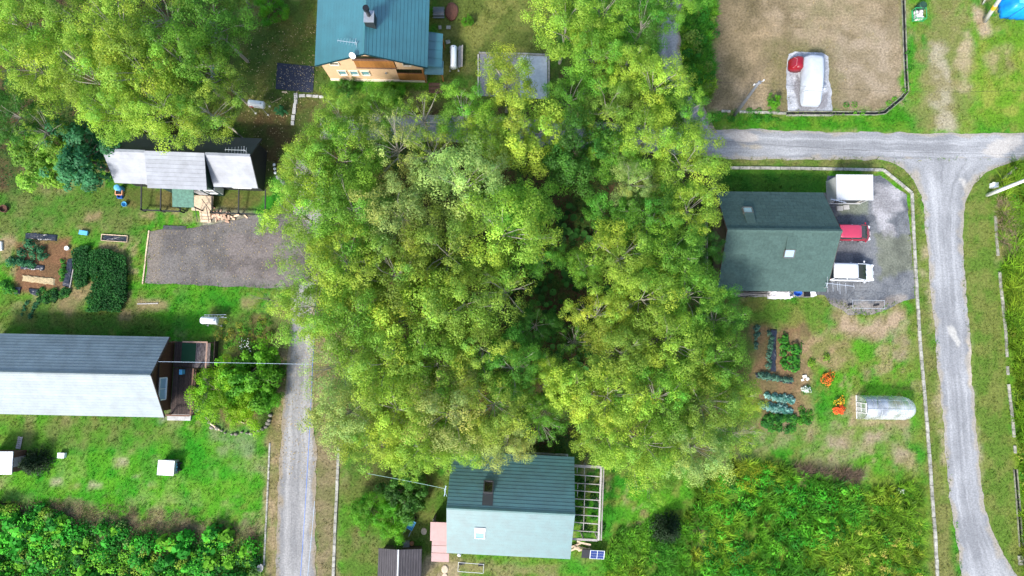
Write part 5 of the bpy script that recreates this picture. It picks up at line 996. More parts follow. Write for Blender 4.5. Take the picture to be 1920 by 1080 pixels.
tag(mk('compost_bin', lambda b: b.loft([[(P(1723, 16)[0] + r * math.cos(t * .39), P(1723, 16)[1] + r * math.sin(t * .39), z) for t in range(16)] for r, z in ((.42, 0), (.36, .7), (.30, .75), (.28, .68), (.02, .66))]), mat('bin_green', (0.018, 0.06, 0.035), .6)), 'dark green round bin above the litter cage', 'bin')
# small things round the bottom house
wb = thing('wheelbarrow', 'small blue wheelbarrow beside the shrub left of the bottom house', 'wheelbarrow', P3(773, 982), rad(60))
mk('tray', lambda b: b.loft([[(x * s_, y * s_, z) for x, y in ((-.4, -.28), (.4, -.24), (.4, .24), (-.4, .28))] for s_, z in ((.7, .3), (1, .55), (.95, .55), (.66, .33))]), M('sky_blue_plastic'), wb); mk('wheel', lambda b: b.tube([(.55, -.05, .18), (.55, .05, .18)], .18, 12), M('rubber'), wb)
mk('handle', lambda b: [b.bar((-.2, -.22, .3), (-.95, -.28, .55), .035), b.bar((-.2, .22, .3), (-.95, .28, .55), .035), b.bar((-.3, -.2, .3), (-.3, -.22, 0), .03), b.bar((-.3, .2, .3), (-.3, .22, 0), .03)], M('grey_metal'), wb)
tag(mk('white_lamp', lambda b: [b.cyl(P(861, 1041, 2.4), .03, 0, 2.2, 6), b.tube([(*P(861, 1041, 2.4), z) for z in (2.15, 2.2, 2.35, 2.45)], [.08, .15, .16, .06], 12)], M('white_plastic'), smooth=True), 'white globe lamp at the front left corner of the bottom house', 'lamp')
for k, (px, py, r) in enumerate(((834, 1067, .30), (834, 1079, .22), (795, 996, .26))): tag(mk('stepping_stone', lambda b: b.loft([[(P(px, py)[0] + q * r * math.cos(t * .6283), P(px, py)[1] + q * r * 1.2 * math.sin(t * .6283), z) for t in range(10)] for q, z in ((1, 0), (1, .06), (.85, .09), (.05, .1))]), mat('warm_stone', (0.50, 0.41, 0.30), .9, 0, var=.15)), ('round stepping stone just below the pink lean-to', 'small round stepping stone at the bottom edge below the pink lean-to', 'brown round stone left of the pink lean-to')[k], 'stepping stone')
tag(mk('crate', lambda b: [b.box((*P(763, 1018), .25), (.55, .45, .5), .1)] + [b.box((P(763, 1018)[0], P(763, 1018)[1] - .2 + .1 * j, .52), (.6, .06, .03), .1) for j in range(5)], M('grey_wood')), 'slatted grey crate behind the black roofed shed', 'crate')
tag(mk('clay_pot', lambda b: b.loft([[(P(773, 1017)[0] + r * math.cos(t * .52), P(773, 1017)[1] + r * math.sin(t * .52), z) for t in range(12)] for r, z in ((.13, 0), (.19, .34), (.16, .34), (.13, .2), (.02, .2))]), M('orange_clay')), 'orange clay pot behind the black roofed shed', 'pot')
# stone ring of the shrub bed
sr = thing('stone_border', 'curved border of round stones below the bright garden shrub', 'stone border', P3(450, 800))
S0 = P(450, 800)
arc = [(389, 784), (392, 793), (398, 800), (406, 805), (415, 809), (424, 812), (434, 813), (444, 812), (454, 811), (463, 811), (472, 811), (480, 810), (488, 809), (494, 805), (499, 800), (503, 794), (506, 787), (507, 778)]
for k, (px, py) in enumerate(arc):
    q = P(px, py); r = rg.uniform(.10, .24); q = (q[0] + rg.uniform(-.12, .12), q[1] + rg.uniform(-.12, .12))
    mk('stone', lambda b: b.loft([[(q[0] - S0[0] + u * r * math.cos(t * .7854) * (1 + .1 * math.sin(t + k)), q[1] - S0[1] + u * r * .85 * math.sin(t * .7854), z) for t in range(8)] for u, z in ((.9, 0), (1.05, .1), (.8, .2), (.3, .25))]), mat('field_stone', (0.20, 0.18, 0.15), .9, 0, var=.3, scale=5, obj=.3), sr, smooth=True)
tag(mk('log_edge', lambda b: b.tube([P3(389, 782, .1), P3(396, 795, .1), P3(412, 806, .1)], .09, 8), M('pale_wood'), smooth=True), 'curved pale log edging at the left of the stone border', 'log')
tag(mk('log_edge', lambda b: b.tube([P3(433, 785, .12), P3(458, 793, .12)], .06, 8), M('pale_wood'), smooth=True), 'straight pale stick lying inside the stone border', 'stick')
# ------------------------------------------------------------------ trees and shrubs
LEAF = mat_attr('leaf', fine=0, rough=.55, trans=.45, objcol=True, spec=.3)
LEAFG = mat_attr('leaf_ground', fine=0, rough=.65, trans=.25, spec=.2)
BIRCH = mat('birch_bark', (0.33, 0.30, 0.25), .8, 0, var=.3, scale=6, stretch=(1, 1, 5)); BARK = mat('bark', (0.15, 0.115, 0.085), .9, 0, var=.3, scale=7)
def unit(v): return v / (np.linalg.norm(v, axis=1, keepdims=True) + 1e-9)
def leaf_quads(P_, nrm, size, asp, rs, bend=.18):
    """diamond leaves: centre, normal, size -> verts, faces (two folded triangles each as a quad)"""
    n = len(P_); r = unit(rs.normal(size=(n, 3))); u = unit(np.cross(nrm, r)); v = np.cross(nrm, u)
    s_ = size[:, None]
    a = P_ + u * s_; b_ = P_ + v * s_ * asp + nrm * s_ * bend; c = P_ - u * s_ - nrm * s_ * bend * .6; d = P_ - v * s_ * asp + nrm * s_ * bend
    V = np.stack([a, b_, c, d], 1).reshape(-1, 3); F = np.arange(4 * n).reshape(n, 4); return V, F
def crown_mesh(name, seed, R=3.4, Hh=7.0, lobes=12, sub=8, per=150, leaf=.08, lobe_r=.42, taper=.5, tintvar=.13, upb=.3, asp=.62, jag=.25):
    """foliage of one tree round its own centre: boughs (lobes), each carrying several leaf clumps, round a tall dome"""
    rs = np.random.RandomState(seed); ct = []; Ps, Ns, Cs, Ss = [], [], [], []
    for b_ in range(lobes):
        t = (b_ + .5) / lobes; zz = -1 + 2 * t                      # bottom to top
        a = b_ * 2.399 + rs.uniform(-.5, .5); prof = math.sqrt(max(.05, 1 - (zz * .92) ** 2)) * (1 - taper * max(0, zz) * .5)
        rad_ = R * prof * rs.uniform(.45, .85); lc = np.array([math.cos(a) * rad_, math.sin(a) * rad_, zz * Hh * .42 + rs.normal() * .3])
        lr = R * lobe_r * rs.uniform(.7, 1.2) * (.65 + .45 * prof); ltv = 1 + rs.normal() * tintvar; lye = rs.normal() * tintvar * .6
        for c_ in range(sub):
            d = unit(rs.normal(size=(1, 3)) + np.array([[math.cos(a) * .5, math.sin(a) * .5, .35]]))[0]
            c = lc + d * lr * rs.uniform(.45, 1.0 + jag) * np.array([1, 1, .8]); cr = lr * rs.uniform(.28, .55); ct.append(c)
            n = int(per * (cr / (R * .18)) ** 1.7 * rs.uniform(.7, 1.2)); dd_ = unit(rs.normal(size=(n, 3)) + np.array([0, 0, .25])); rr_ = rs.uniform(.15, 1, n) ** .38
            p = c + dd_ * rr_[:, None] * cr * np.array([1, 1, .75]) + rs.normal(size=(n, 3)) * cr * .10
            out = unit(p - lc); nr = unit(dd_ * .6 + out * .55 + np.array([0, 0, upb]) + rs.normal(size=(n, 3)) * .38)
            tv = ltv * (1 + rs.normal() * tintvar * .6); ye = lye + rs.normal() * tintvar * .4
            col = np.ones((n, 3)) * tv * rs.uniform(.84, 1.16, (n, 1)); col[:, 0] *= 1 + ye + rs.normal(size=n) * .06; col[:, 2] *= 1 - ye * .6
            Ps.append(p); Ns.append(nr); Cs.append(np.clip(col, .3, 2.0)); Ss.append(leaf * rs.uniform(.6, 1.35, n))
    V, F = leaf_quads(np.concatenate(Ps), np.concatenate(Ns), np.concatenate(Ss), asp, rs)
    return np_mesh(name, V, F, LEAF, np.concatenate(Cs)), np.array(ct)
def trunk_mesh(name, ct, zc, m, r=.16, seed=0, limbs=16, lean=.25):
    """trunk from the ground (z = -zc) into the crown, limbs running out to the clumps"""
    rg = random.Random(seed); b = MB(); top = Vector((rg.uniform(-.3, .3), rg.uniform(-.3, .3), .9))
    pts = [Vector((0, 0, -zc - .1)), Vector((0, 0, -zc + .25)), Vector((rg.uniform(-lean, lean), rg.uniform(-lean, lean), -zc * .6)), Vector((rg.uniform(-lean, lean), rg.uniform(-lean, lean), -zc * .25)), Vector((0, 0, -.4)), top]
    b.tube(pts, [r * 1.35, r * 1.08, r * .92, r * .75, r * .5, r * .16], 9)
    for c in rg.sample(list(ct), min(limbs, len(ct))):
        e = Vector(c) * .96; z0 = min(e.z - .6, -.2) - rg.uniform(.2, 1.6); s0 = Vector((pts[3].x * .6, pts[3].y * .6, max(z0, -zc * .45)))
        mid = s0.lerp(e, .55) + Vector((rg.uniform(-.25, .25), rg.uniform(-.25, .25), rg.uniform(-.1, .3)))
        b.tube([s0, mid, e], [r * .34, r * .20, r * .05], 5, caps=False)
        for q in range(2): b.tube([mid.lerp(e, .3 + .3 * q), e + Vector((rg.uniform(-.5, .5), rg.uniform(-.5, .5), rg.uniform(-.3, .2)))], [r * .11, r * .03], 4, caps=False)
    me = bpy.data.meshes.new(name); me.from_pydata(b.v, [], b.f); me.update(); me.materials.append(m); me.shade_smooth(); return me
ZC = 9.2
PROTO = {'birch': [], 'sparse': [], 'lush': [], 'dark': []}
for k in range(6):
    me, ct = crown_mesh('birch_crown', 10 + k, 3.5, 8.2, 18, 9, 165, .069, .41, .55); PROTO['birch'].append((me, trunk_mesh('birch_trunk', ct, ZC, BIRCH, .16, k, 15)))
for k in range(2):
    me, ct = crown_mesh('sparse_crown', 40 + k, 3.5, 8.2, 15, 6, 105, .067, .36, .5, jag=.6); PROTO['sparse'].append((me, trunk_mesh('sparse_trunk', ct, ZC, BIRCH, .15, 30 + k, 26)))
for k in range(3):
    me, ct = crown_mesh('lush_crown', 60 + k, 3.4, 5.6, 13, 9, 130, .095, .46, .4); PROTO['lush'].append((me, trunk_mesh('lush_trunk', ct, ZC, BARK, .19, 60 + k, 16)))
for k in range(2):
    me, ct = crown_mesh('broad_crown', 80 + k, 3.3, 4.4, 11, 9, 75, .16, .48, .4, upb=.7); PROTO['dark'].append((me, trunk_mesh('broad_trunk', ct, ZC, BARK, .2, 80 + k, 14)))
CL = {'lime': (0.325, 0.500, 0.055), 'gold': (0.390, 0.530, 0.060), 'leaf': (0.200, 0.410, 0.040), 'mid': (0.125, 0.315, 0.032), 'deep': (0.070, 0.215, 0.025),
      'pale': (0.365, 0.490, 0.125), 'tan': (0.390, 0.475, 0.120), 'cool': (0.035, 0.150, 0.048), 'olive': (0.260, 0.400, 0.050)}
TREES = [
 # px, py, radius px, height, colour, kind, label
 (640, 228, 64, 12.5, 'lime', 'birch', 'yellow green birch just below the peach gable, left of two'),
 (716, 214, 56, 11, 'leaf', 'birch', 'fresh green birch in front of the peach house middle windows'),
 (790, 222, 60, 12, 'olive', 'sparse', 'thin birch with bare twigs below the cedar porch of the peach house'),
 (868, 205, 58, 12, 'leaf', 'birch', 'birch beside the long white tank and grey boards'),
 (948, 150, 62, 12, 'gold', 'birch', 'golden birch whose crown covers the grey half of the concrete slab'),
 (988, 252, 68, 14, 'gold', 'lush', 'bright yellow round crowned tree below the concrete slab'),
 (918, 262, 60, 12, 'lime', 'birch', 'lime birch between the bright yellow tree and the thin birch'),
 (745, 275, 66, 13, 'tan', 'sparse', 'thin tan birch with a white trunk showing, left one of a pair'),
 (806, 288, 60, 13, 'olive', 'sparse', 'thin olive birch with a curved white trunk showing, right one of a pair'),
 (872, 350, 92, 15.5, 'pale', 'birch', 'large pale birch crown in the upper middle of the wood'),
 (640, 300, 78, 13, 'leaf', 'birch', 'green birch right of the cottage gas cylinders'),
 (572, 320, 66, 12.5, 'lime', 'birch', 'yellow green birch nearest the cottage gable'),
 (560, 400, 76, 12.5, 'lime', 'birch', 'lime birch hanging over the upper right of the parking pad'),
 (655, 390, 84, 14, 'leaf', 'birch', 'birch in the left wood between the white trunk pair and the pad'),
 (750, 400, 86, 14.5, 'tan', 'birch', 'brownish yellow birch left of the large pale crown'),
 (945, 440, 100, 16, 'lime', 'birch', 'biggest lime birch bordering the dark gap in the wood'),
 (838, 475, 84, 15, 'olive', 'birch', 'olive birch at the heart of the left wood'),
 (990, 395, 60, 14.5, 'leaf', 'lush', 'rounded green crown at the top of the dark gap'),
 (588, 500, 66, 12.5, 'lime', 'sparse', 'open lime birch over the right edge of the parking pad'),
 (650, 490, 84, 14, 'lime', 'birch', 'lime birch right of the parking pad inside the wood'),
 (738, 515, 86, 14.5, 'olive', 'birch', 'olive birch two crowns right of the parking pad'),
 (585, 575, 72, 12.5, 'lime', 'birch', 'yellowish birch whose crown hides the top of the left lane'),
 (668, 590, 88, 14, 'leaf', 'birch', 'green birch right of the lane head'),
 (775, 590, 84, 15, 'gold', 'lush', 'yellow leafy crown in the lower left wood'),
 (868, 570, 84, 15, 'olive', 'birch', 'brown tinged birch left of the dark gap'),
 (945, 545, 66, 14, 'olive', 'sparse', 'thin birch over the butterbur leaves of the dark gap'),
 (640, 680, 74, 13, 'pale', 'sparse', 'pale silvery birch on the right side of the lane'),
 (725, 680, 84, 14.5, 'lime', 'birch', 'lime birch right of the pale silvery birch'),
 (818, 685, 80, 14.5, 'leaf', 'birch', 'green birch below the yellow leafy crown'),
 (905, 655, 70, 14.5, 'olive', 'birch', 'olive birch below the dark gap on its left side'),
 (962, 690, 64, 14, 'mid', 'birch', 'mid green birch at the lower end of the dark gap'),
 (655, 775, 76, 13, 'pale', 'birch', 'pale birch overhanging the lane kerb'),
 (745, 770, 86, 14.5, 'lime', 'birch', 'wide lime birch below the lower left wood centre'),
 (838, 775, 84, 14.5, 'tan', 'birch', 'tan birch above the dark roof of the bottom house'),
 (925, 760, 78, 14.5, 'olive', 'birch', 'olive birch above the ridge window of the bottom house'),
 (700, 830, 62, 12, 'olive', 'birch', 'low olive birch at the lower left corner of the wood'),
 (785, 845, 62, 12, 'lime', 'birch', 'lime birch touching the west end of the dark roof'),
 (868, 830, 56, 12, 'lime', 'birch', 'lime birch in front of the roof box of the bottom house'),
 (952, 830, 54, 12.5, 'tan', 'birch', 'small tan birch lying over the top edge of the dark green roof'),
 (1012, 790, 50, 12, 'mid', 'sparse', 'thin tree with a bare leaning trunk above the bottom house'),
 # right block
 (1062, 40, 78, 13, 'lime', 'birch', 'lime birch at the top edge right of the upper garden'),
 (1135, 15, 76, 13.5, 'leaf', 'birch', 'green birch at the top edge left of the side lane'),
 (1205, 45, 62, 13, 'mid', 'birch', 'mid green birch beside the grey side lane'),
 (1115, 105, 66, 13, 'leaf', 'birch', 'green birch right of the pale slab'),
 (1180, 130, 60, 12.5, 'lime', 'birch', 'lime birch below the top edge birches'),
 (1230, 165, 70, 13.5, 'lime', 'birch', 'yellow green birch at the foot of the side lane'),
 (1140, 205, 62, 13, 'olive', 'birch', 'olive birch in the upper right wood'),
 (1070, 185, 58, 12, 'mid', 'birch', 'mid green birch right of the bright yellow tree'),
 (1288, 215, 52, 12.5, 'leaf', 'birch', 'green birch at the left end of the road'),
 (1210, 255, 66, 14, 'lime', 'birch', 'lime birch left of the road end'),
 (1085, 290, 66, 13.5, 'deep', 'lush', 'deep green leafy tree at the upper end of the dark gap'),
 (1150, 290, 54, 13, 'leaf', 'birch', 'green birch above the silver green crown'),
 (1185, 345, 48, 14, 'pale', 'birch', 'small silver green crown in the upper right wood'),
 (1285, 310, 74, 14, 'lime', 'birch', 'yellow green birch over the lawn corner near the road'),
 (1290, 395, 66, 14, 'lime', 'birch', 'lime birch at the upper left corner of the shingle roof'),
 (1225, 410, 64, 14, 'mid', 'birch', 'mid green birch left of the shingle roof ridge'),
 (1140, 405, 48, 12.5, 'mid', 'lush', 'small leafy tree at the right side of the dark gap'),
 (1165, 485, 72, 14.5, 'lime', 'birch', 'lime birch right of the dark gap centre'),
 (1262, 480, 76, 14.5, 'leaf', 'birch', 'green birch left of the shingle roof'),
 (1318, 470, 42, 10, 'deep', 'birch', 'low dark birch against the west gable of the shingle house'),
 (1205, 560, 78, 15, 'lime', 'birch', 'lime birch in the middle of the right wood'),
 (1290, 555, 74, 14, 'leaf', 'birch', 'green birch at the lower left corner of the shingle roof'),
 (1122, 590, 62, 14, 'gold', 'birch', 'yellow birch right of the butterbur gap'),
 (1345, 600, 56, 11, 'mid', 'birch', 'mid green birch below the white sheet pile'),
 (1165, 660, 74, 14.5, 'olive', 'birch', 'olive birch below the yellow birch of the right wood'),
 (1255, 645, 78, 14.5, 'lime', 'birch', 'lime birch left of the right garden beds'),
 (1345, 680, 68, 12.5, 'leaf', 'birch', 'green birch leaning toward the upright mulched bed'),
 (1078, 735, 58, 13.5, 'gold', 'lush', 'golden leafy crown at the foot of the gap'),
 (1140, 745, 76, 14.5, 'gold', 'birch', 'big golden birch in the lower right wood'),
 (1232, 745, 76, 14.5, 'leaf', 'birch', 'green birch right of the big golden birch'),
 (1320, 760, 74, 13.5, 'olive', 'birch', 'olive birch left of the cabbage rows'),
 (1385, 745, 44, 11, 'lime', 'birch', 'small lime birch touching the cabbage rows'),
 (1135, 820, 62, 13, 'lime', 'birch', 'lime birch above the pergola'),
 (1210, 835, 74, 13.5, 'lime', 'birch', 'lime birch right of the pergola'),
 (1300, 840, 72, 13.5, 'pale', 'birch', 'pale birch at the lower right corner of the wood'),
 (1378, 815, 46, 11, 'lime', 'sparse', 'open birch at the right tip of the wood above the tall grass'),
 (1225, 905, 44, 10, 'leaf', 'birch', 'low green birch between the pergola and the tall grass'),
 (1262, -5, 56, 12, 'leaf', 'birch', 'green birch at the top edge over the upper end of the side lane'),
 (1262, 190, 46, 11, 'mid', 'birch', 'mid green birch at the lower end of the side lane'),
 (1020, 480, 44, 11, 'mid', 'birch', 'mid green birch leaning into the dark gap from the left'),
 (1098, 500, 40, 11, 'leaf', 'birch', 'small green birch leaning into the dark gap from the right'),
 (1005, 610, 46, 11, 'deep', 'birch', 'deep green birch in the lower part of the dark gap'),
 (1078, 640, 40, 10.5, 'mid', 'sparse', 'thin low birch at the lower right of the dark gap'),
 (1032, 712, 48, 12.5, 'lime', 'birch', 'lime birch closing the lower end of the dark gap'),
 (1018, 762, 40, 12, 'leaf', 'birch', 'small green birch below the golden crown at the foot of the gap'),
 (500, 560, 30, 8, 'olive', 'sparse', 'small thin birch below the parking pad beside the lane'),
 # upper left wood
 (30, 40, 84, 14, 'lime', 'birch', 'lime birch in the upper left corner'),
 (122, 20, 74, 14, 'olive', 'birch', 'olive birch at the top edge, second from the left corner'),
 (60, 125, 74, 13.5, 'lime', 'birch', 'lime birch on the left edge below the corner tree'),
 (215, 55, 84, 15, 'lime', 'birch', 'tall lime birch at the top of the upper left wood'),
 (305, 30, 74, 13.5, 'olive', 'sparse', 'thin olive birch at the top edge of the upper left wood'),
 (165, 140, 84, 14.5, 'lime', 'birch', 'lime birch above the dark chestnut'),
 (262, 130, 88, 15, 'gold', 'birch', 'golden lime birch at the centre of the upper left wood'),
 (395, 40, 80, 12.5, 'mid', 'birch', 'darker thin birch left of the olive garden'),
 (345, 120, 82, 14, 'leaf', 'birch', 'green birch left of the glass garden frame'),
 (405, 140, 60, 11.5, 'olive', 'sparse', 'open birch over the glass garden frame'),
 (215, 205, 68, 13.5, 'lime', 'birch', 'lime birch over the left end of the dark cottage slope'),
 (300, 200, 78, 14.5, 'lime', 'birch', 'lime birch drooping over the middle of the dark cottage slope'),
 (385, 205, 64, 13, 'olive', 'birch', 'olive birch with pale foot beside the cottage antenna'),
 (28, 215, 56, 11, 'deep', 'birch', 'deep green tree at the left edge above the chestnut'),
 (80, 245, 50, 9.5, 'olive', 'sparse', 'thin greyish tree left of the cottage'),
]
rt = random.Random(99)
KN = {'birch': 'birch_tree', 'sparse': 'birch_tree', 'lush': 'broadleaf_tree', 'dark': 'broadleaf_tree'}
cnt = {k: 0 for k in PROTO}
def plant_tree(px, py, rpx, h, col, kind, label, group=None, xy=None, name=None, zc=None):
    z = h * .64 if zc is None else zc
    x, y = P(px, py, z) if xy is None else xy
    s_ = rpx / (FPX / (CAM_H - z)) / 3.75
    me, tm = PROTO[kind][cnt[kind] % len(PROTO[kind])]; cnt[kind] += 1
    rz = rt.uniform(0, 6.28); k = z / ZC
    t = thing(name or KN[kind], label, 'tree' if 'shrub' not in (name or '') else 'shrub', (x, y, 0), rz, group)
    c = link('crown', me, t, (0, 0, z)); c.scale = (s_, s_, s_ * rt.uniform(.95, 1.15)); q = CL[col]; j = rt.uniform(.9, 1.1)
    c.color = (q[0] * j * rt.uniform(.92, 1.08), q[1] * j, q[2] * j, 1)
    tr_ = link('trunk', tm, t, (0, 0, z)); tr_.scale = (s_, s_, k)
    return t
for T_ in TREES: plant_tree(*T_, group='birches of the wood')
# chestnut and shrubs
CL['bright'] = (0.120, 0.370, 0.018); CL['yell'] = (0.220, 0.430, 0.016)
CL['cool'] = (0.045, 0.205, 0.075)
plant_tree(148, 295, 68, 7.5, 'cool', 'dark', 'dark blue green broad leaved tree left of the silver cottage', name='chestnut_tree', zc=4.2)
plant_tree(80, 300, 58, 7, 'leaf', 'dark', 'mid green half of the broad leaved clump left of the cottage', name='chestnut_tree', zc=4.0)
def shrub(px, py, rpx, h, col, kind, label, sub=.55): return plant_tree(px, py, rpx, h, col, kind, label, name='garden_shrub', zc=h * sub)
shrub(462, 705, 58, 3.0, 'bright', 'dark', 'large fresh green garden shrub beside the lane, right lobe')
shrub(414, 733, 50, 2.6, 'yell', 'lush', 'yellow green garden shrub beside the deck, left lobe')
shrub(452, 758, 44, 2.2, 'yell', 'lush', 'yellow green low shrub just above the stone border')
shrub(490, 742, 32, 2.0, 'bright', 'lush', 'small green shrub at the right end of the stone border')
shrub(695, 958, 34, 3.0, 'bright', 'lush', 'fresh green shrub left of the bottom house, left one')
shrub(738, 975, 36, 2.8, 'bright', 'lush', 'fresh green shrub beside the blue wheelbarrow')
shrub(762, 925, 44, 3.2, 'deep', 'dark', 'darker shrub below the service cable of the bottom house')
shrub(505, 8, 34, 2.6, 'bright', 'lush', 'fresh green shrub at the top edge of the olive garden')
shrub(877, 40, 11, 1.0, 'bright', 'lush', 'small round shrub right of the reddish leaf heap')
shrub(525, 208, 11, .9, 'cool', 'lush', 'small dark green shrub right of the red marked fuel tank')
shrub(1452, 190, 14, 1.2, 'bright', 'lush', 'small green bush at the lower left of the covered car pad')
shrub(648, 166, 20, 1.2, 'deep', 'lush', 'low dark shrub at the foot of the peach wall, left one')
shrub(738, 172, 26, 1.4, 'bright', 'lush', 'low green shrub at the foot of the peach wall, right one')
# conifers
def conifer_mesh(name, seed):
    rs = np.random.RandomState(seed); Ps, Ns, Cs, Ss = [], [], [], []
    for k in range(150):
        u = rs.rand() ** .7; z = 2.4 * (1 - u); r = .18 + 1.15 * u; a = rs.rand() * 6.283; n = 46; t = rs.rand(n)
        p = np.stack([np.cos(a) * r * t, np.sin(a) * r * t, z + .15 - .28 * t * u], 1) + rs.normal(size=(n, 3)) * .05 * np.array([1, 1, .8])
        Ps.append(p); Ns.append(unit(rs.normal(size=(n, 3)) * .6 + [np.cos(a) * .4, np.sin(a) * .4, .8])); Cs.append(np.ones((n, 3)) * rs.uniform(.7, 1.3, (n, 1))); Ss.append(rs.uniform(.045, .10, n))
    V, F = leaf_quads(np.concatenate(Ps), np.concatenate(Ns), np.concatenate(Ss), .3, rs); return np_mesh(name, V, F, LEAF, np.concatenate(Cs))
cm = conifer_mesh('conifer_crown', 3)
for px, py, s_, lab in ((64, 868, 1.15, 'dark low conifer beside the white roofed hut at the left edge'), (1250, 992, 1.3, 'dark round conifer right of the pergola')):
    t = thing('conifer', lab, 'conifer', P3(px, py, .7)[:2] + (0,)); c = link('crown', cm, t); c.scale = (s_, s_, .8 * s_); c.color = (0.020, 0.050, 0.014, 1)
    mk('trunk', lambda b: b.tube([(0, 0, -.05), (0, 0, 1.6)], [.09, .02], 8), BARK, t)

# ------------------------------------------------------------------ ground cover and leaf fields
def in_polys(x, y, polys, inset=0.0):
    m = np.zeros(x.shape, bool)
    for p in polys: m |= sdist(x, y, p) > inset + (0 if inset == 0 else .25 * (fbm(x, y, 1.5, 2, 3) - .5) * 2)
    return m
ROADPX = [[(420, 216), (1200, 235), (1330, 240), (2060, 246), (2060, 302), (1330, 298), (420, 264)], [(1660, 300), (1910, 300), (1835, 335), (1812, 370), (1808, 520), (1826, 720), (1842, 920), (1862, 1000), (1900, 1060), (1930, 1130), (1810, 1150), (1778, 920), (1750, 620), (1735, 420), (1722, 360), (1700, 325)], [(546, 225), (606, 225), (604, 470), (590, 620), (586, 760), (594, 860), (594, 1150), (517, 1150), (528, 800), (545, 600)], [(281, 432), (480, 404), (590, 410), (590, 520), (540, 540), (273, 531)], [(1552, 330), (1650, 328), (1700, 366), (1716, 560), (1640, 586), (1545, 560), (1500, 548), (1500, 360)], [(1478, 100), (1553, 100), (1561, 212), (1478, 212)], [(517, 116), (592, 122), (590, 176), (516, 170)], [(897, 98), (1030, 98), (1030, 188), (897, 184)], [(1232, 0), (1280, 0), (1285, 130), (1340, 240), (1290, 240), (1240, 130)]]
ROADW = [PP(p) for p in ROADPX]
HOUSEW = [[(-17.2, 24.6), (-6, 24.6), (-6, 40), (-17.2, 40)], [(-34.6, 12.4), (-22, 12.0), (-22, 18.4), (-34.6, 19)], [(-46.5, -5), (-30.5, -5.4), (-26, -4), (-26, 1), (-30.5, .8), (-46.5, 1.2)], [(-6.6, -17), (7.4, -17), (7.4, -9.5), (-5, -9)], [(18.4, 5.6), (27, 5.6), (27, 13.3), (18.4, 13.3)], [(28.1, 13), (31.3, 13), (31.3, 15.1), (28.1, 15.1)]]
def scatter(poly_px, n, seed, avoid=True):
    poly = PP(poly_px) if poly_px else None; rs = np.random.RandomState(seed)
    if poly: x0, x1 = min(p[0] for p in poly), max(p[0] for p in poly); y0, y1 = min(p[1] for p in poly), max(p[1] for p in poly)
    else: x0, x1, y0, y1 = -50, 50, -24, 36
    x = rs.uniform(x0, x1, n); y = rs.uniform(y0, y1, n); k = np.ones(n, bool)
    if poly: k &= (sdist(x, y, poly) + (fbm(x, y, .7, 3, seed) - .5) * 1.2) > 0
    if avoid: k &= ~in_polys(x, y, ROADW, .16) & ~in_polys(x, y, HOUSEW)
    return x[k], y[k], rs
def stuff(name, V, F, C, label, cat): return tag(link(name, np_mesh(name, V, F, LEAFG, C)), label, cat, kind='stuff')
def blades(x, y, rs, per, h, w, col, lean=.5, hv=.35, dirn=None):
    """curved grass blades, two faces each"""
    n = len(x) * per; bx = np.repeat(x, per) + rs.normal(size=n) * .06; by = np.repeat(y, per) + rs.normal(size=n) * .06
    a = rs.rand(n) * 6.283 if dirn is None else dirn + rs.normal(size=n) * .55
    hh = np.repeat(h if np.ndim(h) else np.full(len(x), h), per) * rs.uniform(1 - hv, 1 + hv, n); ln = lean * rs.uniform(.3, 1.3, n) * hh
    d = np.stack([np.cos(a), np.sin(a), 0 * a], 1); s_ = np.stack([-np.sin(a), np.cos(a), 0 * a], 1) * (w * rs.uniform(.6, 1.3, n))[:, None]
    b0 = np.stack([bx, by, 0 * bx], 1); m1 = b0 + d * (ln * .4)[:, None] + np.stack([0 * a, 0 * a, hh * .68], 1); t1 = b0 + d * ln[:, None] * 1.25 + np.stack([0 * a, 0 * a, hh * .95], 1)
    V = np.stack([b0 - s_, b0 + s_, m1 + s_ * .8, m1 - s_ * .8, t1], 1).reshape(-1, 3); i = np.arange(n)[:, None] * 5
    F = np.concatenate([i + [0, 1, 2], i + [0, 2, 3], i + [3, 2, 4]], 1).reshape(-1, 3)
    C = np.repeat(np.repeat(col, per, 0) * rs.uniform(.65, 1.35, (n, 1)), 3, 0); return V, F, C
# short grass over all lawns, coloured like the turf it grows from
x, y, rs = scatter(None, 125000, 5)
c, g = ground_at(x, y); k = rs.rand(len(x)) < np.clip(g, 0, 1) * (.35 + .65 * ss((fbm(x, y, .8, 3, 5) - .3) / .3)); x, y, c = x[k], y[k], c[k]
V, F, C = blades(x, y, rs, 2, .10 + .10 * fbm(x, y, .5, 3, 9), .022, c * np.array([1.15, 1.15, .9]), .9)
stuff('lawn_grass', V, F, C, 'short grass covering the lawns and verges', 'grass')
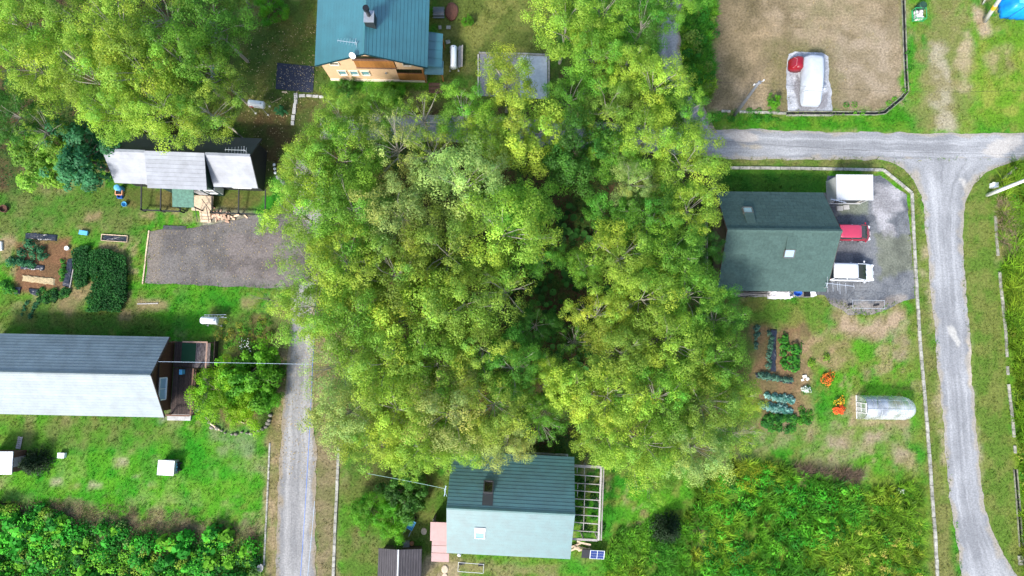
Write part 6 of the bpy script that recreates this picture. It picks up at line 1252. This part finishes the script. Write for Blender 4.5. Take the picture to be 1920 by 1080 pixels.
# tall grass lower right and far right, verge grass
GCOL = np.array([[0.040, 0.190, 0.012], [0.085, 0.290, 0.014], [0.17, 0.330, 0.018], [0.32, 0.36, 0.03]])
def gcol(x, y, rs, off, w=(.25, .35, .25, .15), sc=.45):
    t = np.clip(fbm(x, y, sc, 4, off) * 1.7 - .35, 0, .999) * 3; i = t.astype(int); f = (t - i)[:, None]; return GCOL[i] * (1 - f) + GCOL[np.minimum(i + 1, 3)] * f
V_, F_2, C_ = [], [], []; base = 0
for poly, n, h, ln, off, dr in (([(1300, 885), (1430, 862), (1560, 895), (1625, 915), (1630, 960), (1560, 1040), (1500, 1150), (1280, 1150), (1300, 1000)], 5200, .8, .7, 3, None), ([(1560, 930), (1722, 905), (1730, 1150), (1480, 1150), (1520, 1020)], 4500, .6, .8, 21, None), ([(1872, 305), (2010, 300), (2010, 1150), (1922, 1150), (1905, 820), (1890, 600), (1872, 420)], 11000, .85, .9, 33, None), ([(1150, 1000), (1300, 960), (1300, 1150), (1130, 1150)], 3500, .4, .9, 41, None), ([(1265, 0), (1340, 0), (1335, 120), (1325, 195), (1275, 200)], 2500, .4, .8, 47, None)):
    x, y, rs = scatter(poly, n, off); hh = h * (.45 + 1.0 * fbm(x, y, .5, 3, off)); cc_ = gcol(x, y, rs, off)
    if off in (21, 33): cc_ = cc_ * .5 + np.array([0.20, 0.320, 0.014]) * .5
    kk = 26; m_ = max(60, len(x) // 12); x, y, hh, cc_ = x[:m_], y[:m_], hh[:m_], cc_[:m_] * rs.uniform(.45, 1.4, (m_, 1))
    ax = rs.rand(m_ * kk) * 6.283; rr2 = .28 * rs.rand(m_ * kk) ** .6
    V, F, C = blades(np.repeat(x, kk) + np.cos(ax) * rr2, np.repeat(y, kk) + np.sin(ax) * rr2, rs, 2, np.repeat(hh, kk), .026, np.repeat(cc_, kk, 0), ln, dirn=np.repeat(ax, 2)); V_.append(V); F_2.append(F + base); C_.append(C); base += len(V)
stuff('tall_grass', np.concatenate(V_), np.concatenate(F_2), np.concatenate(C_), 'tall rank grass at the lower right and along the right edge', 'grass')
def leafy(poly, n, seed, h, size, cols, upb=1.1, zpow=.6, asp=.7, lump=.5, avoid=True, sc=.5):
    x, y, rs = scatter(poly, n, seed, avoid); H_ = h * (1 - lump + 2 * lump * fbm(x, y, sc, 4, seed)); z = H_ * rs.rand(len(x)) ** zpow
    nr = unit(rs.normal(size=(len(x), 3)) * .55 + [0, 0, upb]); cols = np.array(cols); t = np.clip(fbm(x, y, .6, 4, seed + 5) * 1.6 - .3 + rs.normal(size=len(x)) * .12, 0, .999) * (len(cols) - 1); i = t.astype(int); f = (t - i)[:, None]
    c = (cols[i] * (1 - f) + cols[np.minimum(i + 1, len(cols) - 1)] * f) * rs.uniform(.7, 1.3, (len(x), 1))
    V, F = leaf_quads(np.stack([x, y, z + .03], 1), nr, size * rs.uniform(.5, 1.4, len(x)), asp, rs); return V, F, c
def clumpy(poly, n, seed, rr, hr, size, cols, per=90, asp=.7, upb=.6, avoid=True):
    """bushy growth: many mounds of leaves, each with its own size, height and colour"""
    x, y, rs = scatter(poly, n, seed, avoid); cols = np.array(cols); Ps, Ns, Cs, Ss = [], [], [], []
    for i in range(len(x)):
        r = rs.uniform(*rr); h = rs.uniform(*hr); k = int(per * (r / rr[1]) ** 1.5) + 12; d = unit(rs.normal(size=(k, 3))); d[:, 2] = np.abs(d[:, 2]); q = rs.uniform(.35, 1, k) ** .5
        p = d * q[:, None] * np.array([r, r, h]) + np.array([x[i], y[i], 0.03]); c = cols[rs.randint(0, len(cols))] * rs.uniform(.75, 1.25)
        Ps.append(p); Ns.append(unit(d * .6 + np.array([0, 0, upb]) + rs.normal(size=(k, 3)) * .35)); Cs.append(c * rs.uniform(.78, 1.22, (k, 1))); Ss.append(rs.uniform(*size) * rs.uniform(.7, 1.25, k))
    V, F = leaf_quads(np.concatenate(Ps), np.concatenate(Ns), np.concatenate(Ss), asp, rs); return V, F, np.concatenate(Cs)
def leafy_stuff(name, parts, label, cat):
    V_, F_2, C_ = [], [], []; b0 = 0
    for V, F, C in parts: V_.append(V); F_2.append(F + b0); C_.append(C); b0 += len(V)
    return stuff(name, np.concatenate(V_), np.concatenate(F_2), np.concatenate(C_), label, cat)
WEED = [(0.012, 0.090, 0.010), (0.020, 0.180, 0.012), (0.035, 0.300, 0.016), (0.07, 0.40, 0.02), (0.15, 0.40, 0.02)]
LLP = [(-40, 948), (70, 945), (150, 975), (230, 975), (270, 1000), (400, 996), (485, 1015), (492, 1150), (-40, 1150)]
leafy_stuff('weed_thicket', [clumpy(LLP, 330, 71, (.4, 1.0), (.5, 1.8), (.07, .12), WEED, 150), clumpy(LLP, 160, 72, (.35, .8), (.6, 2.0), (.16, .26), WEED[1:], 60, .85), clumpy(LLP, 60, 73, (.3, .6), (.9, 2.0), (.06, .09), [(0.22, 0.33, 0.03), (0.16, 0.28, 0.06)], 120), leafy(LLP, 9000, 74, .6, .09, [(0.012, 0.06, 0.008), (0.03, 0.12, 0.012)], lump=.6)], 'thicket of broad leaved weeds in the lower left corner', 'weeds')
LRP = [(1310, 895), (1430, 872), (1560, 900), (1640, 920), (1722, 910), (1732, 1150), (1250, 1150), (1300, 1000)]
LR1 = [(1305, 900), (1430, 872), (1560, 900), (1630, 920), (1600, 980), (1520, 1050), (1490, 1150), (1300, 1150), (1318, 1000)]; LR2 = [(1600, 930), (1722, 910), (1732, 1150), (1490, 1150), (1520, 1050)]
leafy_stuff('rough_growth', [clumpy(LR1, 260, 171, (.35, .95), (.4, 1.5), (.10, .19), [(0.022, 0.17, 0.010), (0.035, 0.27, 0.012), (0.06, 0.36, 0.015), (0.11, 0.42, 0.02)], 130, .30), clumpy(LR2, 200, 172, (.25, .7), (.3, 1.0), (.06, .12), [(0.16, 0.33, 0.02), (0.26, 0.38, 0.03), (0.36, 0.38, 0.06), (0.06, 0.26, 0.012), (0.03, 0.17, 0.012)], 100, .45), clumpy([(1335, 890), (1440, 872), (1430, 910), (1350, 930)], 26, 173, (.3, .6), (.8, 1.5), (.05, .08), [(0.36, 0.40, 0.02)], 90, .3), clumpy([(1560, 1010), (1700, 980), (1720, 1080), (1600, 1080)], 30, 175, (.15, .35), (.5, 1.0), (.05, .08), [(0.45, 0.38, 0.08), (0.40, 0.42, 0.05)], 60, .7)], 'leafy rough growth among the tall grass at the lower right', 'weeds')
leafy_stuff('pergola_growth', [clumpy([(1079, 892), (1128, 894), (1126, 1005), (1078, 1003)], 40, 191, (.2, .5), (.2, .7), (.06, .10), [(0.012, 0.07, 0.010), (0.03, 0.13, 0.012), (0.05, 0.17, 0.015)], 70, .6, avoid=False)], 'dark green plants growing under the open pergola', 'plants')
leafy_stuff('verge_growth', [clumpy([(1880, 310), (2010, 300), (2010, 1150), (1930, 1150), (1910, 820), (1895, 600), (1880, 420)], 190, 174, (.3, .8), (.3, .9), (.06, .12), [(0.06, 0.25, 0.015), (0.14, 0.34, 0.02), (0.22, 0.36, 0.02), (0.30, 0.35, 0.05)], 80, .5)], 'leafy growth beyond the right verge kerb', 'weeds')
leafy_stuff('lot_weeds', [clumpy([(1285, 0), (1340, 0), (1338, 120), (1330, 205), (1280, 205)], 80, 181, (.25, .7), (.25, .9), (.06, .11), [(0.03, 0.17, 0.012), (0.05, 0.24, 0.014), (0.13, 0.22, 0.03)], 90, .6), clumpy([(1330, 206), (1475, 208), (1475, 222), (1330, 236)], 45, 182, (.15, .4), (.15, .4), (.05, .08), [(0.03, 0.18, 0.012), (0.06, 0.25, 0.014)], 60, .5), clumpy([(1570, 200), (1650, 200), (1692, 170), (1700, 60), (1704, 60), (1710, 180), (1660, 222), (1570, 220)], 60, 183, (.15, .35), (.12, .3), (.05, .08), [(0.04, 0.20, 0.012), (0.09, 0.28, 0.014)], 50, .5)], 'weeds along the border of the vacant lot', 'weeds')
leafy_stuff('flower_bed_growth', [clumpy([(405, 595), (512, 592), (512, 690), (470, 700), (420, 690)], 90, 75, (.2, .55), (.15, .5), (.05, .09), [(0.04, 0.20, 0.014), (0.08, 0.26, 0.016), (0.17, 0.24, 0.02), (0.24, 0.25, 0.03)], 70, .4)], 'mixed low growth in the bed between the fuel tank and the garden shrub', 'plants')
leafy_stuff('bean_patch', [leafy([(168, 472), (200, 468), (242, 480), (243, 525), (240, 560), (225, 585), (170, 585), (165, 560), (178, 530), (172, 500)], 9000, 77, .55, .085, [(0.010, 0.062, 0.012), (0.018, 0.100, 0.016), (0.030, 0.145, 0.022)], lump=.35)], 'large dark green leafy crop patch in the left garden', 'crop')
leafy_stuff('bean_patch', [leafy([(148, 466), (170, 462), (172, 500), (172, 535), (150, 543), (138, 530), (142, 490)], 3200, 78, .5, .085, [(0.010, 0.062, 0.012), (0.018, 0.095, 0.016), (0.030, 0.135, 0.022)], lump=.35)], 'narrow dark green crop strip left of the large crop patch', 'crop')
leafy_stuff('bean_patch', [clumpy([(76, 542), (128, 543), (132, 556), (110, 568), (75, 566)], 34, 79, (.2, .42), (.2, .45), (.06, .10), [(0.012, 0.07, 0.014), (0.022, 0.11, 0.018), (0.035, 0.15, 0.02)], 80)], 'small dark green crop patch at the bottom of the left garden', 'crop')
leafy_stuff('bean_patch', [clumpy([(1428, 779), (1488, 780), (1489, 806), (1430, 802)], 40, 80, (.2, .42), (.2, .5), (.06, .10), [(0.014, 0.085, 0.014), (0.03, 0.15, 0.02), (0.05, 0.20, 0.02)], 80)], 'dark green crop patch under the cabbage rows', 'crop')
leafy_stuff('bean_patch', [clumpy([(1493, 766), (1520, 764), (1521, 795), (1494, 795)], 26, 81, (.15, .34), (.15, .35), (.05, .08), [(0.03, 0.15, 0.014), (0.07, 0.24, 0.015)], 60)], 'square green crop patch right of the cabbage rows', 'crop')
# undergrowth in the wood: small leaves and big round butterbur leaves
FOR = [(580, 230), (1330, 245), (1335, 560), (1400, 800), (1300, 860), (1060, 840), (850, 860), (660, 880), (620, 700)]
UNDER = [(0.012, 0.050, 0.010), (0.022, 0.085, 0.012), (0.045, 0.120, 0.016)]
x, y, rs = scatter([(980, 400), (1120, 380), (1150, 600), (1130, 720), (1000, 720), (930, 640)], 420, 90); n = len(x); R_ = rs.uniform(.14, .34, n); hz = rs.uniform(.2, .8, n)
ang = np.linspace(0, 6.283, 9)[:-1]; tl = rs.normal(size=(n, 2)) * .25
V = np.stack([np.stack([x + 0 * R_, y, hz - .05], 1)] + [np.stack([x + R_ * np.cos(a), y + R_ * np.sin(a), hz + R_ * (np.cos(a) * tl[:, 0] + np.sin(a) * tl[:, 1]) + .02], 1) for a in ang], 1).reshape(-1, 3); i = np.arange(n)[:, None] * 9
F = np.concatenate([i + [0, 1 + k, 1 + (k + 1) % 8] for k in range(8)], 1).reshape(-1, 3); C = np.repeat(np.array([[0.035, 0.125, 0.018]]) * rs.uniform(.35, 1.5, (n, 1)), 8, 0)
stuff('butterbur_leaves', V, F, C, 'big round butterbur leaves in the dark gap of the wood', 'plants')
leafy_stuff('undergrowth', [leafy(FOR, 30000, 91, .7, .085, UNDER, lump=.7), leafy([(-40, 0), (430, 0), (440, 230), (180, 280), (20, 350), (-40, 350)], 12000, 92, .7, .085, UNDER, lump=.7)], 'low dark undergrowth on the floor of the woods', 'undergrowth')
# dead brush along the weed thicket
x, y, rs = scatter([(0, 940), (120, 935), (260, 955), (480, 985), (490, 1018), (300, 1010), (120, 985), (0, 975)], 1500, 95)
V, F, C = blades(x, y, rs, 3, .35, .012, np.tile([[0.16, 0.10, 0.065]], (len(x), 1)), 1.2); stuff('dead_brush', V, F, C, 'brown dead brush along the edge of the weed thicket', 'brush')
x, y, rs = scatter([(1480, 868), (1620, 886), (1615, 905), (1500, 890)], 700, 96, False)
V, F, C = blades(x, y, rs, 4, .4, .014, np.tile([[0.15, 0.105, 0.07]], (len(x), 1)), 1.3); stuff('dead_brush', V, F, C, 'grey brown dead stalks along the top of the tall grass', 'brush')
x, y, rs = scatter([(1868, 375), (1884, 365), (1905, 470), (1900, 500), (1872, 440)], 600, 97, False)
V, F, C = blades(x, y, rs, 5, .55, .018, np.tile([[0.36, 0.28, 0.16]], (len(x), 1)), 1.4); stuff('dry_straw', V, F, C, 'bleached straw beside the pale leaning pole', 'straw')
# fallen leaves on the pad, mat and lane
PADP = [(281, 434), (480, 408), (590, 420), (590, 518), (400, 534), (275, 528)]
def litter(poly, n, seed, col, s_, z, label):
    x, y, rs = scatter(poly, n, seed, False); nr = unit(rs.normal(size=(len(x), 3)) * .25 + [0, 0, 1]); V, F = leaf_quads(np.stack([x, y, np.full(len(x), z)], 1), nr, s_ * rs.uniform(.5, 1.5, len(x)), .7, rs, .05)
    stuff('fallen_leaves', V, F, np.array(col) * rs.uniform(.6, 1.4, (len(x), 1)), label, 'leaves')
litter(PADP, 900, 101, (0.34, 0.26, 0.13), .045, .055, 'fallen leaves scattered on the dark parking pad')
litter([(520, 119), (589, 126), (586, 172), (518, 166)], 170, 102, (0.42, 0.40, 0.34), .035, .066, 'pale fallen leaves on the dark navy mat')
litter([(430, 40), (600, 40), (600, 200), (560, 330), (470, 330)], 900, 103, (0.45, 0.36, 0.20), .05, .10, 'fallen leaves in the olive garden of the upper house')
litter([(520, 560), (600, 560), (600, 900), (520, 900)], 800, 104, (0.40, 0.30, 0.14), .045, .06, 'fallen leaves along the left lane')

# ------------------------------------------------------------------ garden plants, one by one
def plant_mesh(name, seed, R, h, n, leaf, cols, asp=.55, out=.8, m=None):
    rs = np.random.RandomState(seed); a = rs.rand(n) * 6.283; ph = rs.rand(3) * 6.283; r = R * rs.rand(n) ** .6 * (1 + .28 * np.sin(2 * a + ph[0]) + .16 * np.sin(3 * a + ph[1]) + .10 * np.sin(5 * a + ph[2])); p = np.stack([r * np.cos(a), r * np.sin(a), h * (1 - .55 * np.minimum(1, r / R) ** 2) * rs.uniform(.55, 1, n) + .02], 1)
    nr = unit(np.stack([np.cos(a) * out * r / R, np.sin(a) * out * r / R, np.ones(n)], 1) + rs.normal(size=(n, 3)) * .3); cols = np.array(cols); C = cols[rs.randint(0, len(cols), n)] * rs.uniform(.7, 1.3, (n, 1))
    V, F = leaf_quads(p, nr, leaf * rs.uniform(.6, 1.3, n), asp, rs); return np_mesh(name, V, F, LEAFG, C)
CB = [plant_mesh('cabbage', 200 + k, .34, .34, 60, .15, [(0.04, 0.15, 0.12), (0.12, 0.28, 0.23), (0.24, 0.42, 0.36)], .7) for k in range(3)]
ORD = ['first', 'second', 'third', 'fourth', 'fifth', 'sixth', 'seventh', 'eighth', 'ninth', 'tenth', 'eleventh', 'twelfth']
def row(name, meshes, pts, n, label, cat, group, s_=1.0, z=0.0, jit=.12):
    rg = random.Random(len(label)); a, b_ = Vector(P(*pts[0])), Vector(P(*pts[1]))
    for k in range(n):
        q = a.lerp(b_, (k + .5) / n); o = link(name, meshes[k % len(meshes)], None, (q.x + rg.uniform(-jit, jit), q.y + rg.uniform(-jit, jit), z), (0, 0, rg.uniform(0, 6.28))); f = s_ * rg.uniform(.7, 1.25); o.scale = (f, f, f); tag(o, ORD[k] + ' ' + label, cat, group)
row('cabbage', CB, [(1437, 741), (1488, 751)], 7, 'cabbage from the left in the upper blue green cabbage row', 'cabbage', 'upper cabbage row', .85)
row('cabbage', CB, [(1427, 759), (1484, 771)], 8, 'cabbage from the left in the lower blue green cabbage row', 'cabbage', 'lower cabbage row', .95)
LK = [plant_mesh('leek', 220 + k, .26, .4, 46, .13, [(0.07, 0.17, 0.11), (0.11, 0.24, 0.16)], .25, 1.2) for k in range(2)]
row('leek', LK, [(1418, 702), (1484, 714)], 12, 'grey green plant from the left in the slanting black bed', 'plant', 'plants of the slanting bed', 1.0, .06)
row('leek', LK, [(1443, 622), (1439, 690)], 10, 'grey green plant from the top along the upright black bed', 'plant', 'plants of the upright right bed', .9, .08)
row('leek', LK, [(1419, 612), (1418, 655)], 8, 'small plant from the top in the leftmost row of the right garden', 'plant', 'leftmost row of the right garden', .8)
GP = [plant_mesh('green_plant', 240 + k, .42, .5, 110, .11, [(0.02, 0.13, 0.014), (0.045, 0.22, 0.018), (0.07, 0.26, 0.02)]) for k in range(2)]
row('green_plant', GP, [(1469, 625), (1470, 690)], 6, 'leafy plant from the top in the left green row beside the upright bed', 'plant', 'left green row', .8)
row('green_plant', GP, [(1490, 650), (1489, 692)], 5, 'leafy plant from the top in the bright right row beside the upright bed', 'plant', 'right green row', 1.1)
DP = [plant_mesh('dark_plant', 260 + k, .45, .6, 110, .12, [(0.014, 0.085, 0.03), (0.03, 0.14, 0.05), (0.05, 0.19, 0.08)]) for k in range(2)]
for k, (px, py, s_, lab) in enumerate(((60, 460, 1.2, 'blue green plant under the long black bed'), (45, 475, 1.0, 'dark plant left of the brown soil'), (66, 477, .9, 'dark plant in the middle of the brown soil corner'), (80, 470, .9, 'small dark plant at the edge of the brown soil'), (82, 482, .9, 'dark leafy plant above the half hidden bed'))):
    o = link('vegetable_plant', DP[k % 2], None, P3(px, py), (0, 0, k)); o.scale = (s_,) * 3; tag(o, lab, 'plant')
row('vegetable_plant', DP, [(20, 490), (68, 496)], 7, 'dark plant from the left in the row over the half hidden bed', 'plant', 'row over the half hidden bed', .75, .03)
row('vegetable_plant', GP, [(120, 488), (117, 530)], 6, 'green plant from the top in the row left of the upright bed', 'plant', 'row left of the upright bed', .75)
row('vegetable_plant', GP, [(4, 530), (26, 545)], 4, 'green plant from the left edge below the straw bed', 'plant', 'plants at the left edge', .9)
row('seedling', DP, [(72, 565), (55, 600)], 7, 'seedling from the top in the right slanting row below the left garden', 'seedling', 'right seedling row', .38)
row('seedling', DP, [(52, 568), (40, 590)], 5, 'seedling from the top in the left slanting row below the left garden', 'seedling', 'left seedling row', .38)
def flowers(px, py, R, h, n, cols, label, leafc=((0.04, 0.15, 0.02),)):
    t = thing('flower_clump', label, 'flowers', P3(px, py)); link('foliage', plant_mesh('foliage', int(px), R * 1.05, h * .9, 90, .08, leafc), t); link('blooms', plant_mesh('blooms', int(px) + 1, R, h * 1.12, n, .055, cols, .9, .5), t)
flowers(1550, 709, .62, .45, 230, [(0.70, 0.16, 0.02), (0.60, 0.10, 0.02), (0.75, 0.25, 0.03)], 'orange red flower clump in the right garden, upper one', ((0.10, 0.09, 0.02),))
flowers(1572, 768, .46, .45, 320, [(0.85, 0.16, 0.035), (0.80, 0.10, 0.03)], 'bright vermilion flower clump left of the greenhouse', ((0.10, 0.10, 0.02),))
flowers(1573, 752, .42, .4, 90, [(0.80, 0.55, 0.03), (0.75, 0.35, 0.03)], 'yellow flower clump just above the vermilion one')
flowers(462, 646, .62, .7, 40, [(0.85, 0.86, 0.80)], 'white flowering shrub in the bed beside the lane', ((0.05, 0.16, 0.015),))
flowers(1510, 730, .40, .35, 120, [(0.62, 0.72, 0.60), (0.7, 0.75, 0.68)], 'pale silvery plant in the right garden path')
tag(mk('white_stones', lambda b: [b.box((P(1508, 708)[0] + dx, P(1508, 708)[1] + dy, .08), (s_, s_ * .8, .16), a) for dx, dy, s_, a in ((0, .1, .36, .2), (.25, -.12, .28, .7), (-.2, -.2, .24, .3))], mat('white_stone', (0.72, 0.68, 0.60), .8), bevel=.03), 'white stones above the silvery plant', 'stones')
flowers(1521, 680, .4, .3, 60, [(0.16, 0.27, 0.02)], 'lime leafy plant at the right garden path, left one', ((0.11, 0.26, 0.015),)); flowers(1548, 670, .35, .3, 60, [(0.16, 0.27, 0.02)], 'lime leafy plant at the right garden path, right one', ((0.14, 0.26, 0.03),))
flowers(1687, 920, .3, .5, 30, [(0.62, 0.66, 0.50)], 'pale leafed plant on the right rough grass', ((0.12, 0.24, 0.05),))
# small glass frame among the left trees
gf = thing('glass_cloche', 'small glass garden frame half hidden under the upper left birches', 'cold frame', P3(408, 140), .3)
mk('pane', lambda b: b.box((0, 0, .62), (.8, 1.0, .02), rot=Euler((0, rad(35), 0)).to_matrix()), M('pale_glass'), gf); mk('frame', lambda b: [b.bar((-.45, y, .9), (.4, y, .3), .05) for y in (-.5, .5)] + [b.bar((-.42, y, 0), (-.42, y, .88), .05) for y in (-.5, .5)], M('white_paint'), gf)
